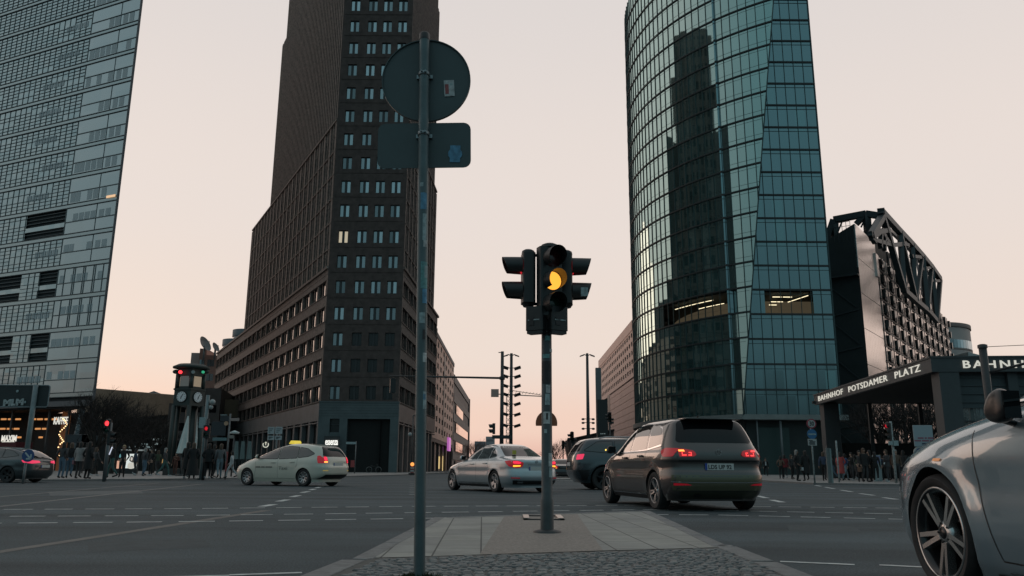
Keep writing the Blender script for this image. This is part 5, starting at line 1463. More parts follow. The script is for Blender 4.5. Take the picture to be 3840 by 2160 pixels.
def emblem(root, x, z, r, two=True, nose=-1):
    """round chrome badge: ring with a V above a W, or a three pointed star"""
    mb = MB(); q = Matrix.Translation((x, 0, z)) @ Matrix.Rotation(math.pi / 2 * nose, 4, 'Y')
    mb.lathe([(r * .86, -.004), (r * .86, .008), (r, .008), (r, -.004)], 28, 0, q, False)
    P = lambda a, b: V((x + nose * .008, -a * r, z + b * r))
    if two:
        for s in (-1, 1):
            mb.beam(P(s * .38, .78), P(0, .10), .006, r * .16, 0, (1, 0, 0)); mb.beam(P(s * .80, .35), P(s * .36, -.72), .006, r * .16, 0, (1, 0, 0)); mb.beam(P(s * .36, -.72), P(0, .02), .006, r * .16, 0, (1, 0, 0))
    else:
        for k in range(3): a = math.radians(90 + 120 * k); mb.beam(P(0, 0), P(.9 * math.cos(a), .9 * math.sin(a)), .008, r * .16, 0, (1, 0, 0))
    return mb.build('badge', CHROME, root)

# --- brown compact people carrier
PB = paint('brown_metallic', (.060, .052, .049), .28, .5)
mpv = dict(paint=PB, axf=1.34, axr=-1.34, rw=.325, arch=.362, w=.905, ww=.215, rim=.222, wheel=(5, 'twin'), flare=.016, spin=.2, wres=44, res=(56, 40),
    front=[(.17, 2.02), (.28, 2.14), (.45, 2.19), (.6, 2.18), (.72, 2.10), (.82, 1.92), (.92, 1.62), (1.0, 1.28), (1.08, 1.06), (1.25, .72), (1.40, .38), (1.50, .08), (1.56, -.25), (1.585, -.6)],
    rear=[(.2, -1.98), (.30, -2.10), (.42, -2.15), (.56, -2.155), (.64, -2.13), (.70, -2.095), (.80, -2.09), (.84, -2.11), (.93, -2.105), (1.05, -2.05), (1.13, -2.0), (1.25, -1.94), (1.42, -1.84), (1.50, -1.77), (1.535, -1.72), (1.555, -1.5), (1.575, -1.1), (1.585, -.7)],
    width=[(.17, .80), (.3, .865), (.5, .895), (.62, .90), (.72, .895), (.85, .90), (.95, .885), (1.02, .855), (1.2, .795), (1.4, .715), (1.5, .65), (1.55, .55), (1.575, .36), (1.585, .1)],
    nr=[(0, 14), (.9, 13), (1.0, 11), (1.6, 12)], mr=[(0, 5.5), (1.0, 5), (1.6, 4)],
    lines=[((.80, .90), 1.7, -1.75, .012), ((.42, .45), 1.0, -1.0, .012)], waist=[(.66, .10, .012)], dense=[.84, .62],
    windows=[('front_window', smooth_poly([(1.02, 1.01), (.66, 1.22), (.30, 1.39), (.05, 1.47), (-.08, 1.485), (-.08, 1.02)], 1)), ('rear_window', smooth_poly([(-.15, 1.02), (-.15, 1.487), (-.5, 1.49), (-.82, 1.475), (-.92, 1.04)], 1)), ('quarter_window', smooth_poly([(-1.0, 1.05), (-.90, 1.465), (-1.22, 1.44), (-1.42, 1.39), (-1.60, 1.12)], 1))],
    surround=CHROME,
    seams=[[(.98, .97), (.93, .6), (.90, .32)], [(-.11, 1.0), (-.14, .32)], [(-.95, 1.02), (-.98, .75), (-.92, .66)], [(.9, .30), (-.9, .30)]],
    strips=[([(1.0, .985), (-.1, 1.005), (-1.0, 1.03), (-1.62, 1.09)], .016, CHROME), ([(.92, .255), (-.92, .255)], .02, CHROME)],
    sill=[(1.0, .18), (1.0, .245), (-1.0, .245), (-1.0, .18)], handles=[(.12, .90), (-.72, .925)], mirror=(.88, 1.03), mirrormat=TRIM, mirror_lamp=YELH, flap=(-1.5, .9, -1),
    ends=[('rear_screen', 'rear', smooth_poly([(-.66, 1.14), (.66, 1.14), (.69, 1.17), (.60, 1.47), (.54, 1.515), (-.54, 1.515), (-.60, 1.47), (-.69, 1.17)], 1), CARGLASS, .006), ('windscreen', 'front', smooth_poly([(-.70, 1.06), (.70, 1.06), (.58, 1.46), (-.58, 1.46)], 1), CARGLASS, .006),
        ('lower_bumper', 'rear', [(-.66, .215), (.66, .215), (.70, .33), (-.70, .33)], mat('yellow_lit_bumper', (.042, .044, .030), .45, metal=.2), .006), ('bumper_cover', 'rear', [(-.80, .345), (.80, .345), (.83, .47), (.82, .60), (-.82, .60), (-.83, .47)], paint('yellow_lit_brown', (.105, .10, .058), .3, .5), .003), ('exhaust', 'rear', rrect(.33, .47, .24, .285), TRIM, .02)],  # yellow light falling on the bumper painted in as olive tones
    mirrored_ends=[('reflector', 'rear', [(.52, .43), (.80, .425), (.80, .465), (.60, .455)], REFLR, .01)],
    end_strips=[([(-.70, .828), (.70, .828)], .016, TRIM, 'rear'), ([(-.83, .485), (-.4, .475), (.4, .475), (.83, .485)], .012, CHROME, 'rear')],
    side_patches=[('front_light', smooth_poly([(2.06, .70), (1.66, .80), (1.62, .86), (1.86, .85), (2.05, .76)], 1), HEADL, .006)],
    plate=('LDS UP 92', .735, 0))
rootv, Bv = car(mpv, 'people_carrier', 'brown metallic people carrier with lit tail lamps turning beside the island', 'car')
for s in (1, -1):
    mb = MB(); Bv.patch(mb, [(s * a, b) for a, b in smooth_poly([(.40, .93), (.44, 1.0), (.60, 1.03), (.70, 1.04), (.70, .895), (.46, .90)], 1)], 'rear', 1, .012); tlq = mb.build('tail_light', REDL, rootv)
    mb = MB(); Bv.patch(mb, smooth_poly([(-1.66, 1.0), (-1.80, 1.05), (-2.02, 1.04), (-2.02, .90), (-1.80, .895)], 1), 'side', s, .010); mb.build('tail_light', REDL, rootv)
    mb = MB()
    for a, b, c, d in ((.49, .55, .915, .935), (.49, .505, .935, .975), (.58, .655, .915, .935), (.64, .655, .935, .97), (.50, .54, .96, .975)): Bv.patch(mb, [(s * a, c), (s * b, c), (s * b, d), (s * a, d)], 'rear', 1, .02)
    mb.build('lamp_signature', REDH, tlq)
    mb = MB(); Bv.patch(mb, [(s * .60, .985), (s * .695, .985), (s * .695, 1.015), (s * .61, 1.015)], 'rear', 1, .021); mb.build('indicator', ORNH if s > 0 else REDH, tlq)
emblem(rootv, Bv.xe(0, .97, True) - .008, .975, .055)
mb = MB(); mb.box(-1.95, -1.55, -.5, .5, 1.535, 1.558); sp_ = mb.build('roof_spoiler', PB, rootv, bevel=.012, autosmooth=.6)
mb = MB(); mb.tube([(-1.25, 0, 1.575), (-1.36, 0, 1.64)], [.02, .008], 6); mb.build('antenna', TRIM, rootv)
mb = MB(); x = Bv.xe(0, .9, True)
pass

# --- silver saloon
PS = paint('silver_metallic', (.42, .46, .48), .3, .6)
sal = dict(paint=PS, axf=1.42, axr=-1.42, rw=.322, arch=.352, w=.905, ww=.22, rim=.222, wheel=(5, 'broad'), flare=.018, spin=.5, wres=40, res=(56, 40),
    front=[(.15, 2.08), (.25, 2.2), (.4, 2.27), (.55, 2.26), (.68, 2.18), (.76, 2.0), (.84, 1.65), (.90, 1.30), (.95, 1.02), (1.08, .72), (1.22, .42), (1.33, .12), (1.40, -.2), (1.435, -.6)],
    rear=[(.2, -2.25), (.32, -2.36), (.45, -2.40), (.6, -2.385), (.7, -2.36), (.86, -2.36), (.93, -2.34), (.965, -2.24), (.995, -2.05), (1.02, -1.84), (1.10, -1.62), (1.22, -1.36), (1.33, -1.10), (1.40, -.85), (1.435, -.62)],
    width=[(.15, .80), (.3, .87), (.5, .90), (.68, .905), (.82, .895), (.9, .875), (.97, .825), (1.1, .735), (1.25, .645), (1.35, .565), (1.40, .47), (1.425, .30), (1.435, .08)],
    nr=[(0, 11), (.9, 9), (.97, 6), (1.05, 6), (1.45, 8)], mr=[(0, 4.2), (.9, 4), (1.45, 4)],
    lines=[((.80, .86), 1.75, -2.1, .014), ((.36, .52), 1.0, -1.0, .014)], waist=[(.62, .10, .010)], dense=[.83],
    windows=[('front_window', smooth_poly([(.93, .965), (.62, 1.12), (.28, 1.265), (.0, 1.345), (-.20, 1.362), (-.20, .98)], 1)), ('rear_window', smooth_poly([(-.27, .98), (-.27, 1.366), (-.55, 1.36), (-.86, 1.31), (-.92, .995)], 1)), ('quarter_window', smooth_poly([(-.98, 1.0), (-.93, 1.29), (-1.16, 1.18), (-1.32, 1.04)], 1))],
    surround=CHROME, seams=[[(.93, .93), (.92, .6), (.98, .32)], [(-.23, .96), (-.26, .3)], [(-.95, .98), (-1.0, .80), (-1.06, .70)], [(1.0, .27), (-1.0, .27)]],
    strips=[([(1.0, .24), (-1.0, .235)], .022, CHROME)], handles=[(.0, .82), (-.85, .84)], mirror=(.78, .97), mirrormat=PS, sill=[(1.0, .16), (1.0, .22), (-1.0, .22), (-1.0, .16)],
    ends=[('rear_screen', 'rear', smooth_poly([(-.60, 1.045), (.60, 1.045), (.62, 1.07), (.50, 1.32), (.44, 1.36), (-.44, 1.36), (-.50, 1.32), (-.62, 1.07)], 1), CARGLASS, .006), ('windscreen', 'front', smooth_poly([(-.68, .99), (.68, .99), (.52, 1.34), (-.52, 1.34)], 1), CARGLASS, .006),
        ('lower_bumper', 'rear', [(-.70, .24), (.70, .24), (.74, .36), (-.74, .36)], TRIM, .006)],
    mirrored_ends=[('exhaust', 'rear', rrect(.44, .62, .275, .32), CHROME, .014), ('reflector', 'rear', [(.56, .41), (.78, .415), (.78, .44), (.56, .435)], REFLR, .012)],
    end_strips=[([(-.62, .35), (.62, .35)], .014, CHROME, 'rear'), ([(-.30, .80), (.30, .80)], .02, CHROME, 'rear')], side_patches=[('front_light', smooth_poly([(2.1, .62), (1.72, .72), (1.66, .79), (1.9, .78), (2.1, .70)], 1), HEADL, .006)],
    plate=('', .69, 0))
roots, Bs = car(sal, 'saloon_car', 'silver saloon car with a glowing tail lamp just left of the traffic light post', 'car')
for s in (1, -1):
    pol = smooth_poly([(.47, .74), (.43, .86), (.58, .915), (.72, .925), (.74, .72), (.60, .70)], 1)
    mb = MB(); Bs.patch(mb, [(s * a, b) for a, b in pol], 'rear', 1, .010); tl_ = mb.build('tail_light', REDL, roots)
    mb = MB(); Bs.patch(mb, smooth_poly([(-1.98, .90), (-2.15, .925), (-2.30, .91), (-2.30, .72), (-2.15, .75)], 1), 'side', s, .010); mb.build('tail_light', REDL, roots)
    mb = MB(); Bs.patch(mb, [(s * a, b) for a, b in smooth_poly([(.50, .86), (.60, .90), (.73, .90), (.73, .83), (.55, .82)], 1)], 'rear', 1, .018); mb.build('lamp_signature', emi('red_glow', (1, .03, .08), 1.0), tl_)
    mb = MB(); Bs.patch(mb, [(s * a, b) for a, b in smooth_poly([(.53, .75), (.73, .735), (.73, .785), (.53, .785)], 1)], 'rear', 1, .018); mb.build('indicator', emi('amber_glow', (1, .48, .04), 1.5), tl_)
mb = MB(); x = Bs.xe(0, 1.1, True) - .02; mb.box(x - .03, x, .28, .40, 1.10, 1.22); mb.build('windscreen_sticker', mat('yellow_sticker', (.45, .40, .06), .6), roots)
emblem(roots, Bs.xe(0, .88, True) - .008, .885, .042, False)

# --- cream taxi
PT = mat('taxi_cream', (.56, .535, .455), .3, coat=1.0, noise=.04, nscale=2)
tax = dict(paint=PT, axf=1.39, axr=-1.39, rw=.318, arch=.352, w=.888, ww=.20, rim=.21, wheel=(9, 'plain'), flare=.014, res=(50, 36),
    front=[(.16, 2.1), (.28, 2.24), (.45, 2.31), (.6, 2.29), (.72, 2.18), (.82, 1.98), (.92, 1.70), (1.0, 1.42), (1.1, 1.12), (1.25, .70), (1.4, .24), (1.5, -.15), (1.56, -.5), (1.575, -.8)],
    rear=[(.25, -2.0), (.36, -2.22), (.5, -2.31), (.68, -2.32), (.80, -2.28), (.95, -2.26), (1.1, -2.2), (1.25, -2.10), (1.38, -1.98), (1.46, -1.86), (1.51, -1.6), (1.555, -1.2), (1.575, -.9)],
    width=[(.16, .80), (.3, .85), (.5, .88), (.7, .887), (.85, .88), (.95, .86), (1.05, .82), (1.2, .76), (1.4, .67), (1.5, .58), (1.55, .46), (1.57, .28), (1.575, .1)],
    lines=[((.78, .92), 1.5, -1.9, .012), ((.40, .44), 1.0, -1.0, .01)], nr=[(0, 11), (1, 10), (1.6, 9)], mr=[(0, 4.5), (1.6, 4)],
    windows=[('front_window', smooth_poly([(1.16, 1.02), (.80, 1.19), (.35, 1.36), (.05, 1.44), (-.10, 1.45), (-.10, 1.0)], 1)), ('rear_window', smooth_poly([(-.16, 1.0), (-.16, 1.452), (-.55, 1.45), (-.98, 1.42), (-1.02, 1.03)], 1)), ('quarter_window', smooth_poly([(-1.08, 1.04), (-1.04, 1.41), (-1.40, 1.36), (-1.78, 1.18), (-1.55, 1.09)], 1))],
    seams=[[(1.0, .98), (.94, .6), (1.0, .32)], [(-.13, .98), (-.16, .3)], [(-1.05, 1.02), (-1.08, .8), (-1.02, .68)], [(1.0, .28), (-1.0, .28)]], handles=[(.08, .86), (-.84, .88)], mirror=(.88, 1.04), mirrormat=PT,
    ends=[('rear_screen', 'rear', smooth_poly([(-.62, 1.08), (.62, 1.08), (.66, 1.12), (.52, 1.40), (.46, 1.45), (-.46, 1.45), (-.52, 1.40), (-.66, 1.12)], 1), CARGLASS, .006), ('windscreen', 'front', smooth_poly([(-.72, 1.08), (.72, 1.08), (.55, 1.46), (-.55, 1.46)], 1), CARGLASS, .006), ('lower_bumper', 'rear', smooth_poly([(-.74, .27), (.74, .27), (.62, .43), (-.62, .43)], 1), TRIM, .008)],
    mirrored_ends=[('reflector', 'rear', [(.55, .56), (.74, .56), (.74, .59), (.55, .59)], mat('amber_reflector', (.4, .3, .1), .2, emit=(1, .7, .2), es=.2), .012)],
    side_patches=[('front_light', smooth_poly([(2.1, .70), (1.62, .86), (1.60, .92), (1.82, .90), (2.08, .78)], 1), HEADL, .006), ('tail_light', smooth_poly([(-1.93, 1.10), (-2.02, 1.12), (-2.16, 1.02), (-2.20, .84), (-2.02, .84), (-1.98, .95)], 1), REDL, .012)],
    plate=('', .80, 0), mirror_k=.9)
roott, Bt = car(tax, 'taxi', 'cream taxi with a yellow roof sign crossing in front of the brick tower', 'taxi')
for s in (1, -1):
    mb = MB(); Bt.patch(mb, [(s * a, b) for a, b in smooth_poly([(.56, .85), (.53, .95), (.58, 1.10), (.66, 1.10), (.70, .85)], 1)], 'rear', 1, .012); tl_ = mb.build('tail_light', REDL, roott)
    mb = MB(); Bt.patch(mb, [(s * a, b) for a, b in smooth_poly([(.56, .93), (.56, 1.07), (.67, 1.07), (.68, .93)], 1)], 'rear', 1, .02); mb.build('lamp_signature', emi('red_glow', (1, .03, .08), 1.0), tl_)
    mb = MB(); Bt.patch(mb, [(s * a, b) for a, b in smooth_poly([(.56, .86), (.55, .91), (.69, .91), (.69, .86)], 1)], 'rear', 1, .02); mb.build('indicator', ORNH if s > 0 else emi('red_glow', (1, .03, .08), 1.0), tl_)
mb = MB(); mb.hexa([(-.30, -.22, 1.565), (-.02, -.22, 1.565), (-.02, .22, 1.565), (-.30, .22, 1.565), (-.25, -.19, 1.69), (-.08, -.19, 1.69), (-.08, .19, 1.69), (-.25, .19, 1.69)]); rs = mb.build('roof_sign', mat('taxi_sign_yellow', (.55, .42, .03), .4, emit=(1, .75, .08), es=.55), roott, bevel=.015)
for sx_, nx in ((-.282, -1), (-.052, 1)): lettering('TAXI', .12, INK, (sx_ + nx * .012, -nx * -.15, 1.585), (0, nx, 0), (nx, 0, 0), rs, .002, width=.3, name='sign_text')
mb = MB()
for txt, x_, z_, h_, wd_ in (('Taxi', -.20, .60, .17, .42),):
    me_ = lettering(txt, h_, mat('faded_door_print', (.17, .16, .14), .6), (x_, Bt.y(x_ - wd_ / 2, z_) + .012, z_), (-1, 0, 0), (0, 1, 0), roott, .001, width=wd_, name='door_lettering')

for k_, (a_, b_) in enumerate(((.95, .70), (.66, .48), (.44, .12))):
    mb = MB(); Bt.seam(mb, [(a_, .69), (b_, .69)], 1, .05, .008); mb.build('door_print', MATS['faded_door_print'], roott)
# --- dark sport utility car
PD = paint('dark_blue_grey', (.038, .05, .058), .25, .4)
suv = dict(paint=PD, axf=1.395, axr=-1.395, rw=.365, arch=.41, w=.94, ww=.24, rim=.245, wheel=(5, 'plain'), wmats=(TYRE, ALLOYD, ALLOYD), flare=.025, res=(50, 36),
    front=[(.22, 2.15), (.35, 2.28), (.55, 2.34), (.75, 2.32), (.88, 2.22), (.98, 1.95), (1.05, 1.5), (1.1, 1.25), (1.2, 1.0), (1.4, .6), (1.55, .2), (1.63, -.3), (1.66, -.7)],
    rear=[(.25, -2.1), (.4, -2.26), (.6, -2.33), (.85, -2.32), (1.05, -2.28), (1.2, -2.20), (1.35, -2.10), (1.48, -2.0), (1.57, -1.88), (1.63, -1.55), (1.66, -.8)],
    width=[(.22, .83), (.4, .90), (.6, .935), (.8, .94), (.95, .925), (1.05, .895), (1.15, .85), (1.35, .77), (1.5, .69), (1.58, .6), (1.63, .42), (1.66, .1)],
    lines=[((1.0, 1.0), 1.9, -2.1, .014)], windows=[('front_window', smooth_poly([(1.05, 1.13), (.70, 1.34), (.42, 1.49), (.2, 1.545), (-.05, 1.555), (-.05, 1.13)], 1)), ('rear_window', smooth_poly([(-.12, 1.13), (-.12, 1.556), (-.55, 1.55), (-.96, 1.53), (-1.02, 1.14)], 1)), ('quarter_window', smooth_poly([(-1.09, 1.15), (-1.04, 1.525), (-1.55, 1.49), (-1.98, 1.22)], 1))],
    seams=[[(.98, 1.08), (.95, .6), (1.0, .4)], [(-.09, 1.1), (-.12, .36)], [(-1.05, 1.12), (-1.08, .95), (-.98, .78)]], handles=[(.1, .97), (-.85, .985)], handlemat=TRIM, mirror=(.88, 1.15), sill=[(1.0, .24), (1.0, .40), (-1.0, .40), (-1.0, .24)],
    ends=[('rear_screen', 'rear', smooth_poly([(-.68, 1.2), (.68, 1.2), (.58, 1.52), (-.58, 1.52)], 1), CARGLASS, .006), ('windscreen', 'front', smooth_poly([(-.74, 1.16), (.74, 1.16), (.6, 1.54), (-.6, 1.54)], 1), CARGLASS, .006)],
    side_patches=[('tail_light', smooth_poly([(-1.98, 1.12), (-2.2, 1.10), (-2.24, .93), (-2.05, .95)], 1), mat('red_lens_bright', (.3, .01, .03), .2, emit=(1, .05, .14), es=.75), .012), ('front_light', smooth_poly([(2.2, .80), (1.85, .86), (1.85, .94), (2.1, .92)], 1), HEADL, .006), ('lower_bumper', [(-1.9, .30), (-2.05, .30), (-2.20, .62), (-1.85, .62)], TRIM, .008)],
    strips=[([(1.2, 1.66 - .07), (-.2, 1.60)], .001, TRIM)], plate=('', .8, 0))
suv['strips'] = []
rootd, Bd = car(suv, 'sport_utility_car', 'dark blue grey sport utility car heading right behind the brown people carrier', 'car')
for s in (1, -1):
    mb = MB(); mb.tube([(.55, s * .60, 1.615), (.35, s * .64, 1.665), (-1.2, s * .62, 1.66), (-1.45, s * .58, 1.62)], .02, 8); mb.build('roof_rail', mat('satin_rail', (.35, .36, .37), .3, metal=.8), rootd)

# --- dark estate at the left edge
PG = paint('graphite_metallic', (.055, .062, .066), .3, .5)
est = dict(sal); est.update(paint=PG, wmats=(TYRE, ALLOYD, ALLOYD), mirrormat=PG, surround=TRIM,
    rear=[(.2, -2.2), (.32, -2.34), (.5, -2.40), (.7, -2.39), (.86, -2.36), (.95, -2.28), (1.05, -2.12), (1.15, -1.95), (1.26, -1.72), (1.35, -1.42), (1.41, -1.0), (1.435, -.65)], nr=[(0, 10), (1.45, 9)], mr=[(0, 4.2), (1.45, 4)],
    windows=[sal['windows'][0], ('rear_window', smooth_poly([(-.27, .98), (-.27, 1.366), (-.6, 1.362), (-.98, 1.33), (-1.02, .995)], 1)), ('quarter_window', smooth_poly([(-1.08, 1.0), (-1.04, 1.32), (-1.4, 1.25), (-1.72, 1.08)], 1))],
    ends=[('rear_screen', 'rear', smooth_poly([(-.60, 1.0), (.60, 1.0), (.5, 1.28), (-.5, 1.28)], 1), CARGLASS, .006)], end_strips=[], mirrored_ends=[('tail_light', 'rear', smooth_poly([(.30, .80), (.72, .76), (.72, .90), (.34, .88)], 1), mat('red_lens_bright', (.3, .01, .03)), .012)], res=(44, 32), side_patches=[('tail_light', smooth_poly([(-1.95, .90), (-2.3, .90), (-2.3, .77), (-2.05, .80)], 1), mat('red_lens_bright', (.3, .01, .03)), .012)], plate=('', .66, 0))
roote, Be = car(est, 'fastback_car', 'graphite fastback car leaving at the left edge behind the blue arrow sign', 'car')

# --- silver compact in the foreground
PH = paint('cool_silver', (.24, .32, .365), .26, .5, .03)
hero = dict(paint=PH, axf=1.365, axr=-1.365, rw=.332, arch=.372, w=.90, ww=.225, rim=.262, wheel=(5, 'twin'), flare=.020, spin=.27, wres=80, res=(90, 90), wmats=(TYRE, mat('turned_alloy', (.45, .46, .46), .22, metal=.9, noise=.05, nscale=30), mat('gloss_black_rim', (.012, .012, .013), .2)),
    front=[(.13, 2.10), (.22, 2.24), (.35, 2.31), (.5, 2.32), (.64, 2.29), (.75, 2.19), (.83, 2.02), (.90, 1.74), (.955, 1.42), (1.0, 1.14), (1.04, .99), (1.15, .72), (1.29, .34), (1.40, -.05), (1.455, -.4), (1.475, -.7)],
    rear=[(.2, -1.95), (.32, -2.1), (.5, -2.16), (.75, -2.15), (.95, -2.08), (1.1, -1.95), (1.25, -1.75), (1.38, -1.5), (1.45, -1.1), (1.475, -.75)],
    width=[(.13, .81), (.22, .855), (.35, .88), (.55, .895), (.70, .898), (.82, .89), (.90, .872), (.96, .85), (1.03, .81), (1.18, .73), (1.32, .65), (1.41, .55), (1.455, .38), (1.475, .1)],
    nf=[(0, 7.5), (.7, 6.5), (.85, 5.0), (1.0, 4.6), (1.05, 7), (1.6, 7)], mf=[(0, 3.3), (.7, 3.2), (.85, 3.2), (1.6, 3.6)],
    lines=[((.79, .845), 1.95, -1.9, .016), ((.34, .50), .85, -1.0, .016)], waist=[(.60, .09, .010)], dense=[.81, .84],
    windows=[('front_window', smooth_poly([(.90, 1.02), (.57, 1.19), (.22, 1.33), (-.05, 1.385), (-.2, 1.392), (-.2, 1.03)], 1)), ('rear_window', smooth_poly([(-.27, 1.03), (-.27, 1.394), (-.7, 1.37), (-1.1, 1.24), (-1.2, 1.04)], 1))],
    surround=TRIM, seams=[[(.95, .99), (.915, .82), (.885, .55), (.84, .36), (.80, .24)], [(-.23, .96), (-.26, .25)], [(1.62, .90), (1.2, .975), (1.0, 1.03)], [(.8, .235), (-.95, .235)]], strips=[([(.78, .17), (-.95, .17)], .03, CHROME), ([(.96, 1.03), (-.2, 1.035)], .012, CHROME)], handles=[(-.05, .80)],
    mirror=(.56, .95), mirrormat=mat('gloss_black', (.012, .013, .014), .28), mirror_k=1.12, mirror_l=.58,
    sill=[(.9, .13), (.9, .165), (-.95, .165), (-.95, .13)],
    ends=[('windscreen', 'front', smooth_poly([(-.70, 1.06), (.70, 1.06), (.54, 1.40), (-.54, 1.40)], 1), CARGLASS, .006)],
    side_patches=[('headlight', smooth_poly([(2.17, .62), (1.90, .70), (1.72, .755), (1.80, .775), (1.98, .75), (2.14, .70)], 1), HEADL, .006), ('side_marker', smooth_poly([(1.30, .735), (1.22, .735), (1.21, .75), (1.29, .752)], 1), mat('amber_marker', (.5, .2, .08), .3, emit=(1, .4, .15), es=.25), .006)])
rooth, Bh = car(hero, 'compact_car', 'large silver compact car with black mirror and five double spoke wheel in the right foreground', 'car')

def place(root, contact, lx, ly, ang):
    a = math.radians(ang); ca, sa = math.cos(a), math.sin(a)
    p = V((contact.x - (lx * ca - ly * sa), contact.y - (lx * sa + ly * ca), 0)); put(root, p, ang)
gY = lambda px, Yd: V((hor(px) * Yd, Yd, 0))
place(rootv, gY(2449, 14.4), -1.34, .89, 101)
place(roots, gY(1853, 24.2), -1.42, .89, 120)
place(roott, gY(1138, 30.2), -1.39, .87, 153)
place(rootd, gY(2272, 27.8), -1.395, -.92, 7); rootd.scale = (1.07,) * 3
place(roote, gY(30, 33), -1.42, .89, 173)
d = ray(3510, 1998); t = (.332 - H) / d.z; hp = V((0, 0, H)) + d * t
place(rooth, V((hp.x, hp.y, 0)), 1.365, .895, 90.5)
def recolour(root, m):
    for o in root.children:
        if o.name.startswith('body') or o.name.startswith('mirror'): o.material_slots[0].link = 'OBJECT'; o.material_slots[0].material = m
far = [(roots, 2104, 1790, 92, 62, paint('far_black', (.02, .02, .022)), 'small dark car queueing far down the street behind the silver saloon'), (rootv, 2128, 1782, 91, 78, paint('far_red', (.07, .03, .03)), 'small dark red car far down the street at the end of the queue'), (roott, 2088, 1778, 93, 95, paint('far_grey', (.12, .125, .13)), 'tiny grey car at the far end of the street')]
for src, px, py, ang, Yd, pt, lab in far:
    p = at(px, 1760, Yd); o = dup(src, (p.x, Yd, ground(Yd)), math.radians(ang), lab); o['category'] = 'car'; o.name = 'distant_car'; recolour(o, pt)
    for ch in list(o.children):
        if ch.name.startswith(('roof_sign', 'number_plate', 'windscreen_sticker', 'model_letters', 'door_lettering', 'door_print')):
            for c2 in list(ch.children): bpy.data.objects.remove(c2)
            bpy.data.objects.remove(ch)

# ------------------------------------------------------------------ street furniture
GALV = mat('galvanised_post', (.085, .12, .128), .5, metal=.35, noise=.22, nscale=5, bump=.1, bscale=60)
BACKM = mat('sign_back', (.055, .077, .081), .55, metal=.15, noise=.10, nscale=3)
def pipe(base, h, r, n=14, r2=None): m = MB(); m.tube([(0, 0, base), (0, 0, h)], [r, r2 or r], n); return m
def wrap(mb, r, z0, z1, a0, a1, m=0, n=6):
    """a sticker bent round a post; angles in degrees, -90 faces the island"""
    for k in range(n):
        b0, b1 = math.radians(a0 + (a1 - a0) * k / n), math.radians(a0 + (a1 - a0) * (k + 1) / n)
        mb.face([(r * math.cos(b0), r * math.sin(b0), z0), (r * math.cos(b1), r * math.sin(b1), z0), (r * math.cos(b1), r * math.sin(b1), z1), (r * math.cos(b0), r * math.sin(b0), z1)], m, smooth=True)
STK = {n: mat('sticker_' + n, c, .6, noise=.45, nscale=30) for n, c in dict(pale=(.26, .33, .34), blue=(.08, .22, .34), dark=(.02, .02, .022), white=(.38, .40, .40), teal=(.10, .24, .24), red=(.25, .06, .06)).items()}

Yp = 4.55; pz = ground(Yp) + IZ
TILT = math.radians(-1.25)
bx = hor(1585) * Yp
t = thing('sign_post', 'tall galvanised post with the backs of a round and an oblong sign in the foreground', 'road sign', (bx, Yp, pz))
t.rotation_euler = (0, TILT, 0)
zP = lambda px, py, Y=Yp: at(px, py, Y).z - pz
zt = zP(1600, 140); rp = .031
pm = pipe(-.05, zt, rp, 20); pm.build('post', GALV, t, smooth_all=True, autosmooth=.6)
m = MB(); m.lathe([(rp + .002, zt - .02), (rp + .002, zt + .02), (rp - .004, zt + .028), (1e-4, zt + .028)], 20); m.build('cap', TRIM, t)
Ys = Yp + .05
c = at(1602, 302, Ys); c.x += (1.5 - c.z) * 0 + (bx - at(1597, 302, Ys).x); rr_ = (at(1768, 302, Ys).x - at(1436, 302, Ys).x) / 2
m = MB(); m.disc((c.x - bx, .05, c.z - pz), (0, 1, 0), rr_, .004, 64); m.lathe([(rr_ - .006, -.012), (rr_, -.012), (rr_, .012), (rr_ - .006, .012), (rr_ - .006, -.012)], 64, 0, Matrix.Translation((c.x - bx, .05, c.z - pz)) @ Matrix.Rotation(math.pi / 2, 4, 'X'), False); rs = m.build('round_sign', BACKM, t)
a, b = at(1425, 461, Ys), at(1768, 631, Ys); sh = bx - at(1595.5, 546, Ys).x; a.x += sh; b.x += sh
x0, x1, z0, z1 = a.x - bx, b.x - bx, b.z - pz, a.z - pz
m = MB(); m.prism(rrect(x0, x1, z0, z1, .045, 3), -.003, .003, 0, Matrix.Translation((0, .05, 0)) @ Matrix.Rotation(math.pi / 2, 4, 'X')); 
ps = m.build('oblong_sign', BACKM, t)
for py in (279, 503):
    z = zP(1600, py, Yp); m = MB(); m.lathe([(rp + .003, z - .012), (rp + .006, z - .01), (rp + .006, z + .01), (rp + .003, z + .012)], 20); m.box(-.05, .05, .03, .046, z - .012, z + .012); m.tube([(.012, -.03, z), (.012, -.052, z)], .007, 8); m.tube([(-.012, -.03, z + .004), (-.012, -.05, z + .004)], .005, 8); m.build('clamp', mat('clamp_steel', (.20, .23, .24), .35, metal=.7), t)
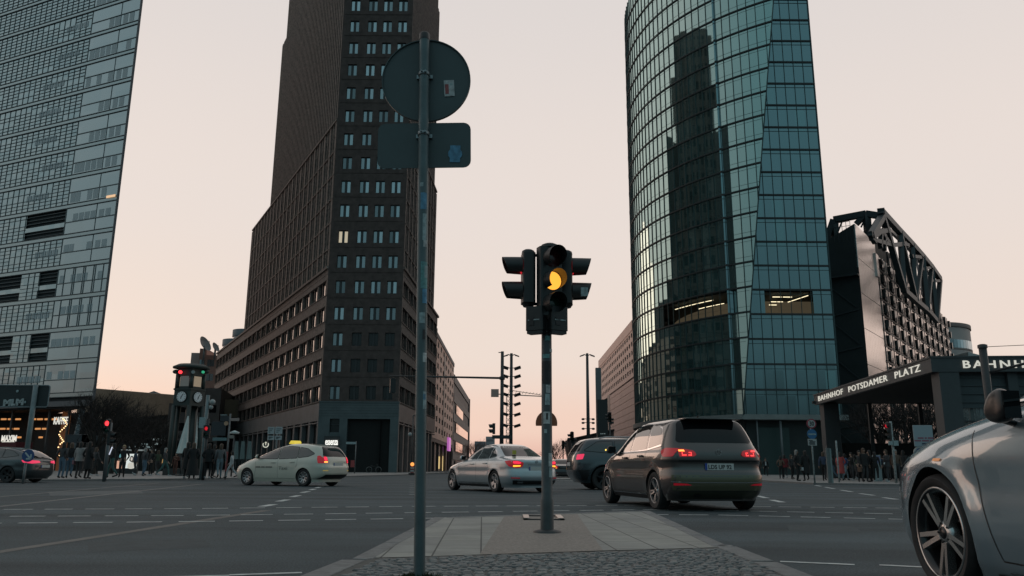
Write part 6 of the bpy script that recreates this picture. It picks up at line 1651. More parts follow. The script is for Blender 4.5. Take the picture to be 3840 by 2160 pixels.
def flatsticker(px0, py0, px1, py1, mt, par, rot=0, round_=False, extra=None):
    a, b = at(px0, py0, Ys), at(px1, py1, Ys); sh = bx - at(1597 - (py0 - 302) * .0074, py0, Ys).x; a.x += sh; b.x += sh; cx_, cz_ = (a.x + b.x) / 2 - bx, (a.z + b.z) / 2 - pz; w_, h_ = (b.x - a.x) / 2, (a.z - b.z) / 2
    M = Matrix.Translation((cx_, .0435, cz_)) @ Matrix.Rotation(rot, 4, 'Y'); m = MB()
    if round_: m.prism([(w_ * math.cos(k * math.pi / 8), h_ * .72 * math.sin(k * math.pi / 8)) for k in range(16)], -.0005, .001, 0, M @ Matrix.Rotation(math.pi / 2, 4, 'X'))
    m.box(-w_ * (.72 if round_ else 1), w_ * (.72 if round_ else 1), -.0006, .001, -h_, h_, 0, M)
    if extra: m.box(-w_ * .8, -w_ * .1, -.0018, -.0008, -h_ * .7, h_ * .5, 1, M); m.box(w_ * .2, w_ * .7, -.0018, -.0008, h_ * .35, h_ * .6, 2, M)
    m.build('sticker', [mt, STK['red'], STK['pale']], par)
flatsticker(1669, 304, 1706, 364, STK['white'], rs, -.05, extra=1)
flatsticker(1684, 549, 1736, 612, STK['blue'], ps, .03, True)
for py0, py1, a0, a1, n in ((728, 790, -110, -40, 'blue'), (806, 905, -85, -40, 'pale'), (905, 930, -75, -30, 'white'), (985, 1085, -100, -20, 'teal'), (1000, 1045, -60, -15, 'pale'), (1086, 1140, -80, -25, 'blue'), (1175, 1215, -110, -50, 'pale'), (1238, 1275, -75, -45, 'dark'), (1325, 1360, -70, -20, 'white'), (1470, 1535, -65, -15, 'pale'), (1478, 1500, -62, -30, 'blue'), (690, 705, -120, -80, 'pale')):
    m = MB(); wrap(m, rp + .0015, zP(1590, py1), zP(1590, py0), a0, a1); m.build('sticker', STK[n], t)
m = MB(); rnd = random.Random(2)
for k in range(260):
    a = rnd.uniform(0, 6.28); r = abs(rnd.gauss(0, .055)) + .02; p = V((bx + r * math.cos(a), Yp + r * math.sin(a) * .8, pz)); h_ = rnd.uniform(.01, .045) * math.exp(-r * 5); d_ = V((rnd.uniform(-.02, .02), rnd.uniform(-.02, .02), h_)); s_ = V((rnd.uniform(-.008, .008), rnd.uniform(-.008, .008), 0))
    m.face([p - s_, p + s_, p + d_])
    m.face([p - s_ * 2, p + V((s_.y, -s_.x, 0)) * 2, p + s_ * 2, p + d_ * .5])
stuff(m.build('moss', mat('moss_dark', (.022, .028, .012), .95, noise=.4, nscale=30)))

# main signal ------------------------------------------------------------------
HOUS = mat('signal_housing', (.014, .016, .017), .45, noise=.2, nscale=8)
LENSOFF = {'r': mat('lens_red_off', (.05, .006, .006), .2), 'y': mat('lens_amber_off', (.05, .03, .005), .2), 'g': mat('lens_green_off', (.004, .03, .02), .2)}
AMB = emi('amber_lens', (1, .40, .045), 1.45); REDON = emi('red_lens_lit', (1, .04, .05), 2.2); REDDIM = emi('red_glow_dim', (1, .03, .05), .5)
def lens_head(root, M, lenses, lit=None, r=.10, w=.24, d=.12, pitch=.235, vis=.20, name='signal_head', dots=True):
    n = len(lenses); hh = n * pitch; m = MB()
    m.prism(rrect(-w / 2, w / 2, -d, 0, .03, 2), -hh / 2, hh / 2, 0, M)
    m.lathe([(w * .36, hh / 2), (w * .33, hh / 2 + .03), (w * .2, hh / 2 + .045), (1e-4, hh / 2 + .045)], 20, 0, M @ Matrix.Translation((0, -d / 2, 0)))
    m.lathe([(1e-4, -hh / 2 - .035), (w * .25, -hh / 2 - .035), (w * .36, -hh / 2)], 20, 0, M @ Matrix.Translation((0, -d / 2, 0)))
    h = m.build(name, HOUS, root, autosmooth=.7)
    for k, c in enumerate(lenses):
        z = hh / 2 - pitch * (k + .5); L = M @ Matrix.Translation((0, .004, z)) @ Matrix.Rotation(-math.pi / 2, 4, 'X')
        mm = MB(); mm.lathe([(r * q / 5 + 1e-4, .02 * (1 - (q / 5) ** 2)) for q in range(5, -1, -1)], 24, 0, L); mm.build('lens', lit[k] if lit and lit.get(k) else LENSOFF[c], h)
        mm = MB(); N_ = 26; i0 = 0
        for j in range(N_ + 1):
            a = math.radians(-52 + 284 * j / N_); up_ = (math.sin(a) + 1) / 2
            Lg = vis * (.66 + .34 * up_ ** .8)
            for rad in (r * 1.10, r * 1.06):
                for y_, k_ in ((0, 1.0), (Lg * .5, .97), (Lg, .93)): mm.v.append(tuple(M @ V((rad * k_ * math.cos(a), y_, z + rad * k_ * math.sin(a)))))
        for j in range(N_):
            for s_ in (0, 3):
                for q in (0, 1): mm.f.append((j * 6 + s_ + q, j * 6 + s_ + q + 1, (j + 1) * 6 + s_ + q + 1, (j + 1) * 6 + s_ + q)); mm.m.append(0)
            mm.f.append((j * 6 + 2, j * 6 + 5, (j + 1) * 6 + 5, (j + 1) * 6 + 2)); mm.m.append(0)
        mm.build('visor', HOUS, h, smooth_all=True, autosmooth=.8)
    return h
Yt = 7.75; tz = ground(Yt) + IZ; tx = hor(2051) * Yt
tlr = thing('traffic_light', 'traffic light with a lit amber lamp on a stickered post amid the island', 'traffic light', (tx, Yt, tz))
zT = lambda py, Y=Yt: at(2052, py, Y).z - tz
pp = .00257
m = MB(); ztop_ = zT(930); m.tube([(0, 0, -.02), (0, 0, zT(1875)), (0, 0, zT(1868)), (0, 0, ztop_)], [.062, .062, .052, .049], 20); m.build('post', mat('signal_post', (.05, .062, .066), .55, metal=.2, noise=.35, nscale=6), tlr, smooth_all=True, autosmooth=.6)
m = MB(); m.lathe([(.13, -.005), (.13, .012), (.07, .03), (.062, .03)], 24); m.build('foot_plate', DARKM, tlr)
Rz = lambda deg: Matrix.Rotation(math.radians(deg), 4, 'Z')
hz1 = (zT(943) + zT(1145)) / 2; ph = (zT(943) - zT(1145)) * .92 / 2
lens_head(tlr, Matrix.Translation((-.245, .02, hz1)) @ Rz(97), 'rg', {0: REDDIM}, pitch=ph, w=.19, d=.13, vis=.20, r=.085)
hz2 = (zT(945) + zT(1146)) / 2
rh = lens_head(tlr, Matrix.Translation((.262, .03, hz2)) @ Rz(-94), 'rg', {0: REDDIM}, pitch=ph, w=.19, d=.13, vis=.19, r=.085)
hz3 = (zT(935) + zT(1190)) / 2; vh = (zT(935) - zT(1190)) / 3
lens_head(tlr, Matrix.Translation((.055, -.10, hz3)) @ Rz(-159), 'ryg', {1: AMB}, pitch=vh, w=.25, d=.13, vis=.17, r=.092)
m = MB(); m.box(-.025, .03, -.07, .05, zT(1250), zT(926)); m.build('bracket', HOUS, tlr)
for py in (956, 1139):
    m = MB(); m.tube([(-.22, .02, zT(py)), (.24, .02, zT(py))], .016, 8); m.build('cross_bar', HOUS, tlr)
for sx_, ang in ((-1, 28), (1, -28)):
    m = MB(); M = Matrix.Translation((sx_ * .10, -.06, (zT(1157) + zT(1245)) / 2)) @ Rz(ang * -1); hh_ = (zT(1157) - zT(1245)) / 2
    m.prism(rrect(-.092, .092, -.06, .06, .015, 1), -hh_, hh_, 0, M); m.prism(rrect(-.085, .085, -.05, .05, .012, 1), -hh_ - .03, -hh_, 0, M); m.box(-.06, .06, -.066, -.06, -hh_ * .2, -hh_ * .1, 1, M); m.box(-.05, .0, -.066, -.06, -hh_ * .6, hh_ * .1, 2, M); m.build('control_box', [HOUS, STK['pale'], STK['dark']], tlr)
m = MB(); m.box(.262 + .075, .262 + .145, -.068, -.064, hz2 - ph * .75, hz2 - ph * .4); m.build('sticker', STK['pale'], rh)
zc_ = zT(1600); m = MB(); R_ = .105
m.prism([(R_ * math.cos(math.radians(-12 + 204 * k / 18)), R_ * 1.12 * math.sin(math.radians(-12 + 204 * k / 18))) for k in range(19)] + [(-R_, -.035), (R_, -.035)][:0], -.004, .004, 0, Matrix.Translation((0, .07, zc_ + .035)) @ Matrix.Rotation(math.pi / 2, 4, 'X')); m.build('small_sign', mat('backlit_sign', (.20, .08, .045), .6, emit=(1, .4, .2), es=.015), tlr)  # light through the plate put in as orange tone and faint glow
for py0, py1, a0, a1, n in ((1262, 1280, -110, -50, 'teal'), (1330, 1345, -140, -60, 'teal'), (1356, 1440, -150, -40, 'dark'), (1445, 1475, -100, -55, 'white'), (1478, 1520, -110, -60, 'pale'), (1545, 1590, -130, -55, 'white'), (1550, 1575, -100, -80, 'dark'), (1700, 1750, -75, -20, 'white'), (1752, 1790, -70, -25, 'pale'), (1310, 1322, -60, -10, 'pale'), (1610, 1625, -120, -90, 'pale')):
    m = MB(); wrap(m, .0535 if py1 < 1868 else .064, zT(py1), zT(py0), a0, a1); m.build('sticker', STK[n], tlr)
for k, (a_, b_) in enumerate((((-.085), .1), ((.055), .06))):
    pass
a, b = gp(1960, 1935, IZ), gp(2117, 1951, IZ)
m = MB(); 
for (x0, x1, y0, y1) in ((a.x, b.x, b.y, b.y + .05), (a.x, b.x, a.y - .05, a.y), (a.x, a.x + .05, b.y, a.y), (b.x - .05, b.x, b.y, a.y)): m.box(x0, x1, y0, y1, tz - .01, tz + .012)
for (x0, x1) in ((a.x, a.x + .07), (b.x - .07, b.x)): m.box(x0, x1, b.y + .05, a.y - .05, tz - .01, tz + .02, 1)
tag(m.build('cable_pit_cover', [DARKM, mat('worn_steel_edge', (.42, .34, .30), .4, metal=.5)]), 'flat cable pit frame with pale ends in the island paving behind the traffic light', 'pit cover')

# mast with a signal arm, lamp masts ----------------------------------------------------
def zrel(px, py, Y): return at(px, py, Y).z - ground(Y)
Ym = 60.; x = hor(1880) * Ym
t = thing('signal_mast', 'tall dark mast with a long horizontal arm carrying a traffic light', 'signal mast', (x, Ym, ground(Ym)))
zt = zrel(1879, 1318, Ym); zarm = zrel(1879, 1418, Ym)
m = MB(); m.tube([(0, 0, 0), (0, 0, zt)], [.17, .12], 12); m.box(-.7, .8, -.15, .15, zrel(1879, 1640, Ym) - .1, zrel(1879, 1640, Ym) + .15); m.box(-.3, .05, -.05, .05, zt - .1, zt - .05); m.build('mast', DARKM, t)
xa = at(1458, 1411, Ym).x - x
m = MB(); m.tube([(.2, 0, zarm), (xa, 0, zarm + .12)], [.085, .05], 8); m.lathe([(.2, zarm - .12), (.22, zarm), (.2, zarm + .12)], 12); m.build('arm', DARKM, t)
lens_head(t, Matrix.Translation((xa + .3, .1, zarm - .62)) @ Rz(20), 'ryg', None, pitch=.36, w=.44, d=.2, vis=.22, r=.15)
lens_head(t, Matrix.Translation((-.68, 0, zrel(1879, 1608, Ym))) @ Rz(92), 'rg', None, pitch=.36, w=.34, d=.2, vis=.3, r=.14)
Yl = 80.
t = thing('floodlight_mast', 'dark mast with two small lamps on top and seven pairs of black floodlights', 'lamp mast', (hor(1915) * Yl, Yl, ground(Yl)))
m = MB(); zt = zrel(1914, 1325, Yl); m.tube([(0, 0, 0), (0, 0, zt)], [.2, .14], 10); m.build('mast', DARKM, t)
def toplamps(t, z, L):
    for s in (-1, 1):
        m = MB(); m.tube([(0, 0, z - .25), (s * L * .4, 0, z - .12), (s * L, 0, z - .3)], .05, 6); m.hexa([V((s * L * .45, -.18, z - .22)), V((s * L * 1.05, -.18, z - .36)), V((s * L * 1.05, .18, z - .36)), V((s * L * .45, .18, z - .22)), V((s * L * .45, -.12, z - .1)), V((s * L * 1.02, -.12, z - .26)), V((s * L * 1.02, .12, z - .26)), V((s * L * .45, .12, z - .1))]); m.build('lamp_head', DARKM, t)
toplamps(t, zt, .75)
for py in (1380, 1412, 1448, 1480, 1515, 1554, 1596):
    z = zrel(1914, py, Yl)
    for s in (-1, 1):
        m = MB(); m.beam((0, 0, z), (s * .4, 0, z), .07); M = Matrix.Translation((s * .62, -.1, z - .02 * s)) @ Matrix.Rotation(math.radians(18 * -s), 4, 'Y'); m.box(-.33, .33, -.28, .28, -.13, .13, 0, M); m.box(-.3, .3, -.3, -.28, -.1, .1, 1, M); m.build('floodlight', [DARKM, BLACK], t)
t = thing('lamp_post', 'plain dark lamp post with two small lamps on top right of the street', 'lamp post', (hor(2208) * Yl, Yl, ground(Yl)))
zt = zrel(2206, 1325, Yl); m = MB(); m.tube([(0, 0, 0), (0, 0, zt)], [.21, .13], 10); m.build('mast', DARKM, t); toplamps(t, zt, .72)
for py in (1572, 1586, 1608):
    z = zrel(2206, py, Yl)
    for s in (-1, 1):
        m = MB(); m.beam((0, 0, z), (s * .35, 0, z + .04), .06); m.ball((s * .5, 0, z), .14, 6, 0, (1.2, 1, .8)); m.build('spotlight', DARKM, t)
# small signals down the street
def small_signal(px, py, Y, lab, faces=(180, 90), h=None):
    p = V((hor(px) * Y, Y, ground(Y))); t = thing('traffic_light', lab, 'traffic light', p); z = zrel(px, py, Y)
    m = MB(); m.tube([(0, 0, 0), (0, 0, z + .3)], .07, 8); m.build('post', DARKM, t)
    for k, f in enumerate(faces): lens_head(t, Matrix.Translation((.16 * math.cos(math.radians(f + 90)), .16 * math.sin(math.radians(f + 90)), z - .35 * (k > 1))) @ Rz(f), 'ryg' if k < 1 else 'rg', None, pitch=.3, w=.32, d=.16, vis=.24, r=.11)
    return t
small_signal(2290, 1565, 75, 'small black traffic light with several heads in front of the salmon clad building', (180, 90, -90))
small_signal(2146, 1640, 70, 'thin black traffic light beside the brown wedge pavilion', (180, 90, -90))
small_signal(2112, 1668, 95, 'smallest black traffic light further down the street', (180, -90))
t = thing('crane', 'pale hazy tower crane far behind the floodlight mast', 'crane', (hor(1904) * 420, 420, ground(90)))
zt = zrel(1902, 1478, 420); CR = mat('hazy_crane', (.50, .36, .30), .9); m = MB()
for dx in (-.9, .9):
    m.beam((dx, 0, 0), (dx, 0, zt), .35)
for k in range(16): z = zt * k / 16; m.beam((-.9, 0, z), (.9, 0, z + zt / 16), .22); m.beam((.9, 0, z), (-.9, 0, z + zt / 16), .22)
m.build('tower', CR, t)
m = MB(); jx = at(2060, 1488, 420).x - t.location.x; m.beam((-6, 0, zt), (jx, 0, zt - 1.2), .5); m.beam((0, 0, zt + 2.2), (jx, 0, zt - 1), .3)
for k in range(12): x_ = jx * k / 12; m.beam((x_, 0, zt), (x_ + jx / 24, 0, zt + 2.2 * (1 - k / 12)), .2)
m.build('jib', CR, t)
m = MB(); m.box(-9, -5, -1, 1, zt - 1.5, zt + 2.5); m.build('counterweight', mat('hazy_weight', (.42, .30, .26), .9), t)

# historic signal tower with clocks -------------------------------------------------------
Yk2 = 58.; xk = hor(684) * Yk2
GRN = mat('signal_tower_green', (.022, .032, .030), .5, noise=.2, nscale=2)
kt2 = thing('clock_tower', 'dark green five sided historic signal tower with clocks and a lit red lamp', 'clock tower', (xk, Yk2, ground(Yk2) + .09))
gz = ground(Yk2) + .09
zk = lambda py: at(711, py, Yk2).z - gz
sc_ = (at(768, 1500, Yk2).x - at(660, 1500, Yk2).x) / 2
PENT = lambda r, rot=-64: [(r * math.cos(math.radians(rot + 72 * k)), r * math.sin(math.radians(rot + 72 * k))) for k in range(5)]
Rb = sc_ * 1.04
m = MB(); m.prism(PENT(Rb), zk(1521), zk(1463)); m.prism(PENT(Rb + .08), zk(1466), zk(1460)); m.prism(PENT(Rb + .06), zk(1524), zk(1518)); m.build('clock_stage', GRN, kt2)
m = MB(); m.prism(PENT(Rb * .9), zk(1412), zk(1384))
for x_, y_ in PENT(Rb * .9): m.tube([(x_ * .95, y_ * .95, zk(1462)), (x_ * .95, y_ * .95, zk(1405))], .16, 4)
m.prism(PENT(Rb * .88), zk(1462), zk(1452)); m.build('cabin', GRN, kt2)
WARMG = mat('cabin_glass_warm', (.35, .27, .20), .25, emit=(1, .75, .5), es=.16)
pe = PENT(Rb * .86)
for k in range(5):
    a, b = V((*pe[k], 0)), V((*pe[(k + 1) % 5], 0)); m = MB(); p, q = a.lerp(b, .2), a.lerp(b, .8)
    m.face([V((p.x, p.y, zk(1459))), V((q.x, q.y, zk(1459))), V((q.x, q.y, zk(1414))), V((p.x, p.y, zk(1414)))]); m.build('cabin_window', WARMG if k in (0, 3) else mat('cabin_glass', (.10, .11, .105), .2, emit=(.8, .85, .8), es=.06), kt2)
Rr_ = (at(782, 1375, Yk2).x - at(651, 1375, Yk2).x) / 2
m = MB(); m.lathe([(Rr_ * .8, zk(1386)), (Rr_, zk(1383)), (Rr_, zk(1377)), (Rr_ * .93, zk(1375)), (Rr_ * .72, zk(1368)), (.1, zk(1363))], 30); m.build('roof', mat('roof_green_dark', (.03, .04, .038), .6), kt2)
for k in range(5):
    a, b = V((*PENT(Rb)[k], 0)), V((*PENT(Rb)[(k + 1) % 5], 0)); mid_ = (a + b) / 2; n_ = mid_.normalized(); zc = zk(1491.5); rc = .36
    m = MB(); m.disc(V((mid_.x, mid_.y, zc)) + n_ * .03, n_, rc + .05, .06, 28, 1); m.disc(V((mid_.x, mid_.y, zc)) + n_ * .07, n_, rc, .03, 28, 0); cl_ = m.build('clock', [mat('clock_face', (.42, .46, .47), .5, emit=(.8, .9, 1), es=.05), BLACK], kt2)
    t_ = V((-n_.y, n_.x, 0)); o = V((mid_.x, mid_.y, zc)) + n_ * .10; m = MB()
    for j in range(12): an = j * math.pi / 6; d_ = t_ * math.sin(an) + V((0, 0, math.cos(an))); m.beam(o + d_ * rc * .76, o + d_ * rc * .92, .03, .02)
    for an, l_ in ((math.radians(35), .62), (math.radians(190), .45)): d_ = t_ * math.sin(an) + V((0, 0, math.cos(an))); m.beam(o - d_ * rc * .1, o + d_ * rc * l_, .045, .02)
    m.build('hands', BLACK, cl_)
    # lamps under the roof
    m = MB(); o2 = V((*(a.xy * .93), zk(1394))); 
for px, mt, r_ in ((679, REDON, .12), (764, emi('green_dim', (.1, 1, .5), .25), .1), (727, mat('lamp_grey', (.3, .32, .32), .3), .12)):
    q = at(px, 1396, Yk2 - Rb * .85); m = MB(); m.disc((q.x - xk, q.y - Yk2 - .12, q.z - gz), (.0, -1, 0), r_, .1, 20); m.build('lamp', mt, kt2)
for px in (660, 772): q = at(px, 1394, Yk2); m = MB(); m.ball((q.x - xk, 0, q.z - gz), .2, 8, 0, (1.2, 1, .8)); m.build('lamp', GRN, kt2)
for x_, y_ in PENT(Rb * .93): m = MB(); m.tube([(x_ * 1.03, y_ * 1.03, 0), (x_, y_, zk(1522))], .17, 6); m.build('leg', GRN, kt2)
m = MB(); m.prism(PENT(Rb * 1.25), -.1, zk(1757)); m.build('plinth', mat('plinth_dark', (.03, .032, .032), .7, noise=.2, nscale=2), kt2)
m = MB(); m.tube([(.2, .2, .2), (.2, .2, zk(1525))], .4, 10); m.build('stair_shaft', GRN, kt2)
CANV = mat('white_canvas', (.50, .55, .54), .8, noise=.12, nscale=3)
def parasol(px0, py0, px1, py1, Y, wd, lab, mt=None):
    a, b = at(px0, py0, Y), at(px1, py1, Y); g = ground(Y) + .09
    t = thing('folded_parasol', lab, 'parasol', (b.x, Y, g), group=None)
    m = MB(); n = 12; pts = []
    a_ = a - V((b.x, Y, g)); b_ = b - V((b.x, Y, g))
    for k in range(9):
        f = k / 8; c = a_.lerp(b_, f); r = wd * ((.12 + .88 * f ** .9) if mt is None else (.6 + .4 * f))
        for j in range(n): an = 2 * math.pi * j / n; rr = r * (1 if j % 2 else .72); m.v.append((c.x + rr * math.cos(an), c.y + rr * math.sin(an), c.z))
    for k in range(8):
        for j in range(n): q = (j + 1) % n; m.f.append((k * n + j, k * n + q, (k + 1) * n + q, (k + 1) * n + j)); m.m.append(0)
    m.build('canopy', mt or CANV, t)
    m = MB(); m.tube([b_ * 1.0, (b_.x + .05, 0, -.05)], .05, 6); m.tube([(b_.x + .05, 0, 0), (b_.x + .05, 0, .12)], .35, 10); m.build('pole', DARKM, t)
parasol(706, 1560, 682, 1700, 54.5, .36, 'folded white parasol between the legs of the clock tower')
parasol(738, 1530, 728, 1690, 64, .26, 'second folded white parasol behind the clock tower, right of the brighter one')
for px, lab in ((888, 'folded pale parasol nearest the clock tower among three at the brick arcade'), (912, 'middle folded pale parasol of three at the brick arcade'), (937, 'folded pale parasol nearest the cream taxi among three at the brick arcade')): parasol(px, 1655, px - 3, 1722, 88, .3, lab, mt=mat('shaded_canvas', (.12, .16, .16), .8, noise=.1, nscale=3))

# posts on the left plaza ---------------------------------------------------------------
def post_thing(name, lab, cat, px0, px1, py0, Y, r, mt=METAL, h=.09):
    g = ground(Y) + h; t = thing(name, lab, cat, (hor(px0) * Y, Y, g)); m = MB(); m.tube([(0, 0, -.1), (0, 0, zrel(px1, py0, Y) - h)], r, 10); m.build('post', mt, t); return t, g
t, g = post_thing('overhead_mast', 'thick pale grey mast with small lamps right of the clock tower', 'mast', 757, 784, 1482, 44, .10, mat('pale_mast', (.14, .18, .19), .5, noise=.2, nscale=4))
for px, py, r_ in ((797, 1508, .16), (791, 1527, .12)):
    q = at(px, py, 44); m = MB(); m.beam((0, 0, q.z - g), (q.x - t.location.x, 0, q.z - g), .05); m.ball((q.x - t.location.x, 0, q.z - g), r_, 7); m.build('lamp_head', mat('lamp_grey', (.3, .32, .32)), t)
t, g = post_thing('pedestrian_light', 'slim post with a bright red pedestrian lamp before the left plaza crowd', 'traffic light', 397, 424, 1585, 37, .09)
z = at(412, 1592, 37).z - g
lens_head(t, Matrix.Translation((-.1, -.1, z - .1)) @ Rz(178), 'rg', {0: REDON}, pitch=.3, w=.3, d=.16, vis=.10, r=.115)
lens_head(t, Matrix.Translation((.12, -.02, zrel(420, 1642, 37) - .1)) @ Rz(-90), 'rg', None, pitch=.28, w=.28, d=.16, vis=.2, r=.1)
m = MB(); m.tube([(.12, -.05, at(417, 1705, 37).z - g), (.22, -.05, at(420, 1676, 37).z - g)], .025, 6); m.build('reflective_strip', emi('white_glow', (.8, .85, 1), .7), t)
t, g = post_thing('pedestrian_light', 'dark pedestrian light post with a faint red lamp in front of the pale mast', 'traffic light', 765, 770, 1570, 43, .08, DARKM)
lens_head(t, Matrix.Translation((.0, -.12, at(771, 1610, 43).z - g - .12)) @ Rz(180), 'rg', {0: REDDIM}, pitch=.32, w=.34, d=.16, vis=.10, r=.1)
m = MB(); q = at(760, 1585, 43); m.box(q.x - t.location.x - .16, q.x - t.location.x + .16, -.1, -.04, q.z - g - .28, q.z - g + .28); m.build('small_plate', STK['pale'], t)
# direction sign post
t, g = post_thing('street_sign_post', 'post with several small signs and a teal street name plate left of the taxi', 'street sign', 848, 863, 1552, 46, .05)
def plate(par, px0, py0, px1, py1, Y, mt, base, txt=None, ink=None, nm='sign_plate', d=0.):
    a, b = at(px0, py0, Y), at(px1, py1, Y); m = MB(); m.box(a.x - base.x, b.x - base.x, -.07 + d, -.05 + d, b.z - base.z, a.z - base.z); o = m.build(nm, mt, par, bevel=.006)
    if txt: lettering(txt, (a.z - b.z) * .62, ink, (a.x - base.x + (b.x - a.x) * .1, -.072 + d, b.z - base.z + (a.z - b.z) * .28), (1, 0, 0), (0, -1, 0), o, .002, width=(b.x - a.x) * .8, name='plate_text')
    return o
bl_ = V(t.location)
DKP = mat('dark_sign', (.03, .034, .04), .6); PNK = mat('pink_sign', (.32, .24, .22), .6); TEALS = mat('teal_sign', (.12, .19, .20), .6)
plate(t, 828, 1555, 853, 1558, 46, STK['pale'], bl_); plate(t, 828, 1560, 860, 1580, 46, DKP, bl_); plate(t, 866, 1568, 898, 1579, 46, PNK, bl_); plate(t, 860, 1632, 878, 1644, 46, mat('beige_sign', (.22, .20, .18), .6), bl_)
plate(t, 796, 1581, 846, 1634, 46, DKP, bl_); plate(t, 799, 1641, 851, 1653, 46, TEALS, bl_)
m = MB(); q = at(850, 1588, 46); m.disc((q.x - bl_.x, -.09, q.z - bl_.z), (0, -1, 0), .12, .02, 20); m.build('round_plate', mat('orange_plate', (.45, .28, .18), .6), t)
m = MB(); m.lathe([(.055, zrel(850, 1740, 46) - .5), (.055, zrel(850, 1700, 46))], 10); m.build('red_band', STK['red'], t)
q = at(880, 1620, 52); t = thing('street_lantern', 'small pale disc street lantern above the parasols at the brick arcade', 'lamp', (q.x, 52, ground(52) + .09)); m = MB(); m.tube([(0, 0, 0), (0, 0, q.z - ground(52) - .09)], .05, 8); m.build('post', DARKM, t); m = MB(); m.lathe([(.05, q.z - ground(52)), (.32, q.z - ground(52) - .12), (.26, q.z - ground(52) - .2), (.01, q.z - ground(52) - .22)], 16); m.build('shade', CANV, t)
# direction board with two white panels
t, g = post_thing('direction_board', 'post with four white direction panels and a round arrow badge behind the taxi', 'direction sign', 1031, 1031, 1598, 60, .07)
bl_ = V(t.location); WHT = mat('white_panel', (.34, .37, .38), .6); GRYP = mat('grey_print', (.16, .18, .19), .6)
for a in ((1006, 1601, 1029, 1628), (1034, 1601, 1059, 1628), (1005, 1634, 1029, 1650), (1033, 1634, 1057, 1650)):
    o = plate(t, *a, 60, WHT, bl_)
    m = MB(); p0, p1 = at(a[0] + 4, a[1] + 4, 60), at(a[2] - 4, a[3] - 4, 60)
    for k in range(3): zz = p0.z + (p1.z - p0.z) * (k + .5) / 3; m.box(p0.x - bl_.x, p1.x - bl_.x - .1 * k, -.075, -.071, zz - bl_.z - .04, zz - bl_.z + .04)
    m.build('print', GRYP, o)
q = at(998, 1667, 60); m = MB(); M = Matrix.Translation((q.x - bl_.x, -.1, q.z - bl_.z)) @ Matrix.Rotation(math.pi / 2, 4, 'X')
m.lathe([(.17, 0), (.23, 0)], 24, 0, M, False, math.radians(150), math.radians(390)); m.beam((q.x - bl_.x, -.1, q.z - bl_.z - .05), (q.x - bl_.x, -.1, q.z - bl_.z + .2), .05, .01); m.beam((q.x - bl_.x - .09, -.1, q.z - bl_.z + .1), (q.x - bl_.x, -.1, q.z - bl_.z + .2), .05, .01); m.beam((q.x - bl_.x + .09, -.1, q.z - bl_.z + .1), (q.x - bl_.x, -.1, q.z - bl_.z + .2), .05, .01); m.build('arrow_badge', emi('badge_light', (1, .98, .8), .6), t)
# board with graffiti on its mast, blue arrow sign
Yb_ = 36.; t, g = post_thing('overhead_sign', 'large dark sign back with MLM graffiti on a tall post at the left', 'road sign', 94, 117, 1443, Yb_, .11, mat('pale_mast', (.14, .18, .19)))
bl_ = V(t.location); a, b = at(-30, 1443, Yb_), at(174, 1526, Yb_); m = MB(); m.prism(rrect(a.x - bl_.x, b.x - bl_.x, b.z - bl_.z, a.z - bl_.z, .1, 2), -.03, .03, 0, Matrix.Translation((0, .12, 0)) @ Matrix.Rotation(math.pi / 2, 4, 'X')); bd = m.build('board', mat('board_back', (.022, .028, .030), .6, noise=.2, nscale=2), t)
m = MB(); rp_ = rrect(a.x - bl_.x, b.x - bl_.x, b.z - bl_.z, a.z - bl_.z, .1, 2); m.tube([(x_, .085, z_) for x_, z_ in rp_ + rp_[:1]], .028, 6); m.build('frame', mat('board_frame', (.20, .23, .24), .5), t)
q = at(8, 1521, Yb_); q2 = at(85, 1521, Yb_); lettering('MLM', .36, mat('graffiti_white', (.33, .36, .36), .7, noise=.3, nscale=6), (q.x - bl_.x, .05, q.z - bl_.z), (1, 0, .06), (0, -1, 0), bd, .004, width=q2.x - q.x, name='graffiti', bold=.03)
m = MB(); q = at(92, 1508, Yb_); m.ball((q.x - bl_.x, .04, q.z - bl_.z), .045, 6, 0, (1, .2, 1.3)); q = at(63, 1467, Yb_); m.ball((q.x - bl_.x, .04, q.z - bl_.z), .06, 6, 0, (1, .2, 1)); m.build('graffiti_dots', STK['pale'], bd)
Ya_ = 31.5; t, g = post_thing('arrow_sign', 'round blue sign with a white arrow pointing down right in front of the graphite car', 'road sign', 96, 108, 1735, Ya_, .05, METAL, 0)
q = at(109, 1709, Ya_); bl_ = V(t.location); cx_, cz_ = q.x - bl_.x, q.z - bl_.z; R_ = (at(132, 1709, Ya_).x - q.x)
BLUE = mat('sign_blue', (.035, .075, .20), .45); m = MB(); m.disc((cx_, -.06, cz_), (0, -1, 0), R_, .02, 36, 0); dsk = m.build('disc', BLUE, t)
SW = mat('sign_white', (.45, .48, .48), .5)
m = MB(); d1 = V((.707, 0, -.707)); o = V((cx_, -.074, cz_)); m.beam(o - d1 * R_ * .7, o + d1 * R_ * .55, R_ * .24, .004, 0, (0, 1, 0)); e = o + d1 * R_ * .7
m.beam(e + V((-R_ * .75, 0, 0)), e + V((R_ * .02, 0, 0)), .004, R_ * .22); m.beam(e + V((0, 0, R_ * .75)), e, .004, R_ * .22, 0, (1, 0, 0)); m.build('arrow', SW, dsk)
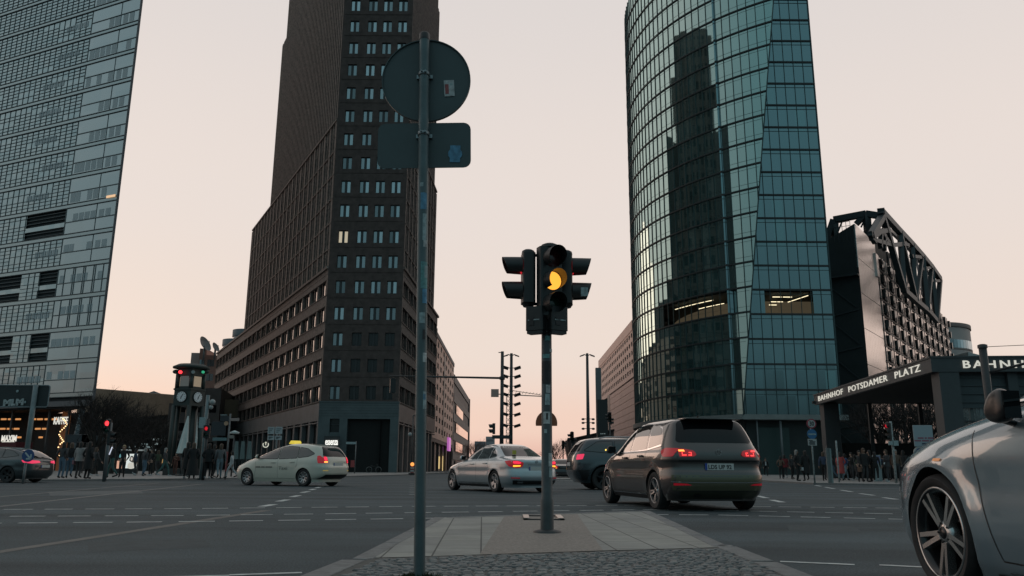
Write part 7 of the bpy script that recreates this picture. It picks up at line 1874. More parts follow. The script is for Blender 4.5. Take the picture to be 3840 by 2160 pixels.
# lit advertising box and smaller ones in front of the arcade
q0, q1 = at(476, 1702, 66), at(511, 1756, 66); t = thing('advert_light_box', 'lit white advertising box with a portrait on the left plaza', 'light box', (q0.x, 66, ground(66) + .09)); bl_ = V(t.location)
m = MB(); m.box(-.06, q1.x - q0.x + .06, 0, .2, 0, q0.z - bl_.z + .08); m.build('case', DARKM, t)
m = MB(); m.box(0, q1.x - q0.x, -.03, -.005, q1.z - bl_.z, q0.z - bl_.z); pn = m.build('lit_panel', emi('lit_poster', (.95, 1, .95), .68), t)
cw = (q1.x - q0.x); zc = (q1.z + q0.z) / 2 - bl_.z
def blob(pts, mt, dy): m = MB(); m.prism([(cw / 2 + x_ * cw, zc + z_ * cw) for x_, z_ in smooth_poly(pts, 3)], 0, .004, 0, Matrix.Translation((0, dy, 0)) @ Matrix.Rotation(math.pi / 2, 4, 'X')); m.build('portrait', mt, pn)
blob([(-.12, .45), (.06, .5), (.18, .3), (.3, -.12), (.16, -.15), (-.16, -.02), (-.22, .1)], mat('poster_hair', (.05, .04, .035), .6, emit=(.5, .45, .4), es=.12), -.032)
blob([(-.08, .34), (.08, .34), (.1, .1), (0, .0), (-.09, .1)], emi('poster_skin', (.95, .85, .75), .55), -.037)
blob([(-.3, -.1), (.28, -.12), (.34, -.7), (-.34, -.7)], emi('poster_cloth', (.9, .85, .75), .55), -.034)
q0, q1 = at(440, 1728, 70), at(456, 1757, 70); t = thing('display_case', 'small orange lit display case left of the white advertising box', 'light box', (q0.x, 70, ground(70) + .09)); m = MB(); m.box(-.05, q1.x - q0.x + .05, 0, .2, 0, q0.z - ground(70)); m.build('case', DARKM, t); m = MB(); m.box(0, q1.x - q0.x, -.03, -.005, q1.z - ground(70) - .09, q0.z - ground(70) - .09); m.build('lit_panel', emi('orange_poster', (1, .55, .38), .6), t)
for px, lab in ((323, 'dark square awning nearest the cafe'), (378, 'dark square awning left of the red pedestrian light')):
    q = at(px, 1640, 70); t = thing('dark_awning', lab, 'awning', (q.x, 70, ground(70) + .09)); zz = q.z - ground(70); m = MB(); m.hexa([V((-1.1, -1, zz - .55)), V((1.1, -1, zz - .55)), V((1.1, 1, zz - .55)), V((-1.1, 1, zz - .55)), V((-1.1, -1, zz + .1)), V((1.1, -1, zz + .1)), V((.6, 1, zz + .2)), V((-.6, 1, zz + .2))]); m.build('canvas', mat('slate_canvas', (.05, .058, .066), .8), t); m = MB(); m.tube([(0, 0, 0), (0, 0, zz - .3)], .05, 6); m.build('pole', DARKM, t)
# beacon and posts at the portal corner
q = gp(1546, 1789); Yw = 75.; x = hor(1546) * Yw; t = thing('warning_beacon', 'red and white striped warning beacon with an amber lamp at the brick tower corner', 'beacon', (x, Yw, ground(Yw) + .09)); m = MB(); zt = zrel(1546, 1744, Yw)
for k in range(5): m.box(-.16, .16, -.03, .03, .15 + (zt - .3) * k / 5, .15 + (zt - .3) * (k + 1) / 5, k % 2)
m.box(-.3, .3, -.2, .2, 0, .14, 2); m.build('board', [STK['red'], STK['white'], BLACK], t); m = MB(); m.disc((0, -.05, zt - .02), (0, -1, 0), .17, .12, 18); m.build('lamp', emi('amber_beacon', (1, .35, .08), 1.3), t)
t, g = post_thing('lamp_post', 'thin dark post with a hooked arm beside the warning beacon', 'lamp post', 1543, 1546, 1558, 82, .07, DARKM); zt = zrel(1546, 1558, 82) - .09; m = MB(); m.tube([(0, 0, zt), (.9, 0, zt)], .06, 6); m.build('arm', DARKM, t); m = MB(); q = at(1538, 1629, 82); m.ball((q.x - t.location.x, -.1, q.z - g), .2, 7); m.build('lamp', mat('lamp_grey', (.3, .32, .32)), t)
t, g = post_thing('bus_stop_post', 'slim post with a pale square sign in front of the brick tower portal', 'sign', 1331, 1333, 1655, 85, .05); bl_ = V(t.location); plate(t, 1298, 1657, 1335, 1666, 85, STK['pale'], bl_)
m = MB(); q0, q1 = at(1316, 1726, 85), at(1329, 1752, 85); m.box(q0.x - bl_.x, q1.x - bl_.x, -.1, 0, q1.z - bl_.z, q0.z - bl_.z); m.build('waste_bin', mat('bin_red', (.30, .05, .05), .5), t)
# right side: 30 sign post
Y3 = 40.; t, g = post_thing('speed_sign_post', 'post with a 30 sign, blue barred disc and white plate at right', 'road sign', 3052, 3041, 1582, Y3, .038, mat('stickered_post', (.22, .25, .25), .6, noise=.7, nscale=7)); bl_ = V(t.location)
q = at(3041, 1589, Y3); R_ = at(3059, 1589, Y3).x - q.x; cx_, cz_ = q.x - bl_.x, q.z - bl_.z
m = MB(); m.disc((cx_, -.06, cz_), (0, -1, 0), R_, .02, 36, 0); d3 = m.build('speed_disc', mat('sign_red', (.28, .03, .05), .5), t); m = MB(); m.disc((cx_, -.074, cz_), (0, -1, 0), R_ * .76, .008, 32, 0); ins = m.build('disc_face', mat('sign_face_white', (.36, .36, .35), .5), d3)
lettering('30', R_ * 1.25, INK, (cx_ - R_ * .48, -.08, cz_ - R_ * .42), (1, 0, 0), (0, -1, 0), ins, .002, width=R_ * .96, name='number', bold=.008)
q = at(3043, 1628, Y3); cx_, cz_ = q.x - bl_.x, q.z - bl_.z; m = MB(); m.disc((cx_, -.06, cz_), (0, -1, 0), R_, .02, 36, 0); d3 = m.build('blue_disc', mat('sign_blue_bright', (.03, .13, .28), .5), t); m = MB(); m.box(cx_ - R_ * .8, cx_ + R_ * .8, -.078, -.072, cz_ - R_ * .18, cz_ + R_ * .12); m.build('bar', STK['pale'], d3)
o = plate(t, 3027, 1646, 3062, 1671, Y3, mat('sign_face_white', (.36, .36, .35)), bl_); m = MB(); a, b = at(3031, 1650, Y3), at(3057, 1668, Y3)
for k, (f0, f1) in enumerate(((0, .6), (.1, 1), (0, .9), (.05, .95))): zz = a.z + (b.z - a.z) * (k + .5) / 4 - bl_.z; m.box(a.x - bl_.x + (b.x - a.x) * f0, a.x - bl_.x + (b.x - a.x) * f1, -.075, -.071, zz - .022, zz + .022)
m.build('print', DKP, o)
# advertising column slab, stickered post, signal post on the right pavement
Y4 = 42.; a, b = hor(3104) * Y4, hor(3122) * Y4; t = thing('info_stele', 'pale grey upright information slab beside the station column', 'stele', (a, Y4, ground(Y4) + .09)); m = MB(); zz = zrel(3105, 1680, Y4) - .09; m.box(0, b - a - .08, 0, .12, 0, zz); m.build('slab', mat('stele_grey', (.12, .14, .14), .6, noise=.2, nscale=3), t, bevel=.01); m = MB(); m.box(b - a - .08, b - a, -.02, .12, 0, zz - .02); m.build('edge', mat('stele_edge', (.18, .23, .23), .5), t)
t, g = post_thing('stickered_post', 'white stickered slim post beside the person in the red coat', 'post', 3144, 3140, 1652, 44, .045, mat('stickered_post', (.22, .25, .25)))
Y5 = 43.; t, g = post_thing('signal_post', 'slim stickered traffic light post with faint red lamp among the right crowd', 'traffic light', 3357, 3338, 1580, Y5, .065, mat('stickered_post', (.22, .25, .25))); z = zrel(3338, 1625, Y5)
lens_head(t, Matrix.Translation((-.22, 0, z)) @ Rz(120), 'ryg', {0: REDDIM}, pitch=.3, w=.3, d=.16, vis=.2, r=.1)
for px, r_ in ((3337, .1), (3356, .13)): q = at(px, 1662, Y5); m = MB(); m.beam((0, 0, q.z - g), (q.x - t.location.x, 0, q.z - g), .04); m.box(q.x - t.location.x - r_, q.x - t.location.x + r_, -.12, -.02, q.z - g - r_, q.z - g + r_); m.build('control_box', STK['pale'], t)
# white notice board behind the silver car
Y6 = 20.; t, g = post_thing('notice_board', 'white upside down notice board above a round sign behind the silver compact car', 'road sign', 3470, 3462, 1600, Y6, .04); bl_ = V(t.location)
o = plate(t, 3417, 1595, 3498, 1675, Y6, mat('notice_white', (.30, .35, .38), .5), bl_)
RI = mat('red_print', (.28, .10, .14), .6); BI = mat('ink_print', (.05, .06, .09), .6)
for py, segs, mt in ((1643, ((3436, 3458), (3462, 3470), (3474, 3495)), RI), (1653, ((3424, 3448), (3452, 3478), (3482, 3495)), RI), (1664, ((3452, 3466), (3470, 3495)), BI)):
    for s0_, s1_ in segs:
        q = at(s0_, py, Y6); q2 = at(s1_, py, Y6); m = MB(); m.box(q.x - bl_.x, q2.x - bl_.x, -.074, -.071, q.z - bl_.z - .018, q.z - bl_.z + .018); m.build('print', mt, o)
q = at(3448, 1700, Y6); R_ = .17; cx_, cz_ = q.x - bl_.x, q.z - bl_.z; m = MB(); m.disc((cx_, -.05, cz_), (0, -1, 0), R_, .02, 30, 0); d3 = m.build('round_sign', mat('sign_face_white', (.36, .36, .35)), t); m = MB(); m.lathe([(R_ * .55, 0), (R_ * .75, 0)], 30, 0, Matrix.Translation((cx_, -.063, cz_)) @ Matrix.Rotation(math.pi / 2, 4, 'X'), False); m.build('blue_ring', BLUE, d3)
# tram mast with wires over the station
Y7 = 30.; t, g = post_thing('wire_mast', 'dark mast holding a thin wire in front of the station letters', 'mast', 3742, 3708, 1293, Y7, .14, DARKM); q = at(3708, 1296, Y7); m = MB(); z = q.z - g; m.lathe([(.17, z - .1), (.17, z + .02), (.1, z + .05)], 10); m.tube([(.1, 0, z - .05), (6, -3, z - .1)], .012, 5); m.tube([(.0, 0, at(3720, 1400, Y7).z - g), (5, -2, at(3720, 1400, Y7).z - g + 1.3)], .05, 6); m.build('wire', DARKM, t)
t = thing('bicycle', 'bicycle parked in front of the brick tower portal', 'bicycle', (hor(1402) * 96, 96, ground(96) + .09)); m = MB()
for s in (-.55, .55): m.lathe([(.32, -.02), (.35, 0), (.32, .02)], 20, 0, Matrix.Translation((s, 0, .35)) @ Matrix.Rotation(math.pi / 2, 4, 'X')); 
m.build('wheels', mat('bike_pale', (.2, .22, .22), .4), t); m = MB(); m.tube([(-.55, 0, .35), (-.15, 0, .35), (-.3, 0, .8), (-.55, 0, .35)], .02, 6); m.tube([(-.15, 0, .35), (.38, 0, .75), (-.28, 0, .75)], .02, 6); m.tube([(.55, 0, .35), (.36, 0, .95), (.3, .25, 1.0)], .02, 6); m.box(-.42, -.2, -.06, .06, .82, .87); m.build('frame', DARKM, t)

# ------------------------------------------------------------------ bare trees
def tree(lab, px, Y, htop, spread, bark, twig, seed, trunk_h=.28, n1=7, dens=1., cat='tree', lean=0):
    rnd = random.Random(seed); g = ground(Y) + .05; t = thing('bare_tree', lab, cat, (hor(px) * Y, Y, g)); tr, cr = MB(), MB()
    def grow(p, d, L, r, lev):
        q = p + d * L; mid_ = p.lerp(q, .5) + V((rnd.uniform(-1, 1), rnd.uniform(-1, 1), rnd.uniform(-.5, .5))) * L * .06
        mb = tr if lev < 2 else cr
        mb.tube([p, mid_, q], [r, r * .82, r * .62], 7 if lev < 2 else 4 if lev < 3 else 3, 0, False)
        if lev >= 5 or L < .18: return
        k = rnd.choice((3, 4)) if lev < 3 else rnd.choice((2, 3, 3))
        if lev == 0: k = n1
        for j in range(k):
            a = 2 * math.pi * (j + rnd.uniform(-.3, .3)) / k; tilt = rnd.uniform(.35, .85) * spread if lev else rnd.uniform(.3, .8) * spread
            x = d.orthogonal().normalized(); y_ = d.cross(x)
            nd = (d * math.cos(tilt) + (x * math.cos(a) + y_ * math.sin(a)) * math.sin(tilt) + V((0, 0, .12))).normalized()
            s = p.lerp(q, 1 if lev and j == 0 else rnd.uniform(.55, 1)) if lev else p.lerp(q, rnd.uniform(.7, 1))
            grow(s, nd, L * rnd.uniform(.62, .86), r * .5, lev + 1)
        if lev >= 3:
            for j in range(int(5 * dens)):
                a = V((rnd.uniform(-1, 1), rnd.uniform(-1, 1), rnd.uniform(-.4, 1))).normalized(); s = p.lerp(q, rnd.random()); e = s + (d + a).normalized() * L * rnd.uniform(.5, 1.0); w_ = V((rnd.uniform(-1, 1), rnd.uniform(-1, 1), 0)) * .014
                cr.face([s - w_, s + w_, e])
    grow(V((0, 0, -.1)), V((lean, 0, 1)).normalized(), htop * trunk_h, htop * .022, 0)
    zmax = max(v[2] for v in cr.v); k = htop / zmax
    for mb in (tr, cr): mb.v = [(x * k, y * k, z * k) for x, y, z in mb.v]
    tr.build('trunk', bark, t); cr.build('crown', twig, t)
    return t
BARK = mat('dark_bark', (.028, .023, .020), .9, noise=.3, nscale=8); TWIG = mat('dark_twigs', (.022, .018, .017), .9)
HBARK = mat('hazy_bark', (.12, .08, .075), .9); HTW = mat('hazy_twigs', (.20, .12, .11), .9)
for lab, px, py, Y, sp_, se, de in (('dense dark bare tree nearest the cafe corner', 352, 1425, 62, 1.1, 1, 1.6), ('dense dark bare tree behind the red pedestrian lamp', 418, 1470, 66, 1.2, 2, 1.6), ('lower dark bare tree in front of the tan hall', 500, 1508, 70, 1.25, 3, 1.6), ('small dark bare tree close to the clock tower on its left', 575, 1560, 76, 1.2, 4, 1.4)):
    tree(lab, px, Y, zrel(px + (1755 - py) * -.0 + .11 * (1755 - py), py, Y), sp_, BARK, TWIG, se, .22, 8, de)
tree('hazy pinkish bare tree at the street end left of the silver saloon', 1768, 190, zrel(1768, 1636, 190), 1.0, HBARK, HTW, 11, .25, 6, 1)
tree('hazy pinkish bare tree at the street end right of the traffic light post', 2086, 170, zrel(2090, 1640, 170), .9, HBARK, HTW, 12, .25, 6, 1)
tree('dark bare tree in the middle of the far street', 2062, 150, zrel(2062, 1668, 150), .9, BARK, TWIG, 13, .25, 6, 1)
for lab, px, Y, se in (('bare tree seen through the station entrance, nearest its left column', 3308, 90, 21), ('bare tree seen through the middle of the station entrance', 3395, 86, 22), ('bare tree seen through the station entrance, nearest its right column', 3470, 92, 23), ('bare tree behind the glass wall of the station entrance', 3640, 88, 24)):
    tree(lab, px, Y, zrel(px, 1455, Y), 1.1, BARK, TWIG, se, .2, 7, 1.3)

# ------------------------------------------------------------------ people
def person_mesh(pose):
    """one continuous figure grown over a skeleton; x forward, y left; 1.74 m tall"""
    P, E_, Rr, Tg = [], [], [], []
    def j(p, r, tg, par=None):
        P.append(p); Rr.append(r if isinstance(r, tuple) else (r, r)); Tg.append(tg)
        if par is not None: E_.append((par, len(P) - 1))
        return len(P) - 1
    st = pose.get('stride', 0.); ar_ = pose.get('arm', 'hang')
    pel = j((0, 0, .96), (.155, .115), 'b'); wa = j((.0, 0, 1.12), (.145, .105), 't', pel); ch = j((.0, 0, 1.32), (.17, .12), 't', wa); nk0 = j((-.01, 0, 1.46), (.085, .08), 't', ch)
    nk = j((.0, 0, 1.53), .052, 's', nk0); jaw = j((.035, 0, 1.575), (.06, .065), 's', nk); hd = j((.015, 0, 1.655), (.078, .092), 's', jaw); tp = j((.0, 0, 1.72), (.06, .065), 's', hd); no = j((.118, 0, 1.625), .014, 's', jaw)
    for s in (1, -1):
        k = s * st
        hip = j((.0, s * .095, .90), (.105, .10), 'b', pel); kn = j((.05 + k * .26, s * .10, .50 + abs(k) * .02), .068, 'b', hip); an = j((-.02 + k * (.48 if k > 0 else .62), s * .105, .10 + (0 if k >= 0 else .10)), .045, 'b', kn)
        hl = j((-.05 + k * (.46 if k > 0 else .66), s * .105, .05 + (0 if k >= 0 else .11)), .042, 'h', an); toe = j((.15 + k * .5, s * .125, .035 + (0 if k >= 0 else .03)), (.042, .03), 'h', hl)
        sh = j((-.01, s * .185, 1.415), .075, 't', ch)
        if ar_ == 'phone' and s > 0: el, wr = (.03, s * .25, 1.15), (.24, s * .12, 1.24)
        elif ar_ == 'pocket': el, wr = (-.10, s * .29, 1.15), (.06, s * .21, .98)
        elif ar_ == 'bag' and s < 0: el, wr = (-.04, s * .25, 1.14), (.02, s * .25, .88)
        else: el, wr = (-.03 - k * .12, s * .245, 1.13), (.06 - k * .28, s * .255, .89)
        e = j(el, .052, 't', sh); w_ = j(wr, .036, 't', e); d = (V(wr) - V(el)).normalized(); lat = V((1, 0, 0)) if abs(d.x) < .7 else V((0, s, 0))
        hp = j(tuple(V(wr) + d * .06), (.036, .022), 's', w_)
        for f, (o, L) in enumerate(((-.03, .075), (-.010, .088), (.010, .084), (.028, .068))):
            a = j(tuple(V(wr) + d * .10 + lat * -o), .0095, 's', hp); j(tuple(V(wr) + d * (.10 + L) + lat * -o * 1.1 + V((.012, -s * .012, 0))), .008, 's', a)
        th_ = j(tuple(V(wr) + d * .05 + lat * .045), .011, 's', hp); j(tuple(V(wr) + d * .095 + lat * .06), .009, 's', th_)
    me = bpy.data.meshes.new('p'); me.from_pydata(P, E_, []); o = bpy.data.objects.new('p', me); C.objects.link(o)
    md = o.modifiers.new('s', 'SKIN'); md.use_smooth_shade = True
    for k, v in enumerate(me.skin_vertices[0].data): v.radius = Rr[k]; v.use_root = k == 0
    sb = o.modifiers.new('u', 'SUBSURF'); sb.levels = 1; sb.render_levels = 1
    dg = bpy.context.evaluated_depsgraph_get(); dg.update(); m2 = bpy.data.meshes.new_from_object(o.evaluated_get(dg)); bpy.data.objects.remove(o); bpy.data.meshes.remove(me)
    pts = []
    for a, b in E_:
        for f in (.1, .3, .5, .7, .9, 1): pts.append((V(P[a]).lerp(V(P[b]), f), Tg[b] if f > .15 or Tg[a] == 't' else Tg[a]))
    from mathutils.kdtree import KDTree
    kd = KDTree(len(pts))
    for k, (p, _) in enumerate(pts): kd.insert(p, k)
    kd.balance(); mi = {'s': 0, 't': 1, 'b': 2, 'h': 3}
    for _ in range(4): m2.materials.append(None)
    for f in m2.polygons: f.material_index = mi[pts[kd.find(f.center)[1]][1]]; f.use_smooth = True
    m2.name = 'person_body'; return m2
BODIES = {k: person_mesh(p) for k, p in dict(stand=dict(arm='pocket'), hang=dict(stride=.06), walk=dict(stride=.62), phone=dict(arm='phone', stride=.08), bag=dict(arm='bag', stride=-.1), stroll=dict(stride=-.42)).items()}
def hair_mesh(long):
    m = MB(); n = 14; prof = []
    for k in range(9):
        f = k / 8; prof.append(f)
    rows = []
    for k in range(8):
        th2 = math.pi * .5 * k / 5
        row = []
        for q in range(n):
            a = 2 * math.pi * q / n; front = max(0, math.cos(a))
            z = math.cos(min(th2, 2.2)) * .1; r = math.sin(min(th2, math.pi / 2 + .25)) if th2 < math.pi / 2 else 1.0
            zz = 1.672 + z - (0 if k < 6 else (.07 if not long else .16) * (k - 5) * (1 - front * .98)) - (.045 * front if k >= 6 else 0) * -1 * 0
            zz = max(zz, 1.665 + .012 * front) if front > .35 else zz
            row.append((.005 - .008 + r * .103 * math.cos(a) * (1 if front < .35 else .97), r * .088 * math.sin(a), zz))
        rows.append(row)
    for row in rows: m.v += row
    for k in range(7):
        for q in range(n): w_ = (q + 1) % n; m.f.append((k * n + q, k * n + w_, (k + 1) * n + w_, (k + 1) * n + q)); m.m.append(0); m.sm.add(len(m.f) - 1)
    o = m.build('hair', BLACK); me = o.data; bpy.data.objects.remove(o); return me
HAIR = {False: hair_mesh(False), True: hair_mesh(True)}
def coat_mesh(L, fl):
    m = MB(); n = 18; rings = ((1.44, .12, .17), (1.36, .150, .215), (1.2, .140, .185), (1.08, .145, .185), (.95, .165, .205), (.95 - L * .5, .175 + fl * .5, .215 + fl * .5), (.95 - L, .18 + fl, .22 + fl))
    for z, rx, ry in rings:
        for q in range(n): a = 2 * math.pi * q / n; m.v.append((rx * math.cos(a) * (1 + .04 * math.sin(5 * a) * (1.2 - z)), ry * math.sin(a), z))
    for k in range(len(rings) - 1):
        for q in range(n): w_ = (q + 1) % n; m.f.append((k * n + q, k * n + w_, (k + 1) * n + w_, (k + 1) * n + q)); m.m.append(0); m.sm.add(len(m.f) - 1)
    o = m.build('coat', BLACK); me = o.data; bpy.data.objects.remove(o); return me
COAT = {'long': coat_mesh(.50, .03), 'jacket': coat_mesh(.12, .0), 'skirt': coat_mesh(.78, .08)}
def face_mesh():
    m = MB()
    for s in (-1, 1): m.ball((.088, s * .034, 1.648), .010, 4); m.box(.086, .094, s * .034 - .018, s * .034 + .018, 1.668, 1.674)
    m.box(.088, .097, -.024, .024, 1.577, 1.583); o = m.build('face', BLACK); me = o.data; bpy.data.objects.remove(o); return me
FACE = face_mesh()
for me_ in list(HAIR.values()) + list(COAT.values()) + [FACE]: me_.materials.clear(); me_.materials.append(None)
CL = {n: mat('cloth_' + n, c, .85, noise=.2, nscale=9) for n, c in dict(black=(.012, .012, .013), dark=(.04, .04, .043), navy=(.03, .045, .08), grey=(.10, .10, .105), pale=(.26, .245, .24), jeans=(.07, .12, .17), light_jeans=(.13, .18, .21), red=(.16, .02, .025), coral=(.42, .07, .065), blue=(.03, .07, .16), white=(.40, .42, .43), brown=(.10, .065, .048), teal=(.04, .10, .095), green=(.05, .07, .045), rust=(.09, .035, .025)).items()}
SK = [mat('skin_light', (.34, .21, .16), .6), mat('skin_mid', (.22, .13, .095), .6)]
HR = {n: mat('hair_' + n, c, .6) for n, c in dict(d=(.012, .009, .008), b=(.06, .035, .02), f=(.28, .2, .11), g=(.22, .21, .2)).items()}
def person(px, Y, face, pose, top, bot, hair, lab, ht=1.74, coat=None, long=False, group=None, extra=None, h=.09):
    g = ground(Y) + h; r = thing('person', lab, 'person', (hor(px) * Y, Y, g), math.radians(face), group); k = ht / 1.74; r.scale = (k, k, k)
    def ch(nm, me, mts):
        o = bpy.data.objects.new(nm, me); C.objects.link(o); o.parent = r
        for i, m_ in enumerate(mts): o.material_slots[i].link = 'OBJECT'; o.material_slots[i].material = m_
        return o
    ch('body', BODIES[pose], [SK[hash(lab) % 1 if len(lab) % 3 else 1], CL[top], CL[bot], CL['black'] if len(lab) % 4 else CL['white']])
    ch('hair', HAIR[long], [HR[hair]]); ch('face', FACE, [HR['d']])
    if coat: ch('coat', COAT[coat], [CL[top]])
    if extra == 'shirt': m = MB(); m.prism([(-.06, 1.05), (.06, 1.05), (.045, 1.42), (-.045, 1.42)], 0, .02, 0, Matrix.Translation((.15, 0, 0)) @ Matrix.Rotation(math.pi / 2, 4, 'Z') @ Matrix.Rotation(math.pi / 2, 4, 'X')); m.build('shirt_front', CL['white'], r)
    return r
def bag(r, side, z, col, lab, big=False):
    a = r.rotation_euler.z; p = V(r.location) + V((math.cos(a) * -.02 - math.sin(a) * side, math.sin(a) * -.02 + math.cos(a) * side, 0)) * r.scale.x
    t = thing('hand_bag', lab, 'bag', (p.x, p.y, r.location.z), a); w_ = .17 if big else .12; m = MB(); m.box(-w_, w_, -.05, .05, z - w_ * 1.6, z, 0); m.build('pouch', col, t, bevel=.02); m = MB(); m.tube([(-.07, 0, z - .01), (-.05, 0, z + .10), (.05, 0, z + .10), (.07, 0, z - .01)], .01, 5); m.build('handles', CL['black'], t)
FL_ = [  # left plaza
    (232, 41.0, 80, 'stand', 'dark', 'jeans', 'd', 'person in dark jacket and blue jeans, leftmost of the crowd by the cafe'), (262, 41.6, 100, 'hang', 'black', 'jeans', 'b', 'person in black jacket and jeans beside the leftmost one of the crowd'),
    (296, 39.5, 85, 'hang', 'pale', 'dark', 'd', 'person seen from behind in a pale grey loose jacket', 1.72, 'jacket'), (330, 39.2, 70, 'stand', 'black', 'black', 'd', 'person in a long black coat right of the pale grey jacket', 1.72, 'long'),
    (356, 50, 60, 'walk', 'dark', 'black', 'b', 'smaller dark dressed person walking left of the red pedestrian light', 1.7), (420, 42, 200, 'stroll', 'black', 'teal', 'd', 'person in black jacket and teal trousers right of the red pedestrian light'),
    (459, 45, -70, 'stand', 'black', 'black', 'f', 'fair haired person in black beside the lit advertising box', 1.72, None, True), (505, 55, 30, 'hang', 'navy', 'dark', 'd', 'person in navy standing right of the lit advertising box'), (541, 52, 60, 'hang', 'dark', 'jeans', 'g', 'grey haired person in dark jacket and jeans between advertising box and clock tower'), (566, 55, -120, 'stand', 'black', 'black', 'd', 'black dressed person nearest the clock tower on its left'),
    (617, 52, 10, 'walk', 'dark', 'teal', 'g', 'grey haired person walking at the clock tower plinth'), (658, 55, -90, 'phone', 'rust', 'rust', 'd', 'person in rust brown in front of the clock tower legs', 1.5), (700, 41.5, 75, 'hang', 'black', 'black', 'd', 'broad person in black coat below the clock tower, left one of a pair', 1.8, 'long'), (722, 41.0, 110, 'stand', 'black', 'dark', 'b', 'person in black coat below the clock tower, right one of a pair', 1.76, 'skirt'),
    (780, 42, 95, 'stand', 'black', 'black', 'd', 'person in black puffed jacket right of the pale mast', 1.76, 'jacket'), (800, 43, 60, 'hang', 'dark', 'black', 'd', 'person in dark jacket between black puffed jacket and grey jacket', 1.72), (824, 42, 120, 'stroll', 'grey', 'light_jeans', 'b', 'person in grey jacket and light blue jeans by the street sign post'), (868, 46, 190, 'walk', 'white', 'white', 'd', 'small person dressed all in white near the taxi bonnet', 1.45),
    (395, 58, 20, 'hang', 'dark', 'dark', 'd', 'dark dressed person far behind the red pedestrian light'), (590, 60, 140, 'stroll', 'green', 'dark', 'b', 'person in dark green walking behind the clock tower')]
for a in FL_: person(*a[:7], lab=a[7], ht=a[8] if len(a) > 8 else 1.74, coat=a[9] if len(a) > 9 else None, long=a[10] if len(a) > 10 else False, group='pedestrians waiting on the left plaza')
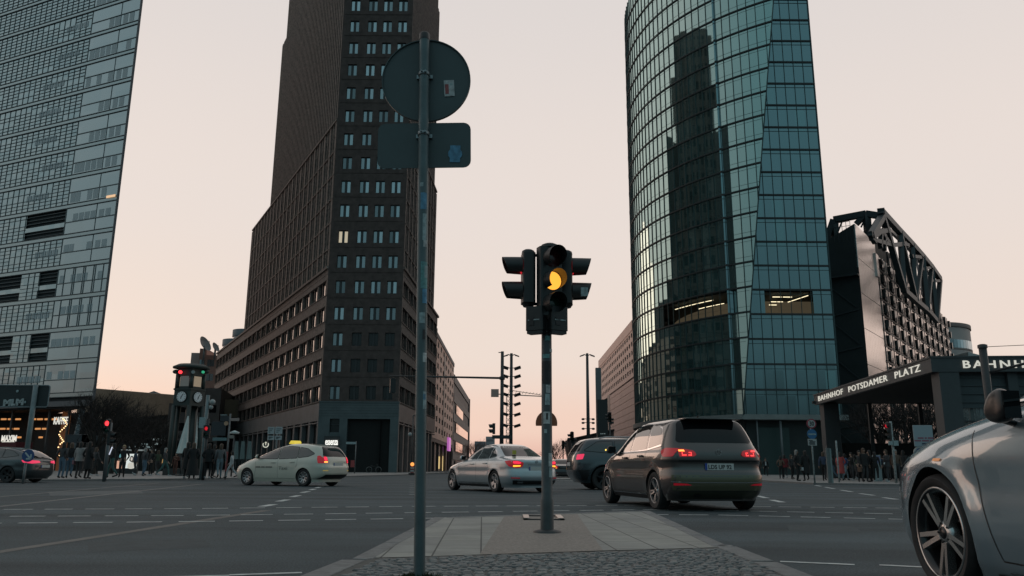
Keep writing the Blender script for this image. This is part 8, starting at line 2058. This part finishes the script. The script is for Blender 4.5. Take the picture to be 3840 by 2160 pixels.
FR2 = [
    (2872, 78, -100, 'walk', 'black', 'black', 'd', 'distant person in black with a white shirt front walking', 1.74, None, False, 'shirt'), (2846, 70, 100, 'hang', 'brown', 'dark', 'd', 'person in brown just right of the brown people carrier'), (2929, 62, 70, 'stand', 'brown', 'black', 'd', 'person in dark brown left of the red jacket', 1.66), (2944, 62, 80, 'hang', 'red', 'dark', 'd', 'person in a dark red jacket seen from behind', 1.76, 'jacket'), (2970, 58, -60, 'bag', 'dark', 'black', 'b', 'person in dark clothes with a shoulder strap left of the two men in black', 1.7),
    (2990, 49, -30, 'stand', 'black', 'black', 'g', 'person in black suit left of the 30 sign post', 1.8, 'jacket'), (3022, 49, 100, 'hang', 'black', 'black', 'd', 'person in long black coat touching the 30 sign post', 1.76, 'long'), (3090, 50, 60, 'walk', 'navy', 'black', 'b', 'person half hidden behind the pale information slab', 1.72),
    (3153, 52, 90, 'stand', 'coral', 'light_jeans', 'd', 'person in bright coral red coat', 1.74, 'long'), (3171, 54, 20, 'walk', 'blue', 'light_jeans', 'd', 'person in blue jacket and light jeans behind the coral coat', 1.7), (3196, 52, -160, 'phone', 'black', 'dark', 'd', 'person in black right of the coral coat looking down'), (3226, 47, -100, 'stand', 'dark', 'black', 'd', 'person in dark jacket, left of the tall one in the right hand crowd', 1.74), (3243, 46.5, -80, 'hang', 'black', 'dark', 'b', 'tall person in open dark jacket in the middle of the right hand crowd', 1.86, 'jacket'),
    (3264, 47, 170, 'stand', 'black', 'black', 'd', 'person in black beside the tall one, on its right', 1.76, 'long'), (3284, 46.5, 60, 'phone', 'black', 'black', 'd', 'person in black bending over a phone in the right hand crowd', 1.66), (3327, 46.5, 190, 'phone', 'dark', 'dark', 'b', 'person with a pale cup left of the stickered signal post', 1.78, 'jacket'), (3364, 47, -90, 'hang', 'brown', 'dark', 'g', 'person in brown right of the stickered signal post', 1.8), (3392, 48, 30, 'stand', 'black', 'black', 'd', 'person in black nearest the silver compact car', 1.78, 'jacket'),
    (3210, 58, 0, 'hang', 'green', 'dark', 'd', 'person in dark green at the back of the right hand crowd'), (3305, 57, 200, 'stand', 'navy', 'black', 'b', 'person in navy behind the one bending over a phone'), (3345, 58, 100, 'hang', 'rust', 'dark', 'd', 'person in rust jacket at the back of the crowd by the signal post'), (3125, 62, 150, 'stroll', 'dark', 'jeans', 'd', 'person walking away behind the stickered slim post')]
for a in FR2: person(*a[:7], lab=a[7], ht=a[8] if len(a) > 8 else 1.74, coat=a[9] if len(a) > 9 else None, long=a[10] if len(a) > 10 else False, group='pedestrians at the station entrance', extra=a[11] if len(a) > 11 else None)
q0, q1 = at(3273, 1706, 50), at(3304, 1737, 50); t = thing('info_screen', 'pale framed blue information screen behind the right hand crowd', 'screen', (q0.x, 50, ground(50) + .09)); bl_ = V(t.location); m = MB(); m.box(0, q1.x - q0.x, 0, .12, 0, q0.z - bl_.z); m.build('case', STK['pale'], t); m = MB(); m.box(.05, q1.x - q0.x - .05, -.02, -.004, q1.z - bl_.z, q0.z - bl_.z - .05); m.build('screen', mat('screen_blue', (.06, .08, .14), .3, emit=(.3, .4, .7), es=.05), t)
q = at(3316, 1738, 46.3); t = tag((lambda m: (m.lathe([(.03, -.05), (.045, .06), (.04, .06), (.028, -.045)], 12, 0, Matrix.Translation(q)), m)[1])(MB()).build('paper_cup', CL['white']), 'white paper cup held by a person left of the signal post', 'cup')
pp_ = [o for o in bpy.data.objects if o.name.startswith('person') and o.parent is None]
BR = mat('bag_brown', (.07, .04, .025), .6); BK = mat('bag_pink', (.20, .09, .11), .6)
for key, side, z, col, lab, big in (('pale grey loose', .24, .86, BK, 'dusky pink bag at the side of the person in the pale grey jacket', False), ('person in black jacket and jeans beside', -.26, .84, BR, 'brown bag carried by a person in jeans in the crowd by the cafe', False), ('long black coat touching', .26, .80, CL['white'], 'small white bag beside the long black coat at the 30 sign post', False), ('tall person in open', -.27, .82, BR, 'brown bag carried by the tall person in the right hand crowd', True)):
    for o in pp_:
        if key in o['label']: bag(o, side, z, col, lab, big); break
for o in list(bpy.data.objects):
    if '_w' in o: del o['_w']
